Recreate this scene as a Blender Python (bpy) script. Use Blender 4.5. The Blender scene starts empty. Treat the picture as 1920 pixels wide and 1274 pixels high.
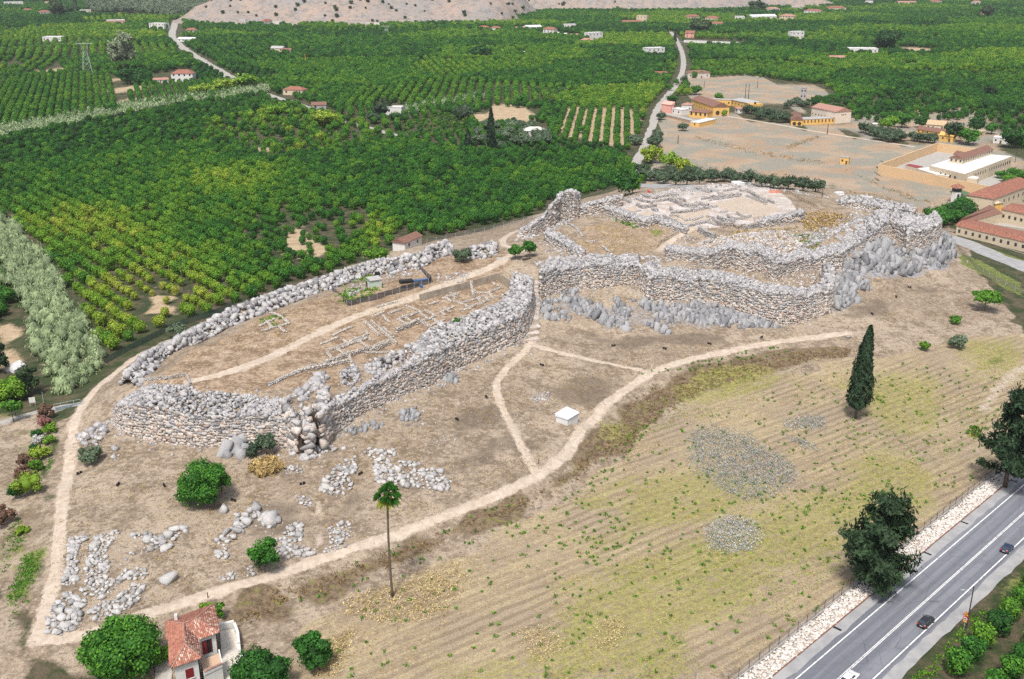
import bpy, bmesh, math, random, time
import numpy as np
from mathutils import Vector, Matrix, Euler
from mathutils.bvhtree import BVHTree
from mathutils.geometry import delaunay_2d_cdt

random.seed(7)
rng = np.random.default_rng(7)
HAZE_D = 0.00005
R = math.radians
sc = bpy.context.scene
col = sc.collection

# ---------------------------------------------------------------- camera
FPX, HZ, CAMH = 1950.0, -90.0, 112.0          # focal length and horizon row in a 1920 x 1274 frame, camera height
CX, CY = 960.0, 637.0
TH = math.atan((CY - HZ) / FPX)
cam = bpy.data.cameras.new('camera')
cam.sensor_width = 36.0
cam.lens = FPX / 1920.0 * 36.0
cam.clip_start, cam.clip_end = 1.0, 20000.0
cam_ob = bpy.data.objects.new('camera', cam)
cam_ob.location = (0, 0, CAMH)
cam_ob.rotation_euler = (math.pi / 2 - TH, 0, 0)
col.objects.link(cam_ob)
sc.camera = cam_ob

# ---------------------------------------------------------------- sky and sun (bright overcast, sun behind thin cloud on the left)
SUN_EL, SUN_AZ = R(60), R(-165)
w = bpy.data.worlds.new('World')
sc.world = w
w.use_nodes = True
nt = w.node_tree
bg = nt.nodes['Background']
sky = nt.nodes.new('ShaderNodeTexSky')
sky.sky_type = 'NISHITA'
sky.sun_disc = False
sky.sun_elevation = SUN_EL
sky.sun_rotation = SUN_AZ
sky.air_density = 1.0
sky.dust_density = 4.0
sky.ozone_density = 1.0
hs = nt.nodes.new('ShaderNodeHueSaturation')
hs.inputs['Saturation'].default_value = 0.6
nt.links.new(sky.outputs[0], hs.inputs['Color'])
nt.links.new(hs.outputs[0], bg.inputs['Color'])
bg.inputs['Strength'].default_value = 0.062
sun = bpy.data.lights.new('sun', 'SUN')
sun.energy = 1.5
sun.angle = R(10)
sun.color = (1.0, 0.955, 0.89)
sun_ob = bpy.data.objects.new('sun', sun)
sd = Vector((math.sin(SUN_AZ) * math.cos(SUN_EL), math.cos(SUN_AZ) * math.cos(SUN_EL), math.sin(SUN_EL)))
sun_ob.rotation_euler = sd.to_track_quat('Z', 'Y').to_euler()
sun_ob.location = (0, 0, 300)
col.objects.link(sun_ob)
sc.view_settings.view_transform = 'Standard'
sc.view_settings.look = 'None'
sc.view_settings.gamma = 1.0
sc.view_settings.exposure = 1.5
sc.cycles.max_bounces = 5
sc.cycles.diffuse_bounces = 3
sc.cycles.glossy_bounces = 2
sc.cycles.transmission_bounces = 2
sc.cycles.volume_bounces = 1
sc.cycles.use_denoising = False
sc.cycles.use_adaptive_sampling = False
try:
    sc.cycles.sampling_pattern = 'BLUE_NOISE'
except Exception:
    pass

# ---------------------------------------------------------------- pixel <-> world
SN, CS = math.sin(TH), math.cos(TH)
def ray(px, py):
    u = (px - CX) / FPX
    v = (CY - py) / FPX
    return Vector((u, CS + v * SN, -SN + v * CS))
def at(px, py, z=0.0):
    d = ray(px, py)
    t = (z - CAMH) / d.z
    return Vector((d.x * t, d.y * t, z))
def pix(x, y, z):
    """world (arrays) -> picture position in the 1920 frame and depth"""
    r = z - CAMH
    d = y * CS - r * SN
    v = y * SN + r * CS
    d = np.where(d < 1, 1, d)
    return CX + FPX * x / d, CY - FPX * v / d, d
def mpp(p):
    """metres per 1920-pixel at a point"""
    return (p[1] * CS - (p[2] - CAMH) * SN) / FPX
def rise(px, py_top, foot):
    """height of something standing at foot whose top shows at row py_top"""
    d = ray(px, py_top)
    t = foot[1] / d.y
    return CAMH + d.z * t - foot[2]

# ---------------------------------------------------------------- nodes
class NT:
    def __init__(s, name):
        s.m = bpy.data.materials.new(name)
        s.m.use_nodes = True
        s.t = s.m.node_tree
        s.p = s.t.nodes['Principled BSDF']
        s.p.inputs['Roughness'].default_value = 0.9
        if 'Specular IOR Level' in s.p.inputs:
            s.p.inputs['Specular IOR Level'].default_value = 0.25
    def n(s, typ, **kw):
        x = s.t.nodes.new(typ)
        for k, v in kw.items():
            setattr(x, k, v)
        return x
    def l(s, a, b):
        s.t.links.new(a, b)
    def val(s, sock, v):
        if hasattr(v, 'is_linked') or hasattr(v, 'links'):
            s.l(v, sock)
        else:
            sock.default_value = v
    def coords(s, kind='Object'):
        if not hasattr(s, 'tc'):
            s.tc = s.n('ShaderNodeTexCoord')
            s.geo = s.n('ShaderNodeNewGeometry')
        return s.geo.outputs['Position'] if kind == 'World' else s.tc.outputs[kind]
    def noise(s, scale, detail=4, rough=0.6, kind='World', vec=None, dist=0.0):
        x = s.n('ShaderNodeTexNoise')
        s.l(vec if vec is not None else s.coords(kind), x.inputs['Vector'])
        x.inputs['Scale'].default_value = scale
        x.inputs['Detail'].default_value = detail
        x.inputs['Roughness'].default_value = rough
        x.inputs['Distortion'].default_value = dist
        return x.outputs['Fac']
    def mapping(s, vec, scale=(1, 1, 1), rot=(0, 0, 0)):
        x = s.n('ShaderNodeMapping')
        s.l(vec, x.inputs['Vector'])
        x.inputs['Scale'].default_value = scale
        x.inputs['Rotation'].default_value = rot
        return x.outputs[0]
    def voro(s, scale, feature='F1', out='Distance', kind='World', vec=None):
        x = s.n('ShaderNodeTexVoronoi', feature=feature)
        s.l(vec if vec is not None else s.coords(kind), x.inputs['Vector'])
        x.inputs['Scale'].default_value = scale
        return x.outputs[out]
    def math(s, op, a, b=0.0, clamp=False):
        x = s.n('ShaderNodeMath', operation=op, use_clamp=clamp)
        s.val(x.inputs[0], a)
        s.val(x.inputs[1], b)
        return x.outputs[0]
    def ss(s, v, lo, hi):
        x = s.n('ShaderNodeMapRange', interpolation_type='SMOOTHSTEP')
        s.val(x.inputs['Value'], v)
        x.inputs['From Min'].default_value = lo
        x.inputs['From Max'].default_value = hi
        return x.outputs[0]
    def ramp(s, v, stops, interp='LINEAR'):
        x = s.n('ShaderNodeValToRGB')
        s.l(v, x.inputs[0])
        e = x.color_ramp.elements
        x.color_ramp.interpolation = interp
        while len(e) < len(stops):
            e.new(0.5)
        for k, (p, c) in enumerate(stops):
            e[k].position = p
            e[k].color = (*c, 1)
        return x.outputs[0]
    def mix(s, f, a, b, blend='MIX'):
        x = s.n('ShaderNodeMix', data_type='RGBA', blend_type=blend)
        s.val(x.inputs[0], f)
        for i, v in ((6, a), (7, b)):
            if isinstance(v, tuple):
                x.inputs[i].default_value = (*v, 1)
            else:
                s.l(v, x.inputs[i])
        return x.outputs[2]
    def attr(s, name, out='Color', kind='GEOMETRY'):
        x = s.n('ShaderNodeAttribute', attribute_type=kind, attribute_name=name)
        return x.outputs[out]
    def rand(s):
        return s.n('ShaderNodeObjectInfo').outputs['Random']
    def bump(s, h, dist=0.1, strength=0.6):
        x = s.n('ShaderNodeBump')
        x.inputs['Distance'].default_value = dist
        x.inputs['Strength'].default_value = strength
        s.l(h, x.inputs['Height'])
        s.l(x.outputs[0], s.p.inputs['Normal'])
    def col(s, c):
        if isinstance(c, tuple):
            s.p.inputs['Base Color'].default_value = (*c, 1)
        else:
            s.l(c, s.p.inputs['Base Color'])
        return s

# ---------------------------------------------------------------- objects
def tag(o, label=None, cat=None, group=None, kind=None):
    if label: o['label'] = label
    if cat: o['category'] = cat
    if group: o['group'] = group
    if kind: o['kind'] = kind
    return o
def thing(name, label, cat, loc=(0, 0, 0), rz=0.0, group=None):
    o = bpy.data.objects.new(name, None)
    o.empty_display_size = 0.2
    col.objects.link(o)
    o.location = loc
    o.rotation_euler = (0, 0, rz)
    return tag(o, label, cat, group, 'thing')
def inst(name, me, parent=None, loc=None, rot=None, scale=None):
    o = bpy.data.objects.new(name, me)
    col.objects.link(o)
    if parent: o.parent = parent
    if loc is not None: o.location = loc
    if rot is not None: o.rotation_euler = rot
    if scale is not None: o.scale = scale
    return o
def npmesh(name, V, F, mats, smooth=False, attrs=None, mi=None):
    """mesh from arrays; F: (n,3) or (n,4)"""
    V = np.asarray(V, dtype=np.float32)
    F = np.asarray(F, dtype=np.int32)
    k = F.shape[1]
    me = bpy.data.meshes.new(name)
    me.vertices.add(len(V))
    me.vertices.foreach_set('co', V.ravel())
    me.loops.add(F.size)
    me.loops.foreach_set('vertex_index', F.ravel())
    me.polygons.add(len(F))
    me.polygons.foreach_set('loop_start', np.arange(0, F.size, k, dtype=np.int32))
    if smooth:
        me.polygons.foreach_set('use_smooth', np.ones(len(F), dtype=bool))
    if mi is not None:
        me.polygons.foreach_set('material_index', np.asarray(mi, dtype=np.int32))
    for m in (mats if isinstance(mats, (list, tuple)) else [mats]):
        me.materials.append(m)
    me.update(calc_edges=True)
    for an, (dom, typ, data) in (attrs or {}).items():
        a = me.attributes.new(an, typ, dom)
        a.data.foreach_set('color' if typ == 'FLOAT_COLOR' else 'vector' if typ == 'FLOAT_VECTOR' else 'value', np.asarray(data, dtype=np.float32).ravel())
    return me
class MB:
    """collects simple solids into one mesh"""
    def __init__(s):
        s.v, s.f, s.m = [], [], []
    def add(s, vs, fs, mi=0):
        b = len(s.v)
        s.v += [tuple(v) for v in vs]
        s.f += [tuple(b + i for i in f) for f in fs]
        s.m += [mi] * len(fs)
        return s
    def box(s, c, d, rz=0.0, mi=0, top=1.0):
        """centre of the base c, size d, top scale"""
        x, y, z = d[0] / 2, d[1] / 2, d[2]
        cs, sn = math.cos(rz), math.sin(rz)
        vs = []
        for zz, k in ((0, 1.0), (z, top)):
            for a, b in ((-x, -y), (x, -y), (x, y), (-x, y)):
                a, b = a * k, b * k
                vs.append((c[0] + a * cs - b * sn, c[1] + a * sn + b * cs, c[2] + zz))
        return s.add(vs, [(3, 2, 1, 0), (4, 5, 6, 7), (0, 1, 5, 4), (1, 2, 6, 5), (2, 3, 7, 6), (3, 0, 4, 7)], mi)
    def prism(s, poly, z0, z1, mi=0):
        n = len(poly)
        vs = [(p[0], p[1], z0) for p in poly] + [(p[0], p[1], z1) for p in poly]
        return s.add(vs, [tuple(range(n - 1, -1, -1)), tuple(range(n, 2 * n))] + [(i, (i + 1) % n, n + (i + 1) % n, n + i) for i in range(n)], mi)
    def tube(s, pts, rad, n=6, mi=0, cap=True):
        pts = [Vector(p) for p in pts]
        if not isinstance(rad, (list, tuple)): rad = [rad] * len(pts)
        rings = []
        for i, p in enumerate(pts):
            t = (pts[min(i + 1, len(pts) - 1)] - pts[max(i - 1, 0)]).normalized()
            a = t.orthogonal().normalized() if abs(t.z) < 0.99 else Vector((1, 0, 0))
            a = (a - t * a.dot(t)).normalized()
            b = t.cross(a)
            rings.append([p + (a * math.cos(2 * math.pi * k / n) + b * math.sin(2 * math.pi * k / n)) * rad[i] for k in range(n)])
        vs = [v for r_ in rings for v in r_]
        fs = [(i * n + k, i * n + (k + 1) % n, (i + 1) * n + (k + 1) % n, (i + 1) * n + k) for i in range(len(pts) - 1) for k in range(n)]
        if cap: fs += [tuple(range(n - 1, -1, -1)), tuple(range(len(vs) - n, len(vs)))]
        return s.add(vs, fs, mi)
    def mesh(s, name, mats, smooth=False):
        me = bpy.data.meshes.new(name)
        me.from_pydata(s.v, [], s.f)
        for m in (mats if isinstance(mats, (list, tuple)) else [mats]):
            me.materials.append(m)
        if any(s.m): me.polygons.foreach_set('material_index', s.m)
        if smooth: me.polygons.foreach_set('use_smooth', [True] * len(s.f))
        me.update()
        return me
    def build(s, name, mats, parent=None, smooth=False):
        return inst(name, s.mesh(name, mats, smooth), parent)
def dup(root, loc=None, rz=None, scale=None, label=None, group=None):
    r_ = root.copy(); col.objects.link(r_)
    if loc is not None: r_.location = loc
    if rz is not None: r_.rotation_euler = (0, 0, rz)
    if scale is not None: r_.scale = scale
    if label: r_['label'] = label
    if group: r_['group'] = group
    for ch in list(root.children):
        c = ch.copy(); col.objects.link(c); c.parent = r_
        for g in list(ch.children):
            d = g.copy(); col.objects.link(d); d.parent = c
    return r_
def inpoly(px, py, poly):
    px = np.asarray(px); py = np.asarray(py)
    r_ = np.zeros(px.shape, dtype=bool)
    n = len(poly)
    for i in range(n):
        x0, y0 = poly[i]; x1, y1 = poly[(i + 1) % n]
        if y0 == y1: continue
        c = ((y0 > py) != (y1 > py)) & (px < (x1 - x0) * (py - y0) / (y1 - y0) + x0)
        r_ ^= c
    return r_
def segdist(X, Y, pts, closed=False):
    """distance of many points to a polyline"""
    d = np.full(X.shape, 1e9)
    n = len(pts)
    for i in range(n if closed else n - 1):
        ax, ay = pts[i][0], pts[i][1]
        bx, by = pts[(i + 1) % n][0], pts[(i + 1) % n][1]
        vx, vy = bx - ax, by - ay
        L = vx * vx + vy * vy + 1e-9
        t = np.clip(((X - ax) * vx + (Y - ay) * vy) / L, 0, 1)
        d = np.minimum(d, np.hypot(X - ax - t * vx, Y - ay - t * vy))
    return d
def resample(pts, step):
    pts = [Vector(p) for p in pts]
    L = [0.0]
    for a, b in zip(pts, pts[1:]): L.append(L[-1] + (b - a).length)
    n = max(2, int(round(L[-1] / step)) + 1)
    out = []
    j = 0
    for i in range(n):
        s_ = L[-1] * i / (n - 1)
        while j < len(L) - 2 and L[j + 1] < s_: j += 1
        t = (s_ - L[j]) / max(L[j + 1] - L[j], 1e-9)
        out.append(pts[j].lerp(pts[j + 1], t))
    return out
def smooth_line(pts, k=2):
    pts = [Vector(p) for p in pts]
    for _ in range(k):
        q = [pts[0]]
        for a, b in zip(pts, pts[1:]):
            q += [a.lerp(b, 0.25), a.lerp(b, 0.75)]
        q.append(pts[-1])
        pts = q
    return pts
# ================================================================ terrain
# control points: picture position, height; the plain is 0, the citadel rises to 19 m
CTRL = """
600 1274 0,900 1150 0,1200 950 0,1300 860 0,1400 780 0,1560 720 .3,1700 660 .8,1800 570 1.4,1900 600 .5,1900 800 0,1400 1150 0,450 1274 .3,0 1290 0,100 1290 .4,
60 1200 1.6,280 1150 1.8,480 1085 1.8,700 1015 2.2,880 945 2.4,1010 890 2.6,1095 805 2.6,1200 712 2.7,1350 660 2.7,1590 625 2.6,1700 632 1.8,
320 1185 .6,520 1128 .4,760 1050 .3,1000 950 .3,1075 915 .2,1165 820 .2,1265 755 .2,1450 705 .3,1620 668 .5,
100 1100 2.1,130 950 2.6,136 850 2.9,152 775 3,200 715 3,300 652 2.8,20 1100 .2,55 900 .4,85 850 .6,60 770 0,0 800 0,0 950 0,120 760 1.2,
300 900 3.2,250 860 3.5,400 1000 2.6,550 930 3.2,700 900 3.2,850 800 4,950 700 4.6,1000 655 5.2,1100 650 4.6,1200 655 4,1060 800 3,1300 632 4,1450 625 3.2,1000 760 3.5,830 765 4.5,740 790 4.4,660 845 4,
215 790 3.4,240 815 3.5,300 826 3.5,360 830 3.5,420 832 3.5,480 838 3.6,540 842 3.8,600 850 3.8,640 822 4,720 772 4.5,814 724 5,899 676 5.5,960 652 6,990 630 6.5,1003 600 8,1006 566 9.6,
290 705 10.5,360 722 10.5,430 728 10.5,500 737 10.5,560 735 10.3,600 700 10,500 600 11,620 560 11.5,700 600 11,760 560 11.6,850 520 12,930 490 12.6,640 655 9.8,700 640 9.4,760 612 9.4,850 578 9.6,940 540 9.8,905 550 9.6,330 690 10.5,560 660 10.5,430 640 11,370 650 10.8,560 580 11.4,690 560 11.7,760 520 11.8,820 490 12,880 470 12.3,
180 728 2.6,260 668 2.4,330 628 2,430 585 1.4,540 545 1,640 508 1,740 466 1.6,830 446 2,900 436 3,960 418 3.5,1000 405 2.5,1080 372 1.5,
950 485 12.7,985 462 12.6,940 452 9.5,985 428 7.5,1010 440 11.5,1030 450 13.5,
1018 560 9.6,1085 541 10,1142 541 10,1192 531 10.5,1050 600 7.2,1150 600 6.7,1250 600 6,1100 625 5.2,1250 622 4.7,1020 622 6.4,
1100 470 15.6,1060 472 15,1150 440 16,1200 450 16,1100 430 16,1180 412 16.6,1045 428 15.8,1240 466 16,1300 455 16.6,1150 485 15.9,1080 415 15.5,1120 400 16,
1212 566 7.6,1280 563 7.5,1340 574 6,1392 587 5,1444 607 3.6,1486 607 3.2,1522 596 3.2,1556 588 3.5,
1240 505 14.2,1330 507 12.2,1400 527 11,1450 532 11,1500 537 10,1530 520 10,
1330 498 13,1374 498 12.6,1400 509 12,1452 522 11.6,1507 506 11.5,1300 480 15.2,
1345 455 17.5,1380 450 18,1440 462 18,1500 450 18,1420 440 18.6,1480 425 18,
1250 422 18.2,1200 390 18.6,1300 380 19,1350 410 19,1400 400 19,1480 402 18.8,1450 370 19,1350 350 19,1250 367 18.6,1180 386 18.6,1330 422 18.7,1420 416 18.8,1150 385 18.4,1210 412 18.4,
1195 362 18,1300 346 18.6,1400 344 18.6,1500 356 18,1560 371 17,1120 385 15.5,
1165 346 1,1300 322 0,1450 333 0,1550 343 0,1660 368 0,1745 395 0,1240 330 0,
1550 400 18.4,1520 430 18,1560 440 16.4,1600 402 17,1650 388 16,1700 405 15.4,1740 418 15,1580 455 16,1640 420 16,
1574 508 9.5,1603 470 12.6,1652 449 13.2,1663 437 14,1600 570 4,1640 545 4,1700 517 4.4,1760 507 4.4,1792 485 3.4,1805 470 .3,1680 482 10,1640 502 8.8,1620 532 6.2,1754 462 9.8,1699 472 10.6,1785 455 .4,1560 560 6,
1850 480 0,1850 560 .8,1770 432 .5,1900 500 0,1900 470 0,1780 600 1.6,1700 570 2.6,1920 540 0
"""
cp = []
for t_ in CTRL.replace('\n', '').split(','):
    a_ = t_.split()
    if len(a_) == 3:
        cp.append(at(float(a_[0]), float(a_[1]), float(a_[2])))
for x_, y_ in ((-400, 60), (400, 60), (-400, 900), (400, 900), (-400, 400), (400, 400), (0, 100), (-160, 300), (-100, 420), (0, 520), (150, 520), (260, 420), (-160, 200), (-120, 130), (200, 200), (100, 90)):
    cp.append(Vector((x_, y_, 0)))
vv, _, tt, *_ = delaunay_2d_cdt([p.xy for p in cp], [], [], 0, 0.01)
zz_ = []
for v_ in vv:
    k_ = min(range(len(cp)), key=lambda i: (cp[i].xy - v_).length_squared)
    zz_.append(cp[k_].z)
TIN = BVHTree.FromPolygons([Vector((v_.x, v_.y, z_)) for v_, z_ in zip(vv, zz_)], [list(t) for t in tt])

def vnoise(x, y, s, seed=0):
    x = np.asarray(x) / s; y = np.asarray(y) / s
    xi = np.floor(x).astype(np.int64); yi = np.floor(y).astype(np.int64)
    fx = x - xi; fy = y - yi
    fx = fx * fx * (3 - 2 * fx); fy = fy * fy * (3 - 2 * fy)
    def h(a, b):
        n = (a * 374761393 + b * 668265263 + seed * 982451653) & 0x7fffffff
        n = ((n ^ (n >> 13)) * 1274126177) & 0x7fffffff
        return ((n ^ (n >> 16)) & 0xffff) / 65535.0
    return (h(xi, yi) * (1 - fx) + h(xi + 1, yi) * fx) * (1 - fy) + (h(xi, yi + 1) * (1 - fx) + h(xi + 1, yi + 1) * fx) * fy

def axis(lo, hi, step, far_lo, far_hi, g=1.16):
    a = list(np.arange(lo, hi + step, step))
    s_ = step
    while a[-1] < far_hi:
        s_ = min(s_ * g, 260); a.append(a[-1] + s_)
    s_ = step
    b = []
    p = lo
    while p > far_lo:
        s_ = min(s_ * g, 260); p -= s_; b.append(p)
    return np.array(b[::-1] + a)
gx = axis(-125, 205, 0.85, -4200, 4200)
gy = axis(118, 470, 0.85, -300, 7500)
GX, GY = np.meshgrid(gx, gy)
GZ = np.zeros_like(GX)
near = (np.abs(GX) < 395) & (GY > 62) & (GY < 895)
down = Vector((0, 0, -1))
idx = np.argwhere(near)
for r_, c_ in idx:
    h_ = TIN.ray_cast(Vector((GX[r_, c_], GY[r_, c_], 500)), down)
    if h_[0] is not None: GZ[r_, c_] = h_[0].z
# soften the facets a little, then add small unevenness
for _ in range(2):
    P_ = np.pad(GZ, 1, mode='edge')
    GZ = (P_[1:-1, 1:-1] * 2 + P_[:-2, 1:-1] + P_[2:, 1:-1] + P_[1:-1, :-2] + P_[1:-1, 2:]) / 6
fine = (GX > -125) & (GX < 205) & (GY > 118) & (GY < 470)
GZ += np.where(fine, (vnoise(GX, GY, 9, 1) - 0.5) * 0.35 + (vnoise(GX, GY, 2.6, 2) - 0.5) * 0.16, 0) * np.clip(GZ, 0.25, 1.5)
nx, ny = len(gx), len(gy)
GV = np.stack([GX, GY, GZ], -1).reshape(-1, 3)
ii = (np.arange(ny - 1)[:, None] * nx + np.arange(nx - 1)[None, :]).ravel()
GF = np.stack([ii, ii + 1, ii + nx + 1, ii + nx], -1)
GROUND = BVHTree.FromPolygons(GV.tolist(), GF.tolist())
EYE = Vector((0, 0, CAMH))
def hit(px, py):
    """the ground point seen at a picture position"""
    h_ = GROUND.ray_cast(EYE, ray(px, py).normalized())
    return h_[0] if h_[0] is not None else at(px, py, 0)
def zt(x, y):
    h_ = GROUND.ray_cast(Vector((x, y, 400)), down)
    return h_[0].z if h_[0] is not None else 0.0
def drop(p, dz=0.0):
    return Vector((p[0], p[1], zt(p[0], p[1]) + dz))
def pts(s):
    """'x y,x y' -> picture positions"""
    return [tuple(float(q) for q in t.split()) for t in s.split(',') if t.strip()]
def hits(s):
    return [hit(*p) for p in pts(s)]

# ---------------------------------------------------------------- masks: which kind of ground lies where
M = np.zeros((4, len(GV), 3), dtype=np.float32)
VX, VY = GV[:, 0], GV[:, 1]
def paint(ch, s, val=1.0, feather=1.5, line=None, noise=0.0):
    w_ = hits(s) if isinstance(s, str) else s
    xs = [p[0] for p in w_]; ys = [p[1] for p in w_]
    pad = feather + (line or 0) + 2
    sel = np.where((VX > min(xs) - pad) & (VX < max(xs) + pad) & (VY > min(ys) - pad) & (VY < max(ys) + pad))[0]
    X, Y = VX[sel], VY[sel]
    if line is not None:
        d = segdist(X, Y, w_) - line
    else:
        d = segdist(X, Y, w_, True)
        d = np.where(inpoly(X, Y, [(p[0], p[1]) for p in w_]), -d, d)
    if noise:
        d = d + (vnoise(X, Y, feather * 1.7, 5) - 0.5) * 2 * noise
    k = np.clip(0.5 - d / (2 * feather), 0, 1)
    k = k * k * (3 - 2 * k) * val
    a, b = divmod(ch, 3)
    if val >= 0: M[a, sel, b] = np.maximum(M[a, sel, b], k)
    else: M[a, sel, b] = np.clip(M[a, sel, b] + k, 0, 1)
PALE, GRASS, BANK, SITE, EXC, DRY, FLOOR, LUSH, BARE, MOWN, OLD, DARK = range(12)
SITE_POLY = "40 1230,75 1090,95 980,100 880,118 790,150 760,200 712,320 635,420 590,640 506,760 464,900 436,1000 405,1180 350,1320 326,1560 342,1745 394,1800 440,1830 500,1900 600,1920 640,1920 900,1640 1180,1480 1290,300 1290"
paint(SITE, SITE_POLY, 1, 3, noise=2)
FIELD = "430 1290,640 1135,900 1015,1060 932,1180 835,1300 748,1480 700,1640 668,1760 645,1920 620,1920 900,1870 895,1360 1275"
paint(SITE, "-40 780,95 770,110 850,90 960,95 1050,60 1180,40 1290,-40 1290", .85, 4, noise=4)
paint(MOWN, FIELD, 1, 5, noise=4)
for s_ in ("800 1290,1000 1180,1200 1060,1320 980,1500 900,1640 900,1720 960,1560 1080,1380 1200,1290 1290", "1100 1020,1180 940,1280 870,1500 900,1440 960,1250 1010", "1600 880,1700 850,1800 900,1740 960,1640 970", "1560 720,1700 680,1830 700,1800 780,1680 820", "1790 640,1920 630,1920 700,1850 690"):
    paint(GRASS, s_, 0.85, 10, noise=9)
for s_ in ("1120 790,1160 770,1200 800,1160 830,1120 820", "1230 740,1330 690,1440 680,1500 720,1400 740,1300 770", "1060 940,1140 900,1220 880,1180 930,1080 970"):
    paint(GRASS, s_, 0.75, 4, noise=4)
paint(BANK, "470 1112,620 1062,760 1017,880 968,1010 912,1065 872,1105 818,1150 775,1215 722,1300 690,1400 668,1500 656,1590 645,1650 655,1480 690,1350 720,1260 770,1180 840,1060 920,900 990,640 1110,430 1180,300 1230", 1, 4, noise=4)
paint(BANK, "0 1000,60 900,90 860,80 1000,60 1100,20 1200,0 1200", 0.5, 4, noise=3)
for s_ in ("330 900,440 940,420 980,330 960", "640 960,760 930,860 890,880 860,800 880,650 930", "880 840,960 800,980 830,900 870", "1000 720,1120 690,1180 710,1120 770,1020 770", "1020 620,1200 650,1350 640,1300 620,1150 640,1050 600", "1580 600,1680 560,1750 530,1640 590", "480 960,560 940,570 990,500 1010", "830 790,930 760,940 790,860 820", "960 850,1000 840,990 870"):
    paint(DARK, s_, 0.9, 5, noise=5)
paint(EXC, "280 715,370 650,500 590,640 545,800 480,960 470,950 560,760 650,620 735,470 745,330 735", 0.75, 3, noise=2)
paint(EXC, "600 660,700 600,860 540,960 525,950 560,800 620,700 690,640 700", 1, 2, noise=1.5)
paint(EXC, "1040 470,1110 420,1180 410,1270 430,1210 475,1100 490", 0.55, 2, noise=2)
paint(EXC, "1480 400,1560 390,1600 410,1560 430,1500 420", 0.8, 3, noise=2)
paint(FLOOR, "1140 392,1190 370,1300 348,1420 346,1480 375,1500 405,1420 420,1300 432,1220 415", 1, 2, noise=1)
paint(FLOOR, "1290 470,1340 440,1440 430,1520 440,1500 470,1400 465", 0.6, 3, noise=3)
for s_ in ("1341 382,1389 370,1437 381,1468 392,1428 410,1408 405,1345 389", "1246 408,1286 426,1330 416,1330 392,1258 402", "1192 402,1211 411,1236 405,1224 397", "1162 393,1175 400,1203 395,1192 388"):
    paint(PALE, s_, .85, .5, noise=.3)
paint(DRY, "1200 352,1230 290,1240 215,1300 205,1395 222,1550 248,1716 276,1755 268,1650 310,1640 345,1790 385,1780 425,1700 400,1560 352,1320 330", 1, 1.2, noise=.6)
paint(DRY, "1640 345,1790 388,1800 432,1925 470,1925 290,1760 262,1660 308", .8, 2, noise=1)
paint(DRY, "1285 150,1400 145,1540 163,1570 182,1500 205,1300 195", 1, 1.2, noise=.6)
paint(DRY, "1500 240,1600 215,1780 190,1860 215,1900 270,1720 270", 0.7, 5, noise=4)
for s_ in ("880 218,930 200,1010 206,1025 216,985 232,890 232", "1680 88,1765 93,1745 105,1685 101", "0 118,45 117,35 127,0 128", "1700 95,1755 95,1740 103,1690 101", "215 150,262 160,245 205,215 205", "1285 80,1405 83,1390 90,1285 88", "760 60,900 62,860 70,780 70", "0 600,40 620,30 700,0 690", "470 285,545 300,520 285,480 275"):
    paint(BARE, s_, 0.9, 4, noise=2)
for s_ in ("30 130,140 130,145 148,30 146", "290 540,320 560,330 590,270 590", "560 420,620 470,580 500,520 470", "1050 200,1210 205,1190 280,1050 262"):
    paint(BARE, s_, 0.75, 4, noise=3)
paint(LUSH, "0 780,90 780,100 850,60 960,80 1040,40 1140,0 1200", 0.55, 6, noise=6)
paint(LUSH, "40 1040,85 1030,80 1080,30 1130,10 1120", 0.9, 3, noise=2)
paint(LUSH, "1795 495,1850 520,1920 560,1920 530,1850 495,1800 470", 0.8, 2, noise=1)
paint(LUSH, "1780 452,1920 500,1920 488,1785 440", 1.0, 0.8)
paint(LUSH, "1440 1290,1700 1290,1800 1190,1900 1080,1920 1060,1920 1100,1760 1230", 0.6, 3, noise=2)
for s_ in ("1845 672,1880 668,1885 682,1850 684", "640 530,680 545,640 570", "1195 420,1250 435,1230 445"):
    paint(LUSH, s_, 0.7, 2, noise=1.5)
paint(OLD, "1560 555,1574 510,1604 470,1660 448,1700 472,1756 464,1775 440,1794 486,1770 506,1700 519,1660 519,1620 520,1600 540,1610 570,1570 588", 1, 2, noise=2)
paint(OLD, "1040 552,1080 545,1120 565,1190 575,1240 575,1320 565,1400 590,1480 608,1440 618,1300 615,1200 618,1110 600,1060 590", .52, 2.5, noise=2.5)
PATHS = [  # name, picture line, width in metres, label
    ("68 1203,85 1150,105 1080,112 1000,118 920,132 860,136 800,152 765,185 725,240 680,318 638", 2.6, 'pale dirt path curving round the rounded end of the lower wall'),
    ("68 1203,150 1193,280 1150,420 1105,520 1075,640 1035,760 998,880 950,960 915,1010 893,1060 855,1095 800,1140 755,1215 700,1300 672,1400 650,1500 636,1590 625", 2.7, 'long pale gravel path along the top of the bank'),
    ("998 640,985 658,945 695,930 718,936 755,960 800,985 850,1005 890", 2.0, 'curving pale path from the stone stairs down to the bank path'),
    ("1000 648,1060 664,1130 680,1215 697", 1.8, 'pale path forking from the stair foot to the bank path'),
    ("355 716,450 692,520 665,580 632,660 596,750 566,850 529,930 497,978 470", 3.3, 'wide pale track running the length of the lower citadel'),
    ("978 470,945 462,942 450,960 436,1000 424", 2.6, 'pale track winding out of the citadel to the orchard fence'),
    ("1238 470,1255 455,1290 432,1300 428", 3.0, 'pale path climbing to the palace terrace'),
]
for s_, w_, _l in PATHS:
    paint(PALE, s_, 1, 1.3, line=w_ / 2 + 0.1, noise=0.5)
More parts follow.
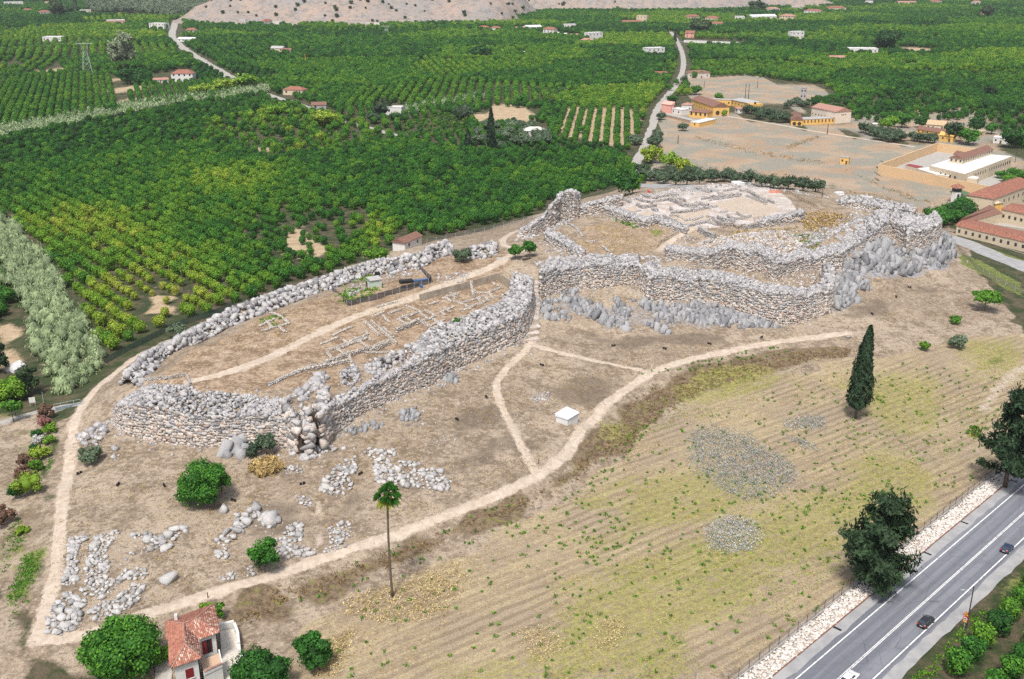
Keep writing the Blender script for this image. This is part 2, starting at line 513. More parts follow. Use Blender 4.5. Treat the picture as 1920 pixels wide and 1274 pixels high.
for s_, w_, v_ in (("310 692,400 667,480 648,520 640", 1.2, .6), ("590 868,597 920,602 980,598 1032", .7, .8), ("590 868,640 842,700 803", .8, .5), ("800 757,860 756,910 745", .5, .7), ("598 662,606 640,612 620", .8, .7), ("1590 627,1680 636,1790 638", .5, .6), ("1590 622,1680 627,1780 630", .5, .6), ("1480 625,1600 610,1700 560", 3, .35), ("1700 600,1780 560,1800 600", 4, .4), ("360 900,480 860,560 880", 3, .3), ("180 900,320 860,420 850", 3, .3), ("430 1185,470 1150,520 1110,560 1090", .5, .7), ("380 720,480 735,600 735", 3, .35), ("490 650,470 610,500 600", 1.0, .5), ("470 1290,560 1200,640 1150", 2.5, .3), ("1420 990,1500 960,1650 840", 5, .25), ("1600 790,1700 860,1840 840", 6, .35), ("1840 770,1900 700,1920 690", 4, .6)):
    paint(PALE, s_, v_, 1.6, line=w_ / 2, noise=1)

# ---------------------------------------------------------------- ground material
g = NT('ground_soil')
m1, m2, m3, m4 = [g.n('ShaderNodeSeparateColor') for _ in range(4)]
for k_, m_ in enumerate((m1, m2, m3, m4)):
    g.l(g.attr('m%d' % (k_ + 1)), m_.inputs[0])
chan = [m_.outputs[k_] for m_ in (m1, m2, m3, m4) for k_ in range(3)]
nbig = g.noise(0.035, 4, 0.6)
nmid = g.noise(0.20, 5, 0.65)
nfin = g.noise(0.9, 6, 0.72)
ngrn = g.noise(2.8, 4, 0.75)
def ragged(m_, amt=0.55, lo=0.35, hi=0.65, n=None):
    """break the soft mask up with noise"""
    x_ = g.math('MULTIPLY', g.math('SUBTRACT', n if n is not None else nfin, 0.5), amt)
    x_ = g.math('ADD', x_, g.math('MULTIPLY', g.math('SUBTRACT', nmid, 0.5), amt))
    return g.ss(g.math('ADD', m_, x_), lo, hi)
def patch(scale, lo, hi):
    return g.ss(g.noise(scale, 4, 0.62), lo, hi)
floor_far = g.mix(g.ss(nmid, 0.40, 0.62), (0.028, 0.045, 0.014), (0.10, 0.078, 0.05))  # orchard floor coloured darker to imitate shade between the crowns
floor_far = g.mix(patch(0.012, 0.5, 0.7), floor_far, (0.045, 0.062, 0.022))
site = g.mix(g.ss(nbig, 0.40, 0.60), (0.255, 0.20, 0.148), (0.345, 0.28, 0.213))
site = g.mix(g.math('MULTIPLY', g.ss(nmid, 0.47, 0.58), 0.72), site, (0.165, 0.125, 0.086))
site = g.mix(g.math('MULTIPLY', g.ss(nfin, 0.52, 0.60), 0.7), site, (0.385, 0.315, 0.235))
site = g.mix(g.math('MULTIPLY', g.ss(nfin, 0.48, 0.38), 0.7), site, (0.135, 0.106, 0.078))
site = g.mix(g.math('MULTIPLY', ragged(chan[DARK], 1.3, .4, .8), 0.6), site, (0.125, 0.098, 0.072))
c_ = g.mix(ragged(chan[SITE], 0.3), floor_far, site)
# bank of dead weeds
bank = g.mix(g.ss(nfin, 0.35, 0.65), (0.095, 0.066, 0.042), (0.21, 0.155, 0.098))
bank = g.mix(g.math('MULTIPLY', patch(0.5, 0.56, 0.66), 0.7), bank, (0.17, 0.18, 0.045))
c_ = g.mix(ragged(chan[BANK], 0.5), c_, bank)
# mown field with rows
ra_, rb_ = at(1183, 1221), at(1391, 1121)
row_az = math.atan2(rb_.y - ra_.y, rb_.x - ra_.x)
rvr = g.mapping(g.coords('World'), (1, 1, 1), (0, 0, -row_az))
rv = g.mapping(rvr, (0.035, 0.85, 1))
rows = g.noise(1.0, 3, 0.65, vec=rv)
wv = g.n('ShaderNodeTexWave', wave_type='BANDS', bands_direction='Y', wave_profile='SIN')
g.l(rvr, wv.inputs['Vector']); wv.inputs['Scale'].default_value = 0.135; wv.inputs['Distortion'].default_value = 2.6; wv.inputs['Detail'].default_value = 3; wv.inputs['Detail Scale'].default_value = 1.2; wv.inputs['Detail Roughness'].default_value = .7
band = wv.outputs['Fac']
rv2 = g.mapping(rvr, (0.12, 2.6, 1))
rows2 = g.noise(1.0, 4, 0.7, vec=rv2)
mown = g.mix(g.ss(rows, 0.40, 0.58), (0.285, 0.225, 0.148), (0.355, 0.29, 0.182))
mown = g.mix(g.math('MULTIPLY', g.ss(rows2, 0.50, 0.70), 0.55), mown, (0.17, 0.12, 0.08))
mown = g.mix(g.math('MULTIPLY', g.ss(nfin, 0.52, 0.64), 0.6), mown, (0.43, 0.36, 0.22))
mown = g.mix(g.math('MULTIPLY', g.ss(nfin, 0.47, 0.36), 0.5), mown, (0.17, 0.125, 0.08))
mown = g.mix(g.math('MULTIPLY', patch(0.06, 0.46, 0.60), 0.6), mown, (0.285, 0.225, 0.17))
mown = g.mix(g.math('MULTIPLY', g.ss(band, .45, .85), g.math('MULTIPLY', patch(0.03, 0.38, 0.58), .65)), mown, (0.18, 0.14, 0.09))
c_ = g.mix(ragged(chan[MOWN], 0.4), c_, mown)
grass = g.mix(g.ss(nfin, 0.35, 0.65), (0.15, 0.155, 0.035), (0.31, 0.285, 0.09))
gm_ = g.math('MULTIPLY', g.math('MULTIPLY', ragged(chan[GRASS], 1.3, 0.36, 0.9), .85), g.ss(g.math('ADD', rows2, g.math('MULTIPLY', nfin, 0.6)), 0.55, 0.9))
c_ = g.mix(gm_, c_, grass)
exc = g.mix(g.ss(nmid, 0.40, 0.60), (0.195, 0.13, 0.082), (0.33, 0.245, 0.17))
exc = g.mix(g.math('MULTIPLY', g.ss(nfin, 0.51, 0.60), 0.7), exc, (0.41, 0.33, 0.245))
exc = g.mix(g.math('MULTIPLY', g.ss(nfin, 0.47, 0.38), 0.6), exc, (0.13, 0.09, 0.06))
c_ = g.mix(ragged(chan[EXC], 0.5), c_, exc)
dry = g.mix(g.ss(nbig, 0.35, 0.65), (0.31, 0.22, 0.15), (0.35, 0.27, 0.195))
dry = g.mix(g.math('MULTIPLY', patch(0.045, 0.44, 0.56), 0.85), dry, (0.225, 0.225, 0.19))
dry = g.mix(g.math('MULTIPLY', g.ss(nfin, 0.54, 0.7), 0.6), dry, (0.17, 0.15, 0.115))
c_ = g.mix(ragged(chan[DRY], 0.4), c_, dry)
flo = g.mix(g.ss(nmid, 0.38, 0.62), (0.42, 0.38, 0.35), (0.52, 0.48, 0.46))
flo = g.mix(g.math('MULTIPLY', patch(0.16, 0.50, 0.60), 0.6), flo, (0.34, 0.25, 0.18))
c_ = g.mix(ragged(chan[FLOOR], 0.4), c_, flo)
lush = g.mix(g.ss(nfin, 0.35, 0.62), (0.055, 0.10, 0.018), (0.19, 0.20, 0.06))
c_ = g.mix(ragged(chan[LUSH], 0.9, 0.45, 0.7), c_, lush)
rock = g.mix(g.ss(nfin, 0.38, 0.6), (0.15, 0.15, 0.165), (0.31, 0.31, 0.325))
rock = g.mix(g.math('MULTIPLY', g.ss(nmid, 0.5, 0.62), 0.7), rock, (0.28, 0.225, 0.165))
c_ = g.mix(ragged(chan[OLD], 0.6), c_, rock)
bare = g.mix(g.ss(nmid, 0.35, 0.65), (0.34, 0.245, 0.15), (0.42, 0.335, 0.225))
c_ = g.mix(ragged(chan[BARE], 0.5), c_, bare)
pale = g.mix(g.ss(nfin, 0.35, 0.65), (0.38, 0.31, 0.245), (0.47, 0.40, 0.33))
c_ = g.mix(ragged(chan[PALE], 0.5, 0.3, 0.75), c_, pale)
c_ = g.mix(g.math('MULTIPLY', g.ss(ngrn, 0.47, 0.62), 0.55), c_, g.mix(1.0, c_, (0.50, 0.47, 0.43), 'MULTIPLY'))
g.col(c_)
g.bump(g.math('ADD', g.math('MULTIPLY', nfin, 1.0), g.math('MULTIPLY', ngrn, 0.5)), 0.28, 0.7)
MAT_GROUND = g.m
me = npmesh('ground', GV, GF, MAT_GROUND, True, {'m%d' % (k_ + 1): ('POINT', 'FLOAT_COLOR', np.concatenate([M[k_], np.ones((len(GV), 1), np.float32)], 1)) for k_ in range(4)})
ground = inst('ground', me)
tag(ground, kind='structure')

# ---------------------------------------------------------------- paths and roads
def soil_mat(name, a, b, c, dark=0.35):
    t = NT(name)
    x = t.mix(t.ss(t.noise(0.7, 5, .65), .35, .65), a, b)
    x = t.mix(t.math('MULTIPLY', t.ss(t.noise(3.5, 4, .7), .52, .72), dark), x, c)
    t.col(x); t.bump(t.noise(6, 4, .7), 0.06, 0.5)
    return t.m
MAT_PATH = soil_mat('path_dust', (0.37, 0.30, 0.235), (0.47, 0.40, 0.325), (0.29, 0.23, 0.175))
MAT_DIRT_ROAD = soil_mat('dirt_road', (0.28, 0.262, 0.24), (0.36, 0.34, 0.315), (0.22, 0.20, 0.18))
def asphalt(name, a, b, wear):
    t = NT(name)
    x = t.mix(t.ss(t.noise(0.35, 5, .6), .35, .65), a, b)
    x = t.mix(t.math('MULTIPLY', t.ss(t.noise(12, 3, .7), .5, .7), .5), x, wear)
    t.col(x); t.p.inputs['Roughness'].default_value = 0.75
    t.bump(t.noise(30, 3, .7), 0.01, 0.4)
    return t.m
MAT_ASPHALT = asphalt('asphalt', (0.125, 0.132, 0.155), (0.16, 0.168, 0.19), (0.20, 0.205, 0.225))
MAT_ASPHALT_OLD = asphalt('asphalt_pale', (0.25, 0.25, 0.255), (0.32, 0.315, 0.315), (0.22, 0.22, 0.225))
def ribbon(line, width, lift=0.035, step=1.0, jitter=0.15, across=4, crown=0.0):
    """a strip that lies on the ground along a line"""
    L = resample(smooth_line(line), step)
    V, F = [], []
    for i, p in enumerate(L):
        t = (L[min(i + 1, len(L) - 1)] - L[max(i - 1, 0)]); t.z = 0; t.normalize()
        n = Vector((-t.y, t.x, 0))
        wl = width / 2 * (.8 + .4 * float(vnoise(p.x, p.y, 6, 21))) + random.gauss(0, jitter); wr = width / 2 * (.8 + .4 * float(vnoise(p.x, p.y, 7, 22))) + random.gauss(0, jitter)
        if jitter < .05: wl = wr = width / 2
        for k in range(across + 1):
            o = -wl + (wl + wr) * k / across
            q = p + n * o
            edge = -0.06 if k in (0, across) and jitter > 0 else 0
            V.append((q.x, q.y, zt(q.x, q.y) + lift + edge + crown * (1 - (2 * k / across - 1) ** 2)))
    a1 = across + 1
    for i in range(len(L) - 1):
        for k in range(across):
            b = i * a1 + k
            F.append((b, b + 1, b + a1 + 1, b + a1)[::-1])
    return V, F
for s_, w_, l_ in PATHS:
    V, F = ribbon(hits(s_), w_ * .84, 0.06, 0.6, 0.22)
    tag(inst('path', npmesh('path', V, F, MAT_PATH, True)), l_, kind='structure')
ROADS = [
    ("1258 60,1272 80,1281 105,1282 125,1275 150,1252 180,1230 205,1223 240,1207 280,1190 310,1183 322", 5.5, MAT_DIRT_ROAD, 'road'),
    ("330 38,323 60,322 72,345 92,385 118,440 150", 10.0, MAT_DIRT_ROAD, 'road'),
    ("440 150,480 170,515 182,560 195,600 210,640 225,690 240,745 255", 6.0, MAT_DIRT_ROAD, 'road'),
    ("1285 214,1340 215,1393 223,1470 236,1547 250,1640 264,1716 276", 3.4, MAT_PATH, 'path'),
    ("1272 78,1330 77,1390 82,1410 86", 4.0, MAT_DIRT_ROAD, 'road'),
    ("0 795,30 785,70 772,110 764,155 757", 3.2, MAT_DIRT_ROAD, 'path'),
    ("1752 428,1800 450,1850 474,1925 503,2100 568", 9.5, MAT_ASPHALT_OLD, 'road'),
    ("1195 345,1235 350,1290 352,1340 360", 9.0, MAT_ASPHALT_OLD, 'road'),
]
for s_, w_, m_, n_ in ROADS:
    V, F = ribbon(hits(s_), w_, 0.08, 3.0, 0.2)
    tag(inst(n_, npmesh(n_, V, F, m_, True)), kind='structure')
# ================================================================ stone
def stone_mat(name, dark, mid, light, stain, stain_amt):
    t = NT(name)
    r = t.math('FRACT', t.math('ADD', t.rand(), t.attr('tint', 'Fac')))
    c = t.ramp(r, [(0.0, dark), (0.22, mid), (0.75, light), (0.9, mid), (1.0, dark)])
    n1 = t.noise(0.9, 5, .65)
    n2 = t.noise(4.5, 4, .7)
    c = t.mix(t.math('MULTIPLY', t.ss(n1, .46, .68), stain_amt), c, stain)
    c = t.mix(t.math('MULTIPLY', t.ss(n2, .52, .72), .5), c, (0.115, 0.115, 0.12))
    c = t.mix(t.math('MULTIPLY', t.ss(n2, .46, .30), .4), c, (0.55, 0.53, 0.505))
    t.col(c)
    t.bump(t.math('ADD', n2, t.noise(14, 3, .7)), 0.12, 0.7)
    return t.m
MAT_STONE = stone_mat('limestone', (0.15, 0.15, 0.162), (0.315, 0.312, 0.325), (0.46, 0.45, 0.45), (0.36, 0.29, 0.225), .45)
MAT_FACE = stone_mat('limestone_face', (0.25, 0.23, 0.215), (0.42, 0.385, 0.352), (0.56, 0.515, 0.47), (0.38, 0.225, 0.145), .75)
MAT_LICHEN = stone_mat('lichened_limestone', (0.17, 0.17, 0.178), (0.30, 0.298, 0.307), (0.43, 0.425, 0.425), (0.33, 0.25, 0.19), .35)
MAT_ROCK = stone_mat('bedrock', (0.13, 0.135, 0.148), (0.215, 0.22, 0.235), (0.32, 0.322, 0.33), (0.33, 0.29, 0.24), .35)
MAT_BLOCK = stone_mat('fallen_block', (0.25, 0.25, 0.253), (0.38, 0.375, 0.375), (0.48, 0.47, 0.46), (0.37, 0.30, 0.235), .4)
MAT_PALE = stone_mat('pale_footing', (0.30, 0.275, 0.25), (0.42, 0.385, 0.35), (0.52, 0.485, 0.45), (0.40, 0.30, 0.22), .4)
t = NT('wall_core')
x_ = t.mix(t.ss(t.noise(.5, 5, .65), .36, .64), (0.17, 0.14, 0.105), (0.33, 0.27, 0.19))
x_ = t.mix(t.math('MULTIPLY', t.ss(t.noise(.16, 4, .6), .52, .66), .6), x_, (0.30, 0.26, 0.10))
t.col(x_); t.bump(t.noise(3, 4, .7), .25, .8)
MAT_CORE = t.m
t = NT('rubble_fill')
x_ = t.mix(t.voro(2.2, out='Color'), (0.38, 0.345, 0.305), (0.50, 0.465, 0.425))
x_ = t.mix(t.ss(t.voro(2.2, 'DISTANCE_TO_EDGE'), .14, .02), x_, (0.16, 0.12, 0.085))
t.col(x_); t.bump(t.voro(2.2, 'DISTANCE_TO_EDGE'), .25, .8)
MAT_RUBBLE = t.m

def rock_mesh(seed, n=13, box=0.55, name='stone'):
    """a hull of random points between a ball and a box: about 22 triangles"""
    rr = random.Random(seed)
    bm = bmesh.new()
    n = max(9, n - 3); box = max(box, .72)
    for _ in range(n):
        v = Vector((rr.gauss(0, 1), rr.gauss(0, 1), rr.gauss(0, 1))).normalized()
        k = max(abs(v.x), abs(v.y), abs(v.z))
        v = v * (1 - box) + v / k * box * 0.86
        bm.verts.new(v * rr.uniform(.80, 1.10))
    r_ = bmesh.ops.convex_hull(bm, input=bm.verts)
    bmesh.ops.delete(bm, geom=[e for e in r_['geom_interior'] if isinstance(e, bmesh.types.BMVert)], context='VERTS')
    bmesh.ops.triangulate(bm, faces=bm.faces[:])
    bmesh.ops.recalc_face_normals(bm, faces=bm.faces[:])
    V = np.array([v.co[:] for v in bm.verts]); bm.verts.index_update()
    F = np.array([[v.index for v in f.verts] for f in bm.faces])
    bm.free()
    return V, F
def block_mesh(seed, jit):
    """an angular block: a cube with its corners knocked about"""
    rr = random.Random(seed)
    bm = bmesh.new()
    for a in (-1, 1):
        for b in (-1, 1):
            for c in (-1, 1):
                bm.verts.new(Vector((a, b, c)) * .82 * rr.uniform(1 - jit, 1 + jit * .6) + Vector((rr.gauss(0, jit * .5), rr.gauss(0, jit * .5), rr.gauss(0, jit * .5))))
    for _ in range(2): bm.verts.new(Vector((rr.uniform(-.5, .5), rr.uniform(-.5, .5), rr.choice((-1, 1)) * rr.uniform(.9, 1.1))))
    r_ = bmesh.ops.convex_hull(bm, input=bm.verts)
    bmesh.ops.delete(bm, geom=[e for e in r_['geom_interior'] if isinstance(e, bmesh.types.BMVert)], context='VERTS')
    bmesh.ops.triangulate(bm, faces=bm.faces[:]); bmesh.ops.recalc_face_normals(bm, faces=bm.faces[:])
    V = np.array([v.co[:] for v in bm.verts]); bm.verts.index_update()
    F = np.array([[v.index for v in f.verts] for f in bm.faces]); bm.free()
    return V, F
STONES = [rock_mesh(100 + k, 14 + k % 4) if k % 2 else block_mesh(500 + k, .3) for k in range(14)]
SLABS = [block_mesh(300 + k, .38) for k in range(8)]
_shared = {}
def stone_me(lib, k, mat):
    key = (id(lib), k, mat.name)
    if key not in _shared:
        _shared[key] = npmesh('stone', lib[k][0], lib[k][1], mat)
    return _shared[key]
class Pile:
    """stones of one wall: the ones that show largest become parts, the rest one joined part"""
    def __init__(s):
        s.st = []
    def put(s, p, ex, ey, ez, sc3, mat, lib=STONES):
        p = Vector(p)
        if lib is STONES: k = random.randrange(len(STONES))
        else: k = random.randrange(len(lib))
        m = Matrix(((ex.x * sc3[0], ey.x * sc3[1], ez.x * sc3[2], p.x), (ex.y * sc3[0], ey.y * sc3[1], ez.y * sc3[2], p.y), (ex.z * sc3[0], ey.z * sc3[1], ez.z * sc3[2], p.z), (0, 0, 0, 1)))
        s.st.append((m, lib, k, mat, (sc3[0] + max(sc3[1], sc3[2])) / mpp(p)))
    def rand(s, p, size, mat, flat=.75, lib=STONES):
        e = Euler((random.uniform(-.5, .5), random.uniform(-.5, .5), random.uniform(0, 6.3))).to_matrix()
        a = size * random.uniform(.8, 1.25) / 2
        s.put(p, e.col[0], e.col[1], e.col[2], (a * random.uniform(.85, 1.25), a * random.uniform(.75, 1.0), a * flat * random.uniform(.8, 1.15)), mat, lib)
    def joined(s, stones, name, parent):
        mats = []
        Vs, Fs, Ts, Ms = [], [], [], []
        b = 0
        for m, lib, k, mat, _ in stones:
            V, F = lib[k]
            a = np.array(m)
            Vs.append(V @ a[:3, :3].T + a[:3, 3])
            Fs.append(F + b); b += len(V)
            Ts.append(np.full(len(V), random.random()))
            if mat not in mats: mats.append(mat)
            Ms.append(np.full(len(F), mats.index(mat)))
        o = inst(name, npmesh(name, np.concatenate(Vs), np.concatenate(Fs), mats, False, {'tint': ('POINT', 'FLOAT', np.concatenate(Ts))}, np.concatenate(Ms)), parent)
        return o
    def build(s, parent, most=300, minpx=8.0):
        s.st.sort(key=lambda q: -q[4])
        n = min(most, sum(1 for q in s.st if q[4] >= minpx))
        for m, lib, k, mat, _ in s.st[:n]:
            o = inst('stone', stone_me(lib, k, mat), parent)
            o.matrix_basis = Matrix.Translation(-Vector(parent.location)) @ m if parent else m
        if s.st[n:]:
            o = s.joined(s.st[n:], 'small_stones', parent)
            if parent: o.location = -Vector(parent.location)
            tag(o, kind='stuff')
class Strip:
    """a surface between two lines"""
    def __init__(s, A, B, step=1.0):
        n = max(2, int(max(sum((b - a).length for a, b in zip(X, X[1:])) for X in (A, B)) / step) + 1)
        def rs(X):
            L = [0.0]
            for a, b in zip(X, X[1:]): L.append(L[-1] + (b - a).length)
            return [X[0].lerp(X[0], 0)] if len(X) == 1 else L
        # keep matching control points together: interpolate by index
        s.A, s.B, s.n = A, B, n
        L = [0.0]
        for i in range(len(A) - 1): L.append(L[-1] + max((A[i + 1] - A[i]).length, (B[i + 1] - B[i]).length))
        s.L = L; s.len = L[-1]
    def _at(s, X, d):
        L = s.L
        d = min(max(d, 0), L[-1])
        j = 0
        while j < len(L) - 2 and L[j + 1] < d: j += 1
        t = (d - L[j]) / max(L[j + 1] - L[j], 1e-9)
        return X[j].lerp(X[j + 1], t)
    def pos(s, d, v):
        return s._at(s.A, d).lerp(s._at(s.B, d), v)
    def frame(s, d, v):
        t = s.pos(d + .4, v) - s.pos(d - .4, v)
        u = s.pos(d, 1) - s.pos(d, 0)
        t.normalize()
        n = t.cross(u).normalized()
        u = n.cross(t).normalized()
        return t, u, n
    def high(s, d):
        return (s._at(s.B, d) - s._at(s.A, d)).length
    def courses(s, pile, size, mat, depth=.4, out=-.02):
        """coursed masonry on a steep face"""
        d0 = 0.0
        H = max(s.high(s.len * k / 8) for k in range(9))
        rows = max(1, int(round(H / (size * .78))))
        for r in range(rows):
            d = -random.random() * size
            while d < s.len:
                wd = size * random.choice((.55, .7, .8, .9, 1.0, 1.1, 1.25, 1.5))
                hh = s.high(min(max(d + wd / 2, 0), s.len))
                rh = hh / rows
                v = (r + .5 + random.uniform(-.28, .28)) / rows
                if rh > size * .3 or r % 2 == 0:
                    q = s.pos(d + wd / 2, v)
                    t_, u_, n_ = s.frame(d + wd / 2, v)
                    a = random.uniform(-.22, .22)
                    tt = t_ * math.cos(a) + u_ * math.sin(a)
                    uu = u_ * math.cos(a) - t_ * math.sin(a)
                    k = random.uniform(.85, 1.3)
                    pile.put(q + n_ * (out + random.uniform(-.12, .1)), tt, uu, n_, (wd * .60 * k, max(rh, size * .5) * .68 * k, size * depth), mat if random.random() > v * .9 - .2 else MAT_LICHEN)
                d += wd * .95
    def rubble(s, pile, size, mat, keep=1.0, lift=.15, flat=.75):
        area_rows = max(1, int(round(max(s.high(s.len * k / 8) for k in range(9)) / (size * .8))))
        d = 0
        while d < s.len:
            for r in range(area_rows):
                if random.random() > keep: continue
                v = (r + random.uniform(.1, .9)) / area_rows
                dd = d + random.uniform(-.5, .5) * size
                q = s.pos(dd, v)
                q.z += random.uniform(-.1, .3) * size * .8 + lift
                pile.rand(q, size * random.choice((.45, .6, .8, .9, 1.0, 1.1, 1.5)), mat if random.random() < .8 else MAT_LICHEN, flat)
            d += size * .8
    def core(s, mb, inset=.3, nv=4, mi=0, rough=.12):
        n = s.n
        vs = []
        for i in range(n):
            d = s.len * i / (n - 1)
            t_, u_, n_ = s.frame(d, .5)
            for k in range(nv + 1):
                vs.append(s.pos(d, k / nv) - n_ * (inset + random.uniform(-rough, rough)))
        mb.add(vs, [(i * (nv + 1) + k, (i + 1) * (nv + 1) + k, (i + 1) * (nv + 1) + k + 1, i * (nv + 1) + k + 1) for i in range(n - 1) for k in range(nv)], mi)
def nums(s):
    return [tuple(float(q) for q in t.split()) for t in s.split(',') if t.strip()]
def great_wall(label, spec, size=1.2, tsize=None, batter=.9, inner_drop=None, sign=1, face=MAT_FACE, topmat=MAT_STONE, keep=.95, most=300, minpx=8.5, dz_in=0.0, flip=False, name='cyclopean_wall', sink=.6, cat='stone wall', ragged=.5):
    """spec: x yfoot ytop xinner yinner per point, in picture positions"""
    F_, T_, I_, D_ = [], [], [], []
    sp = nums(spec)
    ft = [hit(q[0], q[1]) for q in sp]
    for i, q in enumerate(sp):
        a, b = ft[max(i - 1, 0)], ft[min(i + 1, len(ft) - 1)]
        t_ = (b - a); t_.z = 0; t_.normalize()
        n_ = Vector((-t_.y, t_.x, 0)) * sign
        f = ft[i]
        tp = Vector((f.x, f.y, 0)) + n_ * batter
        tp.z = CAMH + ray(q[0], q[2]).z * (tp.y / ray(q[0], q[2]).y) + random.uniform(-ragged, ragged * .3)
        F_.append(Vector((f.x, f.y, f.z - sink))); T_.append(tp)
        ip = at(q[3], q[4], tp.z + dz_in)
        I_.append(ip)
        gz = zt(ip.x, ip.y)
        D_.append(Vector((ip.x, ip.y, 0)) + n_ * .5)
        D_[-1].z = min(gz, ip.z) - .4 if inner_drop is None else ip.z - inner_drop
    N_ = [max(1, int(max((X[i + 1] - X[i]).length for X in (F_, T_)) / 2.5)) for i in range(len(F_) - 1)]
    offs = [[random.choice((0, 0, -.3, -.6, -1.0, .35)) * ragged for _ in range(n)] for n in N_]
    def fill(X, move):
        out = []
        for i, n in enumerate(N_):
            for k in range(n):
                q = X[i].lerp(X[i + 1], k / n)
                if move: q.z += offs[i][k]
                out.append(q)
        return out + [X[-1]]
    F_, T_, I_, D_ = fill(F_, 0), fill(T_, 1), fill(I_, 1), fill(D_, 0)
    if flip:
        for X in (F_, T_, I_, D_): X.reverse()
    c = sum(F_, Vector()) / len(F_)
    root = thing(name, label, cat, drop(c))
    pile = Pile()
    mb = MB()
    s1, s2, s3 = Strip(F_, T_), Strip(T_, I_), Strip(I_, D_)
    s1.core(mb, .16, mi=1); s2.core(mb, .3); s3.core(mb, .12, mi=1)
    for q in (0, -1): mb.add([F_[q], T_[q], I_[q], D_[q], D_[q] + Vector((0, 0, -2))], [(0, 1, 2, 3, 4)], 1)
    for A_, B_ in ((F_, I_),):
        for q in (0, -1): Strip([A_[q], Vector((D_[q].x, D_[q].y, A_[q].z))], [T_[q], I_[q]]).rubble(pile, size, face, 1, 0, .9)
    s1.courses(pile, size, face)
    s2.rubble(pile, tsize or size, topmat, keep)
    s3.courses(pile, size, face, .4, 0)
    # closing stones along the rim
    d = 0
    while d < s1.len:
        wd = size * random.uniform(.7, 1.5)
        if random.random() < .8:
            t_, u_, n_ = s1.frame(d, 1)
            pile.put(s1.pos(d, 1) + Vector((0, 0, random.uniform(-.3, .45))), t_, n_, Vector((0, 0, 1)), (wd * .55, size * .5, size * random.uniform(.35, .6)), topmat)
        d += wd
    for k in range(int(s1.len * 2.6)):
        d = random.uniform(0, s1.len)
        a, b = s1.pos(d, 0), s3.pos(min(d, s3.len), 1)
        for q, back in ((a, -1), (b, 1)):
            t_, u_, n_ = s1.frame(d, .5); n_.z = 0
            q = q + n_ * (back * -abs(random.gauss(0, 2.1)))
            q = drop(q); pile.rand(q, size * random.choice((.25, .35, .45, .6, .95)), topmat, .7)
    o = mb.build('core', [MAT_CORE, MAT_RUBBLE], root, True)
    o.location = -root.location
    pile.build(root, most, minpx)
    return F_, T_, I_

# rounded end and long front of the lower citadel
great_wall('tall curved cyclopean wall rounding the far end of the lower citadel, beside the dirt path', "208 788 770 258 738,214 800 764 266 733,236 816 757 280 727,268 824 757 304 724,302 829 764 332 722,342 834 771 362 730,386 838 778 396 738,432 837 783 432 740,472 834 780 470 740,508 836 772 505 746,545 844 768 528 750", 1.0, .95, 1.2, keep=.8, ragged=.8)
great_wall('broken wall of huge tumbled blocks left of the cistern openings', "545 846 772 530 750,557 850 792 545 760", 1.7, 1.7, .6, keep=1, most=120)
great_wall('pillar of huge blocks standing between the two cistern openings', "577 856 806 566 772,585 856 800 577 764", 1.7, 1.7, .4, keep=1, most=100)
great_wall('shattered wall end of grey blocks right of the cistern openings', "607 844 778 598 738,622 830 764 614 728", 1.6, 1.7, .5, keep=1, most=120)
great_wall('low pale wall in even courses climbing from the cistern openings', "622 818 760 632 742,642 806 756 652 738,687 772 726 700 708,758 740 692 768 676,806 722 670 800 652", .9, .9, .8, keep=.7, ragged=.8)
great_wall('long high wall of pale coursed stone ending at the stone stairs', "806 724 668 762 654,830 708 656 780 640,857 692 642 800 622,899 674 623 842 603,955 650 604 905 580,984 632 586 940 565,997 605 566 955 545,1002 585 545 960 520,1003 570 522 966 512", 1.0, 1.15, .9, keep=1.0, ragged=.7)
# upper citadel
great_wall('straight upper wall with dark vertical stains above the tilted slabs', "1014 560 508 1030 484,1051 548 500 1058 482,1085 541 498 1092 480,1129 541 497 1132 478,1170 535 497 1172 478,1196 532 498 1196 480", .9, .95, .5, keep=1, ragged=.9)
great_wall('square bastion side wall turning out from the straight upper wall', "1196 533 500 1222 492,1204 550 508 1236 498,1215 566 520 1250 506", .95, 1.1, .4, keep=1, most=120, sign=1)
great_wall('long bulging bastion wall of the upper citadel over tilted bedrock', "1215 567 520 1252 504,1250 566 520 1265 504,1290 564 522 1300 505,1340 575 526 1345 510,1392 588 537 1396 522,1444 608 549 1446 535,1490 608 554 1496 541,1525 598 550 1520 540,1548 590 545 1534 536", .9, .9, 1.0, keep=1, ragged=1.0)
great_wall('ruined tower end of the bastion wall at the right', "1548 591 545 1536 534,1560 584 536 1544 524,1563 560 520 1546 510,1560 540 500 1545 494", 1.1, 1.2, .6, keep=1, most=150, sign=1)
great_wall('buttressed inner terrace wall with stepped square corners', "1250 488 470 1252 460,1335 500 476 1332 466,1342 507 470 1352 458,1372 500 463 1378 453,1380 506 466 1390 456,1402 511 474 1400 462,1418 508 466 1425 456,1428 512 474 1440 464,1452 524 493 1470 478,1480 513 486 1484 474,1508 507 481 1510 468", .85, .85, .3, keep=1, ragged=.7)
great_wall('great straight wall climbing along the crest of the rock slope', "1508 508 481 1508 462,1552 506 475 1548 448,1577 505 468 1560 442,1603 470 453 1592 428,1630 458 436 1618 414,1654 448 422 1642 400,1666 437 412 1664 393", 1.0, 1.0, .5, keep=1, ragged=1.0)
great_wall('recessed side wall between the great wall and the corner tower', "1666 438 412 1680 396,1684 452 422 1700 402,1700 470 436 1716 410", 1.1, 1.2, .3, keep=1, most=120)
great_wall('corner tower wall at the far right end of the upper citadel', "1700 472 436 1712 412,1728 468 428 1738 408,1756 462 420 1752 400,1762 455 415 1752 398", 1.0, 1.0, .5, keep=1, ragged=1.0)
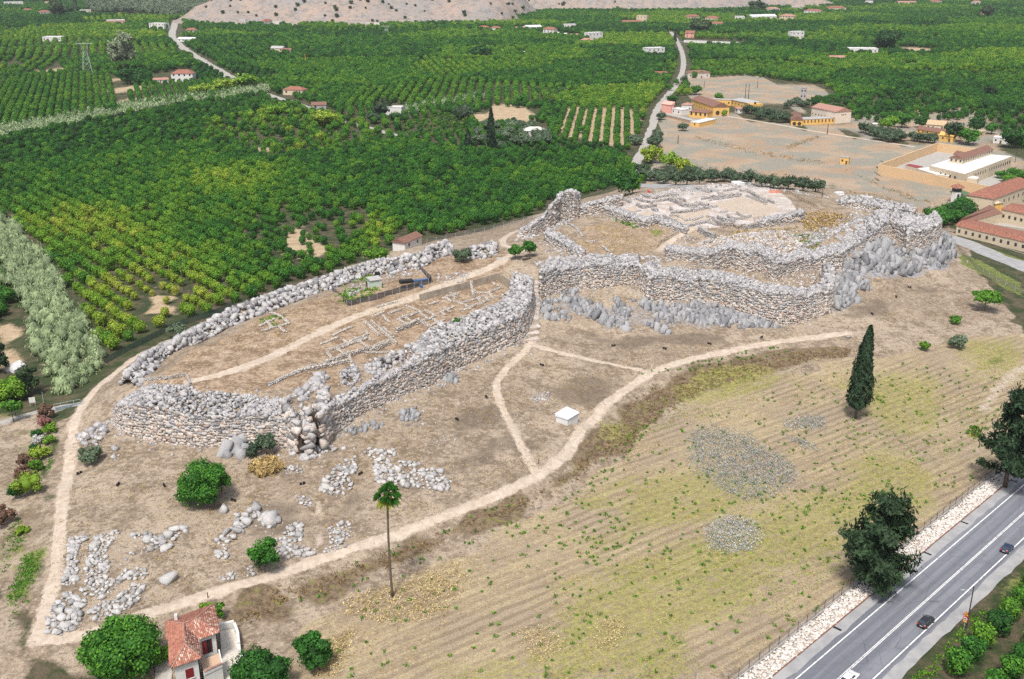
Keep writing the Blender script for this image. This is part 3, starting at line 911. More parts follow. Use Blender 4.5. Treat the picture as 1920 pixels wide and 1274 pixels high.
# gate tower of the middle citadel and the walls round it
great_wall('tallest ruined tower stump of the east gate beside the orchard', "1043 418 372 1050 362,1058 414 362 1066 358,1075 412 363 1078 360,1086 408 372 1084 364", 1.0, 1.2, .4, keep=1, most=120)
great_wall('sloping broken wall descending from the gate tower', "972 446 438 978 430,995 444 424 1002 414,1018 436 408 1028 398,1040 424 380 1050 372", 1.1, 1.2, .4, keep=1, most=150)
great_wall('low wall along the ramp below the grassy terrace', "1020 452 436 1028 430,1040 462 448 1050 440,1065 478 462 1074 455,1088 492 478 1096 472", 1.0, 1.0, .3, keep=1, most=80)
great_wall('thick back wall between the gate tower and the palace', "1090 408 388 1094 382,1125 400 380 1128 375,1165 388 371 1166 366", 1.0, 1.1, .3, keep=1, most=80)
great_wall('palace terrace retaining wall with notched corners', "1133 402 389 1140 384,1172 418 404 1180 398,1176 418 406 1183 400,1206 428 415 1212 408,1234 420 410 1234 404,1240 424 416 1244 410,1285 440 430 1290 424", .8, .8, .2, keep=1, most=100)
great_wall('rounded end of the palace terrace wall above the grass slope', "1430 428 416 1425 410,1470 422 407 1468 402,1500 416 399 1494 396,1508 410 396 1500 392", .8, .8, .2, keep=1, most=80)
great_wall('jumbled rear wall of dark grey rubble at the far crest', "1575 385 376 1582 368,1610 392 380 1618 372,1640 398 386 1650 376,1672 404 392 1684 382,1705 414 398 1716 388", 1.2, 1.3, .3, keep=1, most=150)

# far side of the lower citadel: a ridge of loose boulders; inner foot, crest and its height over the foot
def ridge(label, spec, size, most=300, out=5.0, mat=MAT_STONE):
    F_, C_, O_ = [], [], []
    for fx, fy, cx_, cy_, h_ in nums(spec):
        f = hit(fx, fy)
        c = at(cx_, cy_, f.z + h_)
        if (c - f).xy.length > 6.5:
            c = f + (c - f) * (6.5 / (c - f).xy.length); c.z = f.z + h_
        d = (c - f); d.z = 0; d.normalize()
        F_.append(f - Vector((0, 0, .4))); C_.append(c)
        o_ = c + d * out
        O_.append(Vector((o_.x, o_.y, min(c.z - 1.5, zt(o_.x, o_.y) - .2))))
    root = thing('cyclopean_wall', label, 'stone wall', drop(F_[len(F_) // 2]))
    mb, pile = MB(), Pile()
    a, b = Strip(F_, C_), Strip(C_, O_)
    a.core(mb, .35); b.core(mb, .35)
    a.rubble(pile, size, mat, 1.0, .25, .85); b.rubble(pile, size, mat, .8, .1, .85)
    d = 0
    while d < a.len:
        pile.rand(a.pos(d, 1) + Vector((0, 0, random.uniform(.1, .6))), size * random.uniform(.9, 1.45), mat, .9)
        d += size * .8
    o = mb.build('core', [MAT_CORE], root, True); o.location = -root.location
    pile.build(root, most, 8.5)
ridge('line of big loose grey boulders edging the lower citadel above the orchard fence', "262 724 238 706 1.2,286 698 268 668 2,308 674 300 654 2,336 657 330 642 2,383 640 372 617 2.2,433 613 428 584 2.4,500 587 490 555 2.4,567 562 548 540 2.2", 1.7)
ridge('tumbled grey boulder wall behind the fenced work yard', "567 562 552 540 2.0,625 542 615 518 2.2,687 518 690 490 2.4,758 508 735 480 2.4,800 500 785 462 2.6,812 490 806 448 3.2,840 480 836 456 3,850 478 848 466 2", 1.6)
ridge('heap of boulders around the round olive bush by the track', "880 487 882 466 2,905 486 900 458 2.4,925 480 918 446 3,934 478 932 464 2", 1.5, 60)

# ---------------------------------------------------------------- low foundation walls
def low_wall(line, h=.6, th=.7, label='', group='', size=.55, mat=MAT_STONE, name='foundation_wall', core=MAT_RUBBLE):
    L = resample(line, .8)
    pile = Pile(); mb = MB()
    vs = []
    for i, p in enumerate(L):
        t_ = L[min(i + 1, len(L) - 1)] - L[max(i - 1, 0)]; t_.z = 0; t_.normalize()
        n_ = Vector((-t_.y, t_.x, 0))
        z0 = zt(p.x, p.y)
        hh = h * random.uniform(.75, 1.1)
        for o_, z_ in ((-th / 2, z0 - .3), (-th / 2 * .9, z0 + hh), (th / 2 * .9, z0 + hh), (th / 2, z0 - .3)):
            q = p + n_ * o_
            vs.append((q.x, q.y, z_))
        for k in range(max(1, int(h / .5))):
            for sd_ in (-1, 1):
                q = p + n_ * (sd_ * th * .42) + t_ * random.uniform(-.3, .3)
                pile.put(Vector((q.x, q.y, z0 + min(h, (k + .5) * .5))), t_, n_, Vector((0, 0, 1)), (size * random.uniform(.6, 1.0), size * .45, size * random.uniform(.4, .6)), mat)
        if random.random() < .8:
            pile.rand(Vector((p.x, p.y, z0 + hh)), size * random.uniform(.7, 1.2), mat, .6)
    n = len(L)
    mb.add(vs, [(i * 4 + k, (i + 1) * 4 + k, (i + 1) * 4 + k + 1, i * 4 + k + 1) for i in range(n - 1) for k in range(3)] + [(0, 1, 2, 3), tuple(n * 4 - 4 + k for k in (3, 2, 1, 0))])
    root = thing(name, label, 'stone wall', drop(L[0]), group=group)
    o = mb.build('core', [core], root); o.location = -root.location
    o = pile.joined(pile.st, 'small_stones', root); o.location = -root.location
    tag(o, kind='stuff')
def z6(s): return [hit(560 + x / 3.54, 380 + y / 3.54) for x, y in nums(s)]
def z7(s): return [hit(180 + x / 3.54, 560 + y / 3.54) for x, y in nums(s)]
def z1(s): return [hit(960 + x / 3.84, 330 + y / 3.84) for x, y in nums(s)]
def zA(s): return [hit(1130 + x / 9.6, 330 + y / 9.6) for x, y in nums(s)]
def zB(s): return [hit(1300 + x / 7.385, 330 + y / 7.385) for x, y in nums(s)]
LH = 'low stone foundation wall of a dug-out house in the lower citadel'
for s_, h_ in (("655 780,735 825,860 780,800 730,655 780", .6), ("840 720,910 755,860 780", .5), ("940 735,1030 695", .5), ("940 735,978 752", .5), ("1085 675,1130 705,1260 655,1230 625,1085 675", .6), ("1165 590,1180 605,1250 605,1350 570", .6), ("200 985,330 935,460 880,445 860", .6), ("260 980,300 1005", .5), ("260 980,460 900,485 920", .6), ("410 930,450 960", .5), ("190 1000,215 1035", .5), ("440 800,530 885", .8), ("485 800,650 945", .9), ("120 1100,330 1020,440 985,600 935", 1.2), ("0 1130,90 1110,330 1060", 1.0), ("650 862,800 800", 1.6), ("800 800,880 845", 1.2), ("560 840,620 895", .9), ("480 995,600 945", 1.3), ("325 1000,355 1080", .8), ("850 830,960 785", .5), ("1070 720,1135 708", .5), ("1265 605,1290 640", .5), ("1140 540,1160 630", 1.2), ("230 885,350 830", .4), ("980 640,1010 660", .4), ("440 1000,600 1000,640 1020", .6), ("300 920,330 950", .5), ("370 900,400 930", .5), ("520 700,650 660", .5), ("560 760,600 800", .6), ("600 740,690 712", .5), ("720 690,790 720", .5), ("870 680,930 660", .5), ("960 640,1060 610", .6), ("1000 600,1040 640", .6), ("1190 640,1215 680", .5), ("1290 540,1330 560", .5), ("1040 660,1085 675", .6), ("900 780,940 830", .5), ("960 700,1000 730", .5), ("500 760,560 730", .5), ("150 940,260 900", .4), ("700 760,760 800", .5)):
    low_wall(z6(s_), h_, .7, LH, 'foundation walls inside the lower citadel', .5, MAT_PALE)
LN = 'pale foundation wall of a small ruined building beside the track fork'
for s_ in ("1160 100,1285 172", "1085 188,1180 140", "1110 218,1285 165", "1130 150,1165 195", "1215 190,1255 228"):
    low_wall(z7(s_), .45, .7, LN, 'foundation walls beside the track fork', .5, MAT_PALE)
low_wall(z7("340 545,470 535,600 515,628 578"), .9, .5, 'low brown earth wall with a sharp corner inside the rounded end', '', .4)
low_wall(z7("1150 578,1250 530,1340 490,1440 450"), .7, .8, 'long low rubble wall leading to the tumbled blocks', '', .6)
LP = 'low grey foundation wall on the palace terrace'
for s_, h_ in (("560 690,760 780,1020 740", .5), ("480 680,680 630", .4), ("620 540,740 590,960 560", .9), ("900 620,970 640", .7), ("1100 740,1500 930,1920 830", .7), ("1210 730,1340 720,1380 750", .4), ("1230 680,1500 660,1900 590", .7), ("1200 450,1300 480,1450 560,1720 580", 1.3), ("1260 430,1400 430,1480 470", .8), ("1220 600,1250 640", .9), ("900 480,1190 430", .6), ("1000 400,1360 350", .7), ("980 410,1280 320", .5), ("720 360,820 400,960 420", .8), ("620 430,740 470,880 500", .7), ("390 440,500 490", .6), ("1690 240,1920 310", .6), ("1680 520,1780 510,1880 560", .7), ("1640 800,1790 740", .3), ("1480 810,1570 800", .3)):
    low_wall(zA(s_), h_ * 1.5, .8, LP, 'foundation walls of the palace', .55, MAT_STONE)
for s_, h_ in (("130 330,400 300,660 270", .8), ("230 345,420 320,640 285", .5), ("650 215,780 240,1010 380", .9), ("740 285,1000 395", .6), ("900 310,1110 385", .7), ("340 250,420 270", .6), ("420 220,600 190", .6), ("40 390,200 430", .8), ("0 500,320 430", .5), ("190 570,270 600", .6), ("340 600,440 640,550 650", 1.0), ("480 590,560 640", 1.1), ("280 620,400 690,540 680", .8), ("550 690,620 720,710 690", .5), ("540 590,620 610,690 600", .5), ("600 530,720 590,790 570", .6), ("380 510,470 500", .4), ("60 190,240 230", .8), ("0 680,150 640,330 690", .6), ("720 740,900 700,930 720", 1.2), ("80 770,200 840,300 880", 1.4), ("150 950,260 920", .8)):
    low_wall(zB(s_), h_ * 1.5, .8, LP, 'foundation walls of the palace', .55, MAT_STONE)
LM = 'row of half-buried stones crossing the dry grass terrace'
for s_ in ("380 350,510 440", "540 480,610 470", "650 510,700 550"):
    low_wall(z1(s_), .35, .6, LM, 'stone rows on the grass terrace', .5)

# smooth concrete retaining walls of the dig
t = NT('earth_concrete')
x_ = t.mix(t.ss(t.noise(.5, 5, .65), .35, .65), (0.26, 0.215, 0.165), (0.37, 0.32, 0.26))
t.col(x_); t.bump(t.noise(2, 4, .6), .08, .5)
MAT_CONC = t.m
for s_, h_, lb in (("805 655,960 612,1130 575", 2.2, 'smooth earth-coloured retaining wall below the wide track'), ("1160 565,1320 515", 2.4, 'smooth brown retaining wall at the back of the deepest trench'), ("1320 515,1405 575", 2.6, 'smooth brown retaining wall closing the end of the trench')):
    L = z6(s_)
    mb = MB()
    for a, b in zip(L, L[1:]):
        d = b - a
        z0 = min(a.z, b.z) - .6
        mb.box(((a.x + b.x) / 2, (a.y + b.y) / 2, z0), (d.xy.length + .3, .35, h_ + .6 + abs(a.z - b.z)), math.atan2(d.y, d.x))
    tag(mb.build('retaining_wall', [MAT_CONC]), lb, 'retaining wall', kind='thing')

# ---------------------------------------------------------------- bedrock: tilted limestone slabs
bed = bpy.data.objects.new('bedrock', None); col.objects.link(bed)
tag(bed, kind='structure')
slab = Pile()
_a, _b = hit(1610, 490), hit(1690, 514)
STRIKE = math.atan2(_b.y - _a.y, _b.x - _a.x)
def slabs(poly, n, size, mat=MAT_ROCK, thin=.5, gap=1.0):
    """broken fins of rock in parallel rows along one strike, all leaning the same way"""
    w_ = [hit(*p) for p in pts(poly)]
    poly2 = [(p.x, p.y) for p in w_]
    sx, sy = math.cos(STRIKE), math.sin(STRIKE)
    us = [p.x * sx + p.y * sy for p in w_]; vs_ = [-p.x * sy + p.y * sx for p in w_]
    v = min(vs_)
    while v < max(vs_):
        u = min(us) + random.random()
        lift = random.uniform(-.25, .2)
        while u < max(us):
            s_ = size * random.choice((.6, .8, 1, 1.2, 1.7)) * 1.1
            x, y = u * sx - v * sy, u * sy + v * sx
            x += random.gauss(0, .25); y += random.gauss(0, .25)
            if inpoly([x], [y], poly2)[0] and random.random() < .86:
                e = Matrix.Rotation(STRIKE + random.gauss(0, .16), 3, 'Z') @ Matrix.Rotation(R(random.gauss(-30, 9)), 3, 'X') @ Matrix.Rotation(R(random.gauss(24, 9)), 3, 'Y')
                slab.put(Vector((x, y, zt(x, y) + s_ * (.12 + lift))), e.col[0], e.col[1], e.col[2], (s_ * random.uniform(.36, .7), s_ * random.uniform(.34, .6), s_ * random.uniform(.5, .85)), mat, SLABS)
            u += s_ * random.uniform(.8, 1.15)
        v += size * random.uniform(.8, 1.3) * gap
slabs("1042 552,1080 545,1086 560,1064 572,1044 566", 16, 1.5)
slabs("1068 572,1100 556,1142 590,1180 610,1186 622,1150 616,1118 604,1080 590", 34, 1.3)
slabs("1004 566,1040 562,1062 592,1040 606,1016 600", 20, 1.0, gap=1.5)
slabs("1200 572,1330 576,1400 598,1460 612,1400 618,1290 604", 30, .9, gap=1.7)
slabs("1140 560,1170 572,1190 590,1170 604,1146 580", 14, 1.0)
slabs("1180 562,1220 572,1262 580,1280 606,1258 612,1230 592", 22, 1.0)
slabs("1268 575,1320 562,1360 580,1420 612,1380 606,1320 612,1290 600", 44, 1.0)
slabs("1330 560,1400 585,1450 612,1480 606,1470 616,1420 614,1370 596", 34, .9)
slabs("1205 606,1226 602,1256 626,1240 628", 12, .9)
slabs("1050 588,1074 600,1068 608,1046 596", 8, .9)
slabs("1400 598,1436 604,1440 612,1402 610", 10, .8)
slabs("1572 510,1604 472,1660 450,1700 474,1756 464,1770 440,1786 486,1770 502,1700 516,1668 516,1620 510,1590 530,1606 568,1570 582,1560 560", 330, 1.45)
slabs("1560 560,1590 545,1640 545,1620 530,1580 520", 46, 1.0)
slabs("1560 560,1600 572,1570 582", 14, 1.0)
slabs("826 702,846 694,860 704,856 718,830 718", 12, 1.1)
slabs("412 838,450 832,452 850,420 862", 8, 1.5)
slabs("432 840,470 836,462 858,436 862", 7, 1.4)
slabs("744 770,780 766,790 792,756 790", 16, .6)
slabs("640 806,700 790,720 800,670 818", 16, .8)
slabs("1350 470,1420 458,1440 478,1390 490", 12, .8)
slab.st.sort(key=lambda q: -q[4])
for m, lib, k, mat, _ in slab.st[:300]:
    o = inst('rock_slab', stone_me(lib, k, mat), bed); o.matrix_basis = m
o = slab.joined(slab.st[300:], 'small_slabs', bed); tag(o, kind='stuff')

# rubble slopes: loose small stones nobody could count
loose = Pile()
def scatter(poly, n, size, mat=MAT_STONE, pile=None, flat=.7, sink=.0):
    P_ = pts(poly)
    xs = [p[0] for p in P_]; ys = [p[1] for p in P_]
    k = tries = 0
    while k < n and tries < n * 15:
        tries += 1
        x, y = random.uniform(min(xs), max(xs)), random.uniform(min(ys), max(ys))
        if not inpoly([x], [y], P_)[0]: continue
        k += 1
        (pile or loose).rand(hit(x, y) + Vector((0, 0, size * .12 - sink)), size * random.choice((.4, .6, .8, 1, 1.4)), mat, flat)
scatter("1300 475,1340 445,1400 438,1470 436,1500 450,1505 478,1452 490,1420 462,1340 466", 1300, .8, MAT_FACE)
scatter("1340 450,1440 432,1520 436,1560 445,1510 470,1440 465", 420, 1.0)
scatter("965 446,1000 425,1040 400,1090 410,1060 425,1010 440,990 452", 260, 1.0)
scatter("1215 508,1260 500,1330 508,1400 524,1440 534,1440 540,1330 515,1240 512", 160, .8)
scatter("1340 510,1450 534,1520 540,1540 520,1510 510,1450 524,1400 512", 160, .7, MAT_FACE)
scatter("1060 488,1200 482,1240 480,1240 498,1196 484,1060 496", 200, .9)
scatter("1240 470,1340 466,1300 480,1250 492", 120, .7)
scatter("1500 470,1552 448,1590 430,1640 404,1660 396,1600 416,1540 440", 260, .9)
scatter("1130 392,1190 366,1300 346,1420 344,1500 356,1560 372,1500 366,1400 352,1300 356,1200 374", 520, .8)
scatter("1660 396,1700 400,1750 402,1740 412,1700 410", 200, 1.0)
scatter("1500 440,1560 425,1600 400,1640 405,1590 425,1550 445", 200, .8)
scatter("1560 375,1620 370,1700 395,1690 402,1600 392", 420, .9)
scatter("1290 470,1340 455,1330 475,1295 482", 70, .7)
scatter("1260 450,1300 440,1310 455,1270 462", 40, .7)
scatter("1020 470,1050 452,1080 475,1060 486,1030 490", 90, .8)
scatter("1000 490,1060 484,1040 500,1012 505", 70, .9)
scatter("640 545,700 520,780 500,800 510,700 535,660 560", 260, .7)
scatter("820 515,880 510,870 530,820 532", 90, .7)
scatter("620 700,700 650,760 660,720 720,640 735", 60, .7)
scatter("270 730,330 735,420 742,540 748,600 730,560 760,430 760,300 745", 200, .8)
scatter("750 770,800 765,800 800,760 800", 70, .5)
scatter("760 640,960 560,1000 540,960 600,800 660", 160, .6)
scatter("1140 400,1190 380,1300 352,1430 350,1490 380,1480 410,1300 430,1220 415", 260, .35)
scatter("1180 372,1300 350,1330 360,1260 372", 150, .6)
scatter("990 740,1030 735,1032 752,1000 756", 60, .6)
scatter("1690 505,1720 498,1750 506,1720 512", 14, .7)
scatter("300 720,600 640,900 500,940 540,760 640,560 740", 180, .3, MAT_FACE)
scatter("120 1000,1000 720,1000 880,480 1080,130 1190", 420, .22, MAT_BLOCK)
o = loose.joined(loose.st, 'rubble', None)
tag(o, 'loose grey and pinkish rubble strewn over the ruins and slopes', 'rubble', kind='stuff')

# blocks on the small rubble heap left of the gap
def heap(label, poly, n, size, h, most=60):
    P_ = pts(poly)
    w_ = [hit(*p) for p in P_]
    c = sum(w_, Vector()) / len(w_)
    root = thing('stone_heap', label, 'stone heap', drop(c))
    pile = Pile()
    poly2 = [(p.x, p.y) for p in w_]
    k = tries = 0
    xs = [p[0] for p in poly2]; ys = [p[1] for p in poly2]
    while k < n and tries < n * 20:
        tries += 1
        x, y = random.uniform(min(xs), max(xs)), random.uniform(min(ys), max(ys))
        if not inpoly([x], [y], poly2)[0]: continue
        k += 1
        e = min(1, segdist(np.array([x]), np.array([y]), poly2, True)[0] / 1.8)
        pile.rand(Vector((x, y, zt(x, y) + random.uniform(0, h) * e)), size * random.uniform(.7, 1.35), MAT_STONE, .85)
    pile.build(root, most, 8)
heap('rounded heap of grey blocks inside the low wall, nearer the cistern openings', "636 706,652 692,668 690,676 712,660 726,644 722", 60, 1.5, 2.6)
heap('long heap of grey blocks inside the low wall beside the dug-out rooms', "680 690,720 672,752 660,764 674,730 690,700 706", 110, 1.5, 2.2, 80)
heap('big tumbled blocks crowning the broken wall above the cistern openings', "535 752,570 728,596 704,612 706,606 728,580 744,560 756", 70, 1.7, .9, 80)
heap('blocks sliding down between and above the cistern openings', "545 770,585 758,612 752,614 788,598 798,560 806", 16, 1.3, .4, 60)
heap('blocks fallen in front of the cistern openings', "560 858,576 846,606 838,612 850,590 860,570 866", 34, 1.5, 1.0, 40)
heap('blocks tumbled at the tip of the rounded wall by the path', "150 812,172 800,200 790,210 800,206 812,180 830,150 836", 26, 1.6, .6, 30)

# dark cistern mouths: near-black colour standing in for shade between the broken blocks
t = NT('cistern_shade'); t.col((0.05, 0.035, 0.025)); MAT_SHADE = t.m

# fallen blocks lying on the open ground, one object each
BLOCKS = [
 ("128 1012,160 1004,166 1012,150 1020,142 1040,146 1090,140 1098,118 1098,122 1080,130 1040", 62, 1.15, 'ranged in the left of two upright rows'),
 ("176 1008,220 996,222 1006,206 1020,202 1048,204 1070,196 1084,222 1092,224 1098,190 1124,160 1116,152 1112,164 1090,160 1066,170 1030", 105, 1.05, 'in the broad right-hand row of ranged blocks'),
 ("88 1160,104 1130,130 1112,158 1130,152 1160,140 1180,110 1194,84 1188", 46, 1.35, 'heaped at the bend of the path'),
 ("168 1142,190 1132,216 1126,250 1100,270 1098,262 1124,244 1140,206 1160,180 1166,170 1150", 50, 1.1, 'strewn near the big round tree'),
 ("222 1084,236 1072,262 1066,278 1072,276 1084,250 1090,232 1092", 14, 1.4, 'in the short row pointing at the large lone block'),
 ("232 1054,244 1038,276 1040,300 1026,312 1012,300 1006,280 1004,262 1002,246 1000,250 1012,272 1014,290 1020,270 1036,240 1048", 26, 1.2, 'in the curved row in mid-field'),
 ("300 1014,316 1004,326 1010,318 1034,300 1034", 6, 2.4, 'among the biggest of the curved row'),
 ("318 996,346 990,350 998,330 1010", 5, 1.3, 'at the upper end of the curved row'),
 ("404 1018,420 1004,434 990,444 966,464 960,480 956,488 966,470 980,456 996,440 1010,420 1024", 22, 1.8, 'in the arc below the round bush'),
 ("478 958,500 962,526 968,524 982,504 990,490 984", 10, 2.4, 'among the dark large blocks of the arc'),
 ("500 1022,530 1010,540 990,556 976,566 984,566 1010,560 1020,580 1034,590 1040,560 1046,530 1048,510 1036", 48, 1.2, 'behind the small bright tree'),
 ("404 1040,424 1030,430 1046,414 1052", 9, 1.1, 'in the small knot right of the lone block'),
 ("410 1082,440 1074,450 1084,420 1090", 12, .8, 'in the small row beside the path'),
 ("462 1068,472 1060,476 1080,464 1082", 5, 1.1, 'beside the trunk of the small bright tree'),
 ("600 920,626 880,650 862,668 856,668 880,660 916,644 930,610 926", 42, 1.5, 'in the loose cluster left of the palm'),
 ("680 846,704 840,738 846,740 856,716 862,690 856", 14, 1.4, 'topping the cluster behind the palm'),
 ("700 866,722 860,746 880,780 884,818 880,848 906,842 920,804 918,770 914,738 908,704 906,704 888", 82, 1.4, 'in the long cluster behind the palm'),
 ("744 868,770 862,790 870,776 876,752 876", 8, 1.3, 'at the back of the long cluster'),
 ("612 996,624 986,656 980,660 1000,640 1020,616 1022", 26, 1.1, 'by the bank path left of the palm'),
 ("604 1030,640 1020,650 1028,612 1042", 10, .8, 'scattered along the edge of the bank path'),
 ("146 826,180 806,196 806,186 836,160 838", 10, 1.7, 'between the path and the rounded wall'),
 ("212 838,222 838,224 862,210 866", 5, 1.2, 'below the tip of the rounded wall'),
 ("524 880,560 872,568 886,540 896", 14, .9, 'below the dry orange bush'),
 ("554 930,580 934,584 950,556 946", 12, .7, 'beside the narrow footpath'),
 ("880 688,884 680,894 684,892 696", 3, .9, 'below the long high wall'),
 ("820 718,836 722,828 734", 5, .8, 'below the tilted slabs at the wall foot'),
 ("790 830,850 815,864 830,810 846", 16, .55, 'scattered on the slope above the cluster'),
]
nb = 0
rest = Pile()
def block(p, size, lab, grp=None, sc3=None):
    o = inst('stone_block', stone_me(STONES, random.randrange(14), MAT_BLOCK), None, p + Vector((0, 0, size * .16)), (random.uniform(-.3, .3), random.uniform(-.3, .3), random.uniform(0, 6.3)), sc3 or [size / 2 * random.uniform(.8, 1.3), size / 2 * random.uniform(.75, 1.05), size / 2 * random.uniform(.6, .9)])
    return tag(o, lab, 'stone block', grp)
BL = []
for poly, n_, size_, where in BLOCKS:
    n_ = int(n_ * 1.3)
    P_ = pts(poly)
    xs = [p[0] for p in P_]; ys = [p[1] for p in P_]
    got = []
    tries = 0
    dmin = .8
    while len(got) < n_ and tries < n_ * 60:
        tries += 1
        if tries % (n_ * 10) == 0: dmin *= .85
        x, y = random.uniform(min(xs), max(xs)), random.uniform(min(ys), max(ys))
        if not inpoly([x], [y], P_)[0]: continue
        p = hit(x, y)
        if any((p - q).length < size_ * dmin for q in got): continue
        got.append(p)
    for q_ in range(n_):
        x, y = random.uniform(min(xs) - 4, max(xs) + 4), random.uniform(min(ys) - 3, max(ys) + 3)
        if inpoly([x], [y], P_)[0] or q_ % 4 == 0: rest.rand(hit(x, y), random.uniform(.2, .55), MAT_BLOCK)
    for p in got: BL.append((size_ * .92 * random.choice((.5, .65, .8, .9, 1, 1.2, 1.45)), p, where))
BL.sort(key=lambda q: -q[0] / mpp(q[1]))
for s_, p, where in BL[:295]:
    block(p, s_, 'fallen stone block ' + where, 'fallen stone blocks ' + where)
for s_, p, where in BL[295:]:
    rest.rand(p + Vector((0, 0, s_ * .16)), s_, MAT_BLOCK)
tag(rest.joined(rest.st, 'small_blocks', None), 'smaller fallen stones lying among the blocks', 'stones', kind='stuff')
block(hit(316, 1090), 3.0, 'large pale lone block on open ground above the bank path', None, (1.6, 1.2, .85))
block(hit(420, 960), 2.3, 'pointed lone block below the round bush', None, (.95, .9, 1.1))
block(hit(1590, 634) , 1.5, 'round pale stone drum beside the end of the bank path', None, (.8, .8, .6))
block(hit(1813, 494), 1.6, 'upright pale stone at the foot of the rock slope by the road fence', None, (.45, .45, 1.1))
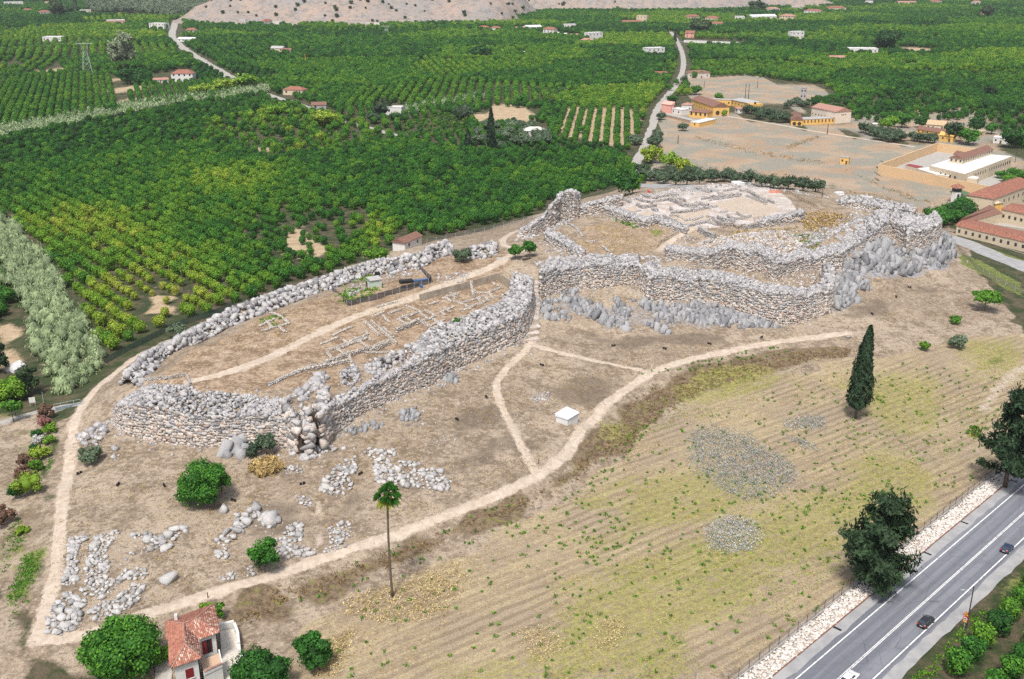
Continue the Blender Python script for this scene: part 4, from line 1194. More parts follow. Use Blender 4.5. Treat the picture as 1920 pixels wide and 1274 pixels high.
# ================================================================ plants
# houses on the plain: picture box x0 x1 top bottom, roof, storeys, wall, roof colour, label
HOUSES = [
 (80, 115, 63, 78, 'flat', 1, 'WHITE', 'ROOF_WHITE', 'white flat-roofed house left of the lattice pylon'),
 (202, 235, 36, 45, 'flat', 1, 'PINK', 'ROOF_WHITE', 'low house with white roof and reddish walls by the wood'),
 (280, 308, 44, 55, 'flat', 2, 'WHITE', 'ROOF_WHITE', 'white two-storey house left of the upper dirt road'),
 (350, 371, 52, 64, 'hip', 2, 'WHITE', 'ROOF_RED', 'red-roofed house right of the upper dirt road'),
 (333, 368, 70, 79, 'gable', 1, 'WHITE', 'ROOF_WHITE', 'long pale shed beside the upper dirt road'),
 (322, 362, 130, 154, 'hip', 2, 'WHITE', 'ROOF_RED', 'white villa with big red roof above the yellow thicket'),
 (287, 316, 146, 156, 'gable', 1, 'WHITE', 'ROOF_PINK', 'low white annex left of the red-roofed villa'),
 (531, 568, 162, 179, 'hip', 1, 'CREAM', 'ROOF_RED', 'red-roofed house alone among the central orchards'),
 (585, 612, 191, 206, 'gable', 1, 'GREYW', 'ROOF_BROWN', 'long brown ruined roof beside the field road'),
 (441, 460, 37, 48, 'flat', 2, 'WHITE', 'ROOF_WHITE', 'white house under the hill, left one'),
 (467, 481, 35, 44, 'hip', 1, 'CREAM', 'ROOF_RED', 'small red-roofed house under the hill'),
 (497, 511, 35, 48, 'hip', 2, 'WHITE', 'ROOF_RED', 'white house with red roof under the hill'),
 (511, 524, 40, 48, 'flat', 1, 'WHITE', 'ROOF_WHITE', 'white annex of the red-roofed hill house'),
 (538, 556, 40, 46, 'flat', 1, 'WHITE', 'ROOF_WHITE', 'low white shed at the hill foot'),
 (508, 530, 86, 98, 'gable', 1, 'CREAM', 'ROOF_GREY', 'grey-roofed farm shed in the upper orchards'),
 (528, 546, 90, 100, 'gable', 1, 'GREYW', 'ROOF_BROWN', 'brown-roofed lean-to beside the grey farm shed'),
 (76, 97, 19, 28, 'hip', 1, 'WHITE', 'ROOF_RED', 'red-roofed house at the upper left conifers'),
 (42, 56, 16, 22, 'hip', 1, 'CREAM', 'ROOF_RED', 'small red-roofed house near the upper left corner'),
 (150, 171, 18, 25, 'flat', 1, 'CREAM', 'ROOF_WHITE', 'beige house at the edge of the pine wood'),
 (96, 116, 8, 15, 'flat', 1, 'WHITE', 'ROOF_WHITE', 'white house behind the far conifers'),
 (84, 100, 1, 8, 'flat', 1, 'CREAM', 'ROOF_PINK', 'pinkish house at the top edge, left'),
 (8, 44, 2, 9, 'flat', 1, 'WHITE', 'ROOF_WHITE', 'white buildings in the top left corner'),
 (655, 712, 43, 50, 'flat', 1, 'WHITE', 'ROOF_WHITE', 'long white wall-like shed at the hill foot'),
 (898, 918, 48, 56, 'hip', 1, 'CREAM', 'ROOF_RED', 'red-roofed house right of the hill foot'),
 (919, 938, 49, 58, 'hip', 1, 'WHITE', 'ROOF_RED', 'white and red house beside its red-roofed neighbour'),
 (967, 985, 50, 56, 'gable', 1, 'WHITE', 'ROOF_PINK', 'small white house in the middle distance'),
 (988, 1016, 47, 56, 'gable', 1, 'WHITE', 'ROOF_WHITE', 'row of white sheds in the middle distance'),
 (1018, 1038, 50, 66, 'hip', 3, 'WHITE', 'ROOF_RED', 'tall white three-storey house with red roof'),
 (1041, 1049, 60, 65, 'gable', 1, 'WHITE', 'ROOF_WHITE', 'first small white hut right of the tall house'),
 (1056, 1064, 62, 67, 'gable', 1, 'CREAM', 'ROOF_WHITE', 'second small white hut right of the tall house'),
 (1070, 1086, 63, 69, 'gable', 1, 'WHITE', 'ROOF_PINK', 'third hut with pinkish roof right of the tall house'),
 (1104, 1130, 61, 76, 'flat', 2, 'WHITE', 'ROOF_WHITE', 'large white modern house in the middle distance'),
 (1088, 1110, 71, 82, 'hip', 1, 'CREAM', 'ROOF_PINK', 'low house in front of the large white one'),
 (1058, 1080, 46, 53, 'flat', 1, 'WHITE', 'ROOF_WHITE', 'pale cluster house behind the white huts'),
 (1193, 1212, 28, 41, 'flat', 2, 'CREAM', 'CREAM', 'beige block house near the right hill'),
 (1167, 1203, 38, 45, 'gable', 1, 'WHITE', 'ROOF_RED', 'low red-roofed range before the beige block'),
 (1214, 1246, 90, 106, 'flat', 2, 'WHITE', 'ROOF_WHITE', 'white turreted villa left of the dirt road'),
 (967, 985, 98, 103, 'flat', 1, 'WHITE', 'ROOF_WHITE', 'small white flat hut in the central orchards'),
 (1228, 1250, 134, 142, 'gable', 1, 'WHITE', 'ROOF_RED', 'little red-roofed house left of the dirt road'),
 (722, 753, 198, 216, 'flat', 1, 'WHITE', 'ROOF_WHITE', 'white flat-roofed house among dark trees'),
 (982, 1022, 238, 257, 'hip', 1, 'WHITE', 'PALE_HIP', 'white house with pale hip roof by the striped orchard'),
 (1290, 1312, 27, 37, 'hip', 1, 'CREAM', 'ROOF_RED', 'red-roofed house at the top right of the dirt road'),
 (1322, 1345, 29, 40, 'hip', 1, 'CREAM', 'ROOF_RED', 'second red-roofed house beyond the dirt road'),
 (1308, 1356, 41, 50, 'gable', 1, 'WHITE', 'ROOF_RED', 'long low red-roofed house beyond the dirt road'),
 (1284, 1301, 57, 71, 'gable', 2, 'PINK', 'ROOF_RED', 'pinkish house right beside the far dirt road'),
 (1378, 1396, 31, 37, 'flat', 1, 'WHITE', 'ROOF_WHITE', 'white flat shed among the far villas'),
 (1410, 1456, 26, 37, 'gable', 1, 'WHITE', 'ROOF_WHITE', 'big white farm among the far villas'),
 (1461, 1487, 26, 39, 'hip', 2, 'CREAM', 'ROOF_PINK', 'beige two-storey villa right of the white farm'),
 (1440, 1462, 12, 22, 'hip', 1, 'WHITE', 'ROOF_PINK', 'pale house behind the white farm'),
 (1424, 1442, 2, 10, 'hip', 1, 'WHITE', 'ROOF_PINK', 'house at the top edge above the white farm'),
 (1461, 1474, 2, 12, 'flat', 2, 'WHITE', 'ROOF_WHITE', 'narrow white house at the top edge'),
 (1485, 1504, 8, 18, 'flat', 1, 'CREAM', 'ROOF_WHITE', 'cream house left of the wide red roof'),
 (1507, 1538, 12, 26, 'hip', 1, 'WHITE', 'ROOF_RED', 'house with the widest red hip roof at the top'),
 (1554, 1586, 9, 20, 'hip', 1, 'CREAM', 'ROOF_RED', 'red-roofed villa right of the widest roof'),
 (1622, 1636, 1, 7, 'flat', 1, 'WHITE', 'ROOF_WHITE', 'small white house at the top edge, right'),
 (1684, 1718, 2, 8, 'gable', 1, 'CREAM', 'ROOF_PINK', 'long house at the top edge, right'),
 (1745, 1766, 0, 6, 'hip', 1, 'CREAM', 'ROOF_RED', 'red-roofed house at the top edge, far right'),
 (1820, 1837, 1, 9, 'hip', 1, 'WHITE', 'ROOF_PINK', 'pale house at the top edge near the right corner'),
 (1484, 1507, 58, 74, 'flat', 2, 'WHITE', 'ROOF_WHITE', 'bright white cube house among the right orchards'),
 (1592, 1646, 91, 101, 'flat', 1, 'WHITE', 'ROOF_WHITE', 'long low white farm before dark trees'),
 (1556, 1585, 104, 115, 'gable', 1, 'PALE_RUIN', 'ROOF_PINK', 'ruined pale farm left of the long white one'),
 (1693, 1718, 120, 125, 'gable', 1, 'WHITE', 'ROOF_WHITE', 'white greenhouse strip in the right orchards'),
 (1838, 1844, 20, 30, 'flat', 2, 'PINK', 'ROOF_WHITE', 'thin reddish tower house by the lone dark tree'),
]
def leaf_mat(name, stops, trans=.14, bright=(.65, 1.5)):
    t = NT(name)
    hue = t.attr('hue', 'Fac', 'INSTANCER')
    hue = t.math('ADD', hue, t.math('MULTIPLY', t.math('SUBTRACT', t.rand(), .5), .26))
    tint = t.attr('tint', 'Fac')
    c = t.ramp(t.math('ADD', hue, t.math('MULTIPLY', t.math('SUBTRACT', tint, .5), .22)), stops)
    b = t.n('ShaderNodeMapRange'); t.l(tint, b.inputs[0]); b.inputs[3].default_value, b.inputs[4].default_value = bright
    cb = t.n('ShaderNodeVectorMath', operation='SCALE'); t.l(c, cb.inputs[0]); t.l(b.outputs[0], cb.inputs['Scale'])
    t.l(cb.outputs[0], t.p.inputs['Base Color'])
    t.p.inputs['Roughness'].default_value = .65
    tr = t.n('ShaderNodeBsdfTranslucent'); t.l(cb.outputs[0], tr.inputs[0])
    mx = t.n('ShaderNodeMixShader'); mx.inputs[0].default_value = trans
    t.l(t.p.outputs[0], mx.inputs[1]); t.l(tr.outputs[0], mx.inputs[2])
    t.l(mx.outputs[0], t.t.nodes['Material Output'].inputs[0])
    return t.m
MAT_LEAF = leaf_mat('citrus_leaves', [(0, (0.012, 0.050, 0.010)), (.25, (0.030, 0.125, 0.012)), (.55, (0.11, 0.225, 0.014)), (.85, (0.25, 0.30, 0.03)), (1, (0.30, 0.32, 0.06))])
MAT_OLIVE = leaf_mat('olive_leaves', [(0, (0.03, 0.055, 0.03)), (.4, (0.075, 0.115, 0.065)), (.7, (0.13, 0.17, 0.105)), (1, (0.24, 0.27, 0.17))])
MAT_DARK = leaf_mat('cypress_leaves', [(0, (0.008, 0.022, 0.012)), (.5, (0.020, 0.045, 0.018)), (1, (0.055, 0.09, 0.03))], .15)
MAT_REED = leaf_mat('reed_leaves', [(0, (0.10, 0.16, 0.08)), (.4, (0.20, 0.27, 0.14)), (.7, (0.30, 0.35, 0.18)), (1, (0.40, 0.40, 0.27))])
MAT_STRAW = leaf_mat('dry_weeds', [(0, (0.13, 0.09, 0.045)), (.4, (0.28, 0.19, 0.075)), (.7, (0.40, 0.30, 0.13)), (1, (0.50, 0.42, 0.24))])
MAT_THISTLE = leaf_mat('thistle_heads', [(0, (0.10, 0.11, 0.095)), (.4, (0.21, 0.225, 0.205)), (.7, (0.31, 0.325, 0.31)), (1, (0.45, 0.45, 0.42))])
MAT_FLOWER = leaf_mat('oleander_flowers', [(0, (0.07, 0.06, 0.03)), (.5, (0.17, 0.08, 0.06)), (1, (0.32, 0.15, 0.14))])
t = NT('bark')
t.col(t.mix(t.noise(2.5, 5, .7), (0.07, 0.05, 0.035), (0.17, 0.135, 0.105))); t.bump(t.noise(6, 4, .7), .08, .8)
MAT_BARK = t.m

_ico = {}
def ico(sub):
    if sub not in _ico:
        bm = bmesh.new(); bmesh.ops.create_icosphere(bm, subdivisions=sub, radius=1)
        bm.verts.index_update()
        _ico[sub] = (np.array([v.co[:] for v in bm.verts]), np.array([[v.index for v in f.verts] for f in bm.faces])); bm.free()
    return _ico[sub]
class Leaves:
    """leaf-sized quads and dark lobes gathered into one crown mesh"""
    def __init__(s, seed=0):
        s.r = np.random.default_rng(seed); s.V, s.F, s.T, s.n = [], [], [], 0
    def quads(s, P, N, size, aspect=1.6, up=0.0, spread=.8, tint=None):
        n = len(P)
        N = N + s.r.normal(0, spread, (n, 3)); N /= np.linalg.norm(N, axis=1)[:, None] + 1e-9
        A = s.r.normal(0, 1, (n, 3)) + np.array([0, 0, up])
        A -= (A * N).sum(1)[:, None] * N; A /= np.linalg.norm(A, axis=1)[:, None] + 1e-9
        B = np.cross(N, A)
        sz = (size * s.r.uniform(.6, 1.3, n))[:, None]
        a, b = A * sz * aspect / 2, B * sz / 2
        V = np.stack([P - a, P + b * .9 - a * .1, P + a, P - b * .9 - a * .1], 1).reshape(-1, 3)
        F = np.arange(n * 4).reshape(-1, 4) + s.n
        s.V.append(V); s.F.append(F); s.n += n * 4
        tt = s.r.uniform(0, 1, n) if tint is None else np.clip(tint + s.r.normal(0, .22, n), 0, 1)
        s.T.append(np.repeat(tt, 4))
    def lobe(s, c, rad, n, size, inner=.72, lo=-1.0, aspect=1.6, up=0.0, core=True, clump=.35, spread=.5, coretint=.3):
        c = np.array(c, float); rad = np.array(rad, float)
        D = s.r.normal(0, 1, (n, 3)); D /= np.linalg.norm(D, axis=1)[:, None]
        D[:, 2] = np.where(D[:, 2] < lo, -D[:, 2], D[:, 2])
        # clumps: radius follows a few random bumps
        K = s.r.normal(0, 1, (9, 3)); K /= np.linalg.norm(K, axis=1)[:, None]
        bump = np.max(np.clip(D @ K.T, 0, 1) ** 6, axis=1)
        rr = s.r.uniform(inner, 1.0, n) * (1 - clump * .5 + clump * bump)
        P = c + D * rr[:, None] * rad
        # leaves that stand proud are tinted paler, as if catching more sky
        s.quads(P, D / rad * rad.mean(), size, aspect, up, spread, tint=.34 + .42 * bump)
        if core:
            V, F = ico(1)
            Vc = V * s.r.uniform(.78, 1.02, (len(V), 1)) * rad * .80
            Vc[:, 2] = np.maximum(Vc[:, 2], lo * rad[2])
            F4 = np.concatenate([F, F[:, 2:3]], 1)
            s.V.append(c + Vc); s.F.append(F4 + s.n); s.n += len(V); s.T.append(np.full(len(V), coretint))  # inner lobe tinted darker to imitate shade inside the crown
    def mesh(s, name, mat):
        V = np.concatenate(s.V); F = np.concatenate(s.F); T = np.concatenate(s.T)
        tri = F[:, 2] == F[:, 3]
        # degenerate quads become triangles
        faces = F[~tri]
        me = bpy.data.meshes.new(name)
        me.vertices.add(len(V)); me.vertices.foreach_set('co', V.astype(np.float32).ravel())
        ft = F[tri][:, :3]
        nl = faces.size + ft.size
        me.loops.add(nl); me.loops.foreach_set('vertex_index', np.concatenate([faces.ravel(), ft.ravel()]).astype(np.int32))
        me.polygons.add(len(faces) + len(ft))
        me.polygons.foreach_set('loop_start', np.concatenate([np.arange(len(faces)) * 4, faces.size + np.arange(len(ft)) * 3]).astype(np.int32))
        me.materials.append(mat); me.update(calc_edges=True)
        a = me.attributes.new('tint', 'FLOAT', 'POINT'); a.data.foreach_set('value', T.astype(np.float32))
        return me
def trunk_mesh(h, r0, limbs=4, spread=.8, seed=0, bend=.1):
    rr = random.Random(seed)
    mb = MB()
    top = Vector((rr.uniform(-bend, bend) * h, rr.uniform(-bend, bend) * h, h))
    mid = top * .5 + Vector((rr.uniform(-bend, bend) * h * .5, rr.uniform(-bend, bend) * h * .5, 0))
    mb.tube([(0, 0, -.3), mid, top], [r0 * 1.25, r0 * .85, r0 * .6], 7)
    for k in range(limbs):
        a = 6.283 * k / max(limbs, 1) + rr.uniform(-.4, .4)
        e = top + Vector((math.cos(a), math.sin(a), rr.uniform(.6, 1.2))) * spread * h
        mb.tube([mid.lerp(top, rr.uniform(.5, 1)), top.lerp(e, .5) + Vector((0, 0, .1)), e], [r0 * .5, r0 * .32, r0 * .12], 5)
    return mb.mesh('trunk', [MAT_BARK], True)
# ---- orange trees
CIT = []
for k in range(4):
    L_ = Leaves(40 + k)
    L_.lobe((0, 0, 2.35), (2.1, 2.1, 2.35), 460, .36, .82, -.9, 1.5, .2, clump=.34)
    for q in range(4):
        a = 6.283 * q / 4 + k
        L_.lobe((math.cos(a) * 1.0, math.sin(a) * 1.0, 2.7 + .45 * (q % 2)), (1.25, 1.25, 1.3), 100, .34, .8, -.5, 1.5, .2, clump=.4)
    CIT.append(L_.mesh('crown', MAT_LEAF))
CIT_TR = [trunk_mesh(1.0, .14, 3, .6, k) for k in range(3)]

def grid_in(poly, az, s_row, s_tree, jit=.25, keep=1.0):
    """tree places in rows over a picture polygon; az = row direction in the world"""
    P_ = [at(*p) for p in poly]
    c = sum(P_, Vector()) / len(P_)
    rad = max((p - c).length for p in P_)
    n1, n2 = int(rad / s_row) + 1, int(rad / s_tree) + 1
    a, b = np.meshgrid(np.arange(-n1, n1 + 1) * s_row, np.arange(-n2, n2 + 1) * s_tree, indexing='ij')
    a = a.ravel() + rng.normal(0, jit, a.size); b = b.ravel() + rng.normal(0, jit, b.size)
    x = c.x + b * math.cos(az) - a * math.sin(az); y = c.y + b * math.sin(az) + a * math.cos(az)
    u, v, d = pix(x, y, 0.0 * x)
    ok = inpoly(u, v, poly) & (rng.random(x.size) < keep)
    return x[ok], y[ok], u[ok], v[ok]
def az_of(a, b):
    p, q = at(*a), at(*b)
    return math.atan2(q.y - p.y, q.x - p.x)
site_px = pts(SITE_POLY)
ORCH = {k: [] for k in ('x', 'y', 's', 'h', 'z')}
def plant(x, y, size, hue, sj=.12, hj=.06):
    n = len(x)
    ORCH['x'].append(x); ORCH['y'].append(y)
    ORCH['s'].append(np.clip(size * (1 + rng.normal(0, sj, n)), .25, 3)); ORCH['h'].append(np.clip(hue + rng.normal(0, hj, n), 0, 1))
def blob(u, v, cx_, cy_, rx, ry):
    return np.exp(-(((u - cx_) / rx) ** 2 + ((v - cy_) / ry) ** 2))
Z1 = pts("0 322,45 318,267 277,400 274,470 293,500 305,560 290,640 285,760 264,850 282,880 288,960 290,1150 288,1192 318,1178 348,1085 374,1000 413,905 436,880 442,800 452,745 442,735 468,700 474,640 512,560 530,430 583,330 614,215 672,196 668,170 610,120 530,60 445,20 415,0 405")
az1 = az_of((150, 410), (400, 545))
x, y, u, v = grid_in(Z1, az1, 6.1, 5.2, .25, .97)
yl = .68 * blob(u, v, 290, 560, 140, 75) + .5 * blob(u, v, 180, 430, 150, 50) + .38 * blob(u, v, 440, 345, 130, 30) + .35 * blob(u, v, 700, 440, 60, 40) + .3 * blob(u, v, 180, 640, 90, 60) + .22 * (vnoise(x, y, 22, 9) - .4)
hole = .75 * blob(u, v, 290, 580, 60, 35) + .55 * blob(u, v, 570, 450, 75, 45) + .4 * blob(u, v, 640, 420, 60, 30) + .5 * blob(u, v, 130, 600, 20, 40)
ok = rng.random(x.size) > hole
small = np.clip(.45 * blob(u, v, 290, 570, 90, 45) + .3 * blob(u, v, 570, 450, 90, 45), 0, .5)
plant(x[ok], y[ok], (1 - small)[ok] * 1.0, np.clip(.20 + yl, .1, .9)[ok], .10, .05)
road_az = az_of((1573, 1274), (1920, 963))
x, y, u, v = grid_in(pts("1752 1330,1800 1222,1832 1180,1924 1085,2100 900,2300 1000,2300 1400,1752 1400"), road_az, 6.3, 5.5, .15)
plant(x, y, .96, .30, .06, .05)
x, y, u, v = grid_in(pts("0 500,-200 500,-200 640,0 610,16 590,20 560"), az1, 4.8, 4.4, .3); plant(x, y, 1.05, .25)
x, y, u, v = grid_in(pts("-200 700,0 722,44 735,40 755,0 765,-200 800"), az1, 4.8, 4.4, .3); plant(x, y, 1.1, .42)
EXCL = [site_px, Z1] + [pts(q) for q in (
    "1200 352,1230 290,1236 215,1300 200,1395 215,1550 240,1716 268,1755 262,1925 300,1925 700,1800 440,1700 400,1560 352,1320 330",
    "1285 148,1400 143,1540 160,1575 182,1500 212,1300 200", "1240 180,1600 185,1600 250,1400 235,1240 240", "1560 230,1925 225,1925 310,1560 310",
    "880 218,930 200,1010 206,1025 216,985 234,890 234", "1680 88,1765 93,1745 105,1685 101", "0 118,45 117,35 127,0 128", "215 150,262 160,245 205,215 205",
    "1285 72,1405 78,1395 92,1285 90", "280 140,365 128,368 156,285 158", "0 238,200 205,330 182,470 165,500 160,505 178,340 200,200 225,0 262", "-300 240,0 238,0 262,-300 300",
    "380 36,520 40,720 48,950 42,980 24,1240 20,1240 -20,380 -20", "160 0,390 0,392 34,165 30", "970 230,1030 232,1028 262,975 258", "700 190,760 196,758 222,705 222",
    "0 590,60 590,110 760,0 780", "0 400,60 420,200 690,90 740,60 640,-100 520,-100 400", "330 40,320 80,430 150,445 145,340 80,345 42")]
EXCL += [[(h_[0] - 3, h_[3] + 4), (h_[1] + 3, h_[3] + 4), (h_[1] + 3, h_[3] - 4), (h_[0] - 3, h_[3] - 4)] for h_ in HOUSES]
def zone(poly, a, b, sr, st, size, hue, jit=.25, keep=1.0, sj=.12, hj=.06):
    P_ = pts(poly)
    x, y, u, v = grid_in(P_, az_of(a, b), sr, st, jit, keep)
    plant(x, y, size, hue, sj, hj)
    EXCL.append(P_)
zone("-200 172,0 165,40 146,212 140,222 190,205 212,0 244,-200 290", (60, 240), (85, 150), 5.6, 3.9, .98, .30, .2)
zone("245 165,420 150,480 162,430 182,330 198,243 200", (280, 195), (270, 168), 6.2, 3.9, .95, .24, .2)
zone("0 264,100 242,200 228,340 202,480 182,500 205,392 240,380 262,440 268,470 290,400 272,267 275,45 316,0 320,-200 360,-200 300", (45, 310), (200, 240), 5.2, 5.0, .92, .16, .9, .88, .2, .07)
zone("395 245,505 185,640 222,700 245,720 262,640 284,560 288,545 296,500 278,450 262", (400, 240), (520, 190), 5.5, 5.5, .85, .36, 1.4, .72, .35, .16)
zone("1050 205,1208 205,1188 285,1040 262", (1078, 262), (1092, 208), 6.6, 3.6, .92, .28, .2, .95)
zone("755 232,830 215,880 222,880 250,780 262,760 250", (780, 255), (860, 225), 5.5, 5.0, .55, .30, .3, .9)
zone("1500 192,1600 180,1700 172,1925 225,1925 285,1860 232,1780 205,1650 232,1560 214", (1560, 200), (1700, 190), 7.5, 7.0, 1.05, .18, 1.2, .8, .2)
# parcels over the rest of the plain
roads_w = [[hit(*p) for p in pts(s_)] for s_, *_ in ROADS]
S_ = []
rp = np.random.default_rng(5)
for yy in np.arange(330, 2700, 130):
    for xx in np.arange(-yy * .75, yy * .75, 150):
        S_.append((xx + rp.uniform(-60, 60), yy + rp.uniform(-50, 50)))
S_ = np.array(S_)
far_x, far_y, far_s, far_h = [], [], [], []
for k, (sx, sy) in enumerate(S_):
    far = math.hypot(sx, sy)
    sp = 5.4 if far < 700 else 6.0 if far < 1200 else 7.8
    a = rp.choice([.3, .45, 1.9, 2.05, .1]) + rp.normal(0, .08)
    n = int(130 / sp)
    A, B = np.meshgrid(np.arange(-n, n + 1) * sp * 1.26, np.arange(-n, n + 1) * sp * .86)
    A = A.ravel() + rp.normal(0, .3, A.size); B = B.ravel() + rp.normal(0, .3, B.size)
    x = sx + A * math.cos(a) - B * math.sin(a); y = sy + A * math.sin(a) + B * math.cos(a)
    u, v, d = pix(x, y, 0 * x)
    ok = (u > -260) & (u < 2180) & (v > -12) & (v < 345)
    x, y, u, v = x[ok], y[ok], u[ok], v[ok]
    if not len(x): continue
    nearS = S_[np.hypot(S_[:, 0] - sx, S_[:, 1] - sy) < 420]
    own = np.hypot(x - sx, y - sy)
    nearS = nearS[np.hypot(nearS[:, 0] - sx, nearS[:, 1] - sy) > .1]
    best = np.min(np.hypot(x[:, None] - nearS[None, :, 0], y[:, None] - nearS[None, :, 1]), axis=1)
    ok = own <= best - 2.0
    for P_ in EXCL: ok &= ~inpoly(u, v, P_)
    for rw in roads_w: ok &= segdist(x, y, rw) > 8.0
    kind = rp.random()
    keep = .97 if kind < .8 else .8
    ok &= rp.random(len(x)) < keep
    hue = rp.choice([.12, .18, .22, .26, .32, .42, .5]); size = sp / 5.3 * (1.0 if kind < .8 else .8) * rp.uniform(.92, 1.08)
    x, y = x[ok], y[ok]
    plant(x, y, size, hue + .12 * (vnoise(x, y, 40, 3) - .5), .12, .05)
OX, OY, OS, OH = (np.concatenate(ORCH[k]) for k in 'xysh')
_, OV, OD = pix(OX, OY, OX * 0)
OU = CX + FPX * OX / OD
inview = (OU > -40) & (OU < 1960) & (OV < 1330)
order = np.argsort(np.where(inview, OD / OS, 1e9))
solo = order[:300]
mask = np.ones(len(OX), bool); mask[solo] = False
crowns = []
br = [k for k in solo if OV[k] > 1000]
br_rank = {k: i for i, k in enumerate(sorted(br, key=lambda k: OU[k]))}
ORD = ['first', 'second', 'third', 'fourth', 'fifth', 'sixth', 'seventh', 'eighth', 'ninth', 'tenth', '11th', '12th', '13th', '14th', '15th', '16th', '17th', '18th', '19th', '20th'] + ['%d%s' % (k, {1: 'st', 2: 'nd', 3: 'rd'}.get(k % 10, 'th')) for k in range(21, 200)]
for i, k in enumerate(solo):
    z_ = zt(OX[k], OY[k])
    if k in br_rank:
        lab = 'round bright green orange tree beside the main road, %s from the left' % ORD[br_rank[k]]; grp = 'orange trees beside the main road'
    elif OU[k] < 30:
        lab = 'dense green orange tree left of the pale reeds'; grp = 'orange trees left of the reeds'
    elif OH[k] > .5:
        lab = 'yellowing orange tree in the thin orchard near the fence'; grp = 'yellowing orchard trees'
    else:
        lab = 'green orange tree in the orchard rows behind the boulder wall'; grp = 'orchard trees behind the wall'
    rt = thing('orange_tree', lab, 'tree', (OX[k], OY[k], z_), random.uniform(0, 6.3), grp)
    rt.scale = (OS[k], OS[k], OS[k] * random.uniform(.9, 1.08))
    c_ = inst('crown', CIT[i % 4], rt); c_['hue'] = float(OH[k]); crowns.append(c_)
    inst('trunk', CIT_TR[i % 3], rt)

def gn_scatter(name, P, S, RZ, H, sources, label, cat):
    """one object that sets copies of the source crowns on its points"""
    me = bpy.data.meshes.new(name)
    me.vertices.add(len(P)); me.vertices.foreach_set('co', np.asarray(P, np.float32).ravel())
    for an, ty, dat in (('siz', 'FLOAT_VECTOR', S), ('rot', 'FLOAT_VECTOR', RZ), ('hue', 'FLOAT', H)):
        a = me.attributes.new(an, ty, 'POINT')
        a.data.foreach_set('vector' if ty == 'FLOAT_VECTOR' else 'value', np.asarray(dat, np.float32).ravel())
    o = inst(name, me)
    ng = bpy.data.node_groups.new(name, 'GeometryNodeTree')
    ng.interface.new_socket('Geometry', in_out='INPUT', socket_type='NodeSocketGeometry')
    ng.interface.new_socket('Geometry', in_out='OUTPUT', socket_type='NodeSocketGeometry')
    N = ng.nodes
    gi, go = N.new('NodeGroupInput'), N.new('NodeGroupOutput')
    iop = N.new('GeometryNodeInstanceOnPoints')
    g2i = N.new('GeometryNodeGeometryToInstance')
    for s_ in sources:
        oi = N.new('GeometryNodeObjectInfo'); oi.transform_space = 'ORIGINAL'
        oi.inputs['Object'].default_value = s_
        ng.links.new(oi.outputs['Geometry'], g2i.inputs[0])
    ng.links.new(gi.outputs[0], iop.inputs['Points'])
    ng.links.new(g2i.outputs[0], iop.inputs['Instance'])
    iop.inputs['Pick Instance'].default_value = True
    for an, sock in (('siz', 'Scale'), ('rot', 'Rotation')):
        na = N.new('GeometryNodeInputNamedAttribute'); na.data_type = 'FLOAT_VECTOR'; na.inputs['Name'].default_value = an
        ng.links.new(na.outputs[0], iop.inputs[sock])
    ng.links.new(iop.outputs[0], go.inputs[0])
    md = o.modifiers.new('scatter', 'NODES'); md.node_group = ng
    return tag(o, label, cat, kind='stuff')
k = np.where(mask)[0]
P = np.stack([OX[k], OY[k], np.zeros(len(k))], 1)
near_k = (np.abs(P[:, 0]) < 390) & (P[:, 1] < 500)
for i in np.where(near_k)[0]: P[i, 2] = zt(P[i, 0], P[i, 1])
S = np.stack([OS[k], OS[k], OS[k] * rng.uniform(.88, 1.1, len(k))], 1)
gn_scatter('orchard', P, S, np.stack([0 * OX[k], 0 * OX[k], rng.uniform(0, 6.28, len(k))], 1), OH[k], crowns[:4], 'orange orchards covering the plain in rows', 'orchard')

# ---- trees and shrubs that stand by themselves
def tree(name, label, px, py, width, height, mat, hue, seed, n=900, leaf=.42, trunk=.25, lobes=9, group=None, cat='tree', flat=1.0, low=.18, limbs=5, aspect=1.5, foot=None):
    p = foot or hit(px, py)
    rt = thing(name, label, cat, p, 0, group)
    rr = random.Random(seed)
    L_ = Leaves(seed)
    r = width / 2
    z0 = height * low
    ch = (height - z0) / 2
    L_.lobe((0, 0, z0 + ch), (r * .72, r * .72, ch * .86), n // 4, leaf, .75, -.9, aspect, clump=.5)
    for q in range(lobes):
        a = 6.283 * q / lobes * 2.4 + rr.uniform(-.4, .4)
        e = rr.uniform(-.55, .85)
        rd = r * rr.uniform(.24, .50)
        cr = (r - rd * .75) * math.sqrt(max(.1, 1 - e * e * .75))
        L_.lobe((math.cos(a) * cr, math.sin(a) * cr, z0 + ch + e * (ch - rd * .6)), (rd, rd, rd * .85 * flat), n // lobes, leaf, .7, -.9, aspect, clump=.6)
    c_ = inst('crown', L_.mesh('crown', mat), rt); c_['hue'] = hue
    inst('trunk', trunk_mesh(max(z0 * 1.6, .7), max(.06, trunk), limbs, .45, seed), rt)
    return rt
tree('fig_tree', 'large round dark green tree below the curved wall', 383, 944, 11.2, 9.0, MAT_LEAF, .13, 1, 11000, .34, .3, 18, low=.02)
tree('young_tree', 'small bright green tree beside the bank path', 497, 1074, 6.0, 7.2, MAT_LEAF, .25, 2, 3600, .32, .14, 11, low=.1)
tree('spreading_tree', 'big spreading bright green tree left of the tiled house', 234, 1264, 12.4, 9.0, MAT_LEAF, .17, 3, 14000, .36, .35, 20, low=.03)
tree('garden_tree', 'leafy green tree right of the tiled house', 492, 1298, 9.5, 7.0, MAT_LEAF, .22, 4, 7000, .34, .2, 13, low=.05)
tree('garden_shrub', 'compact dark green bush on the dry field right of the house', 587, 1252, 6.6, 6.2, MAT_LEAF, .13, 5, 4000, .32, .16, 11, low=.05)
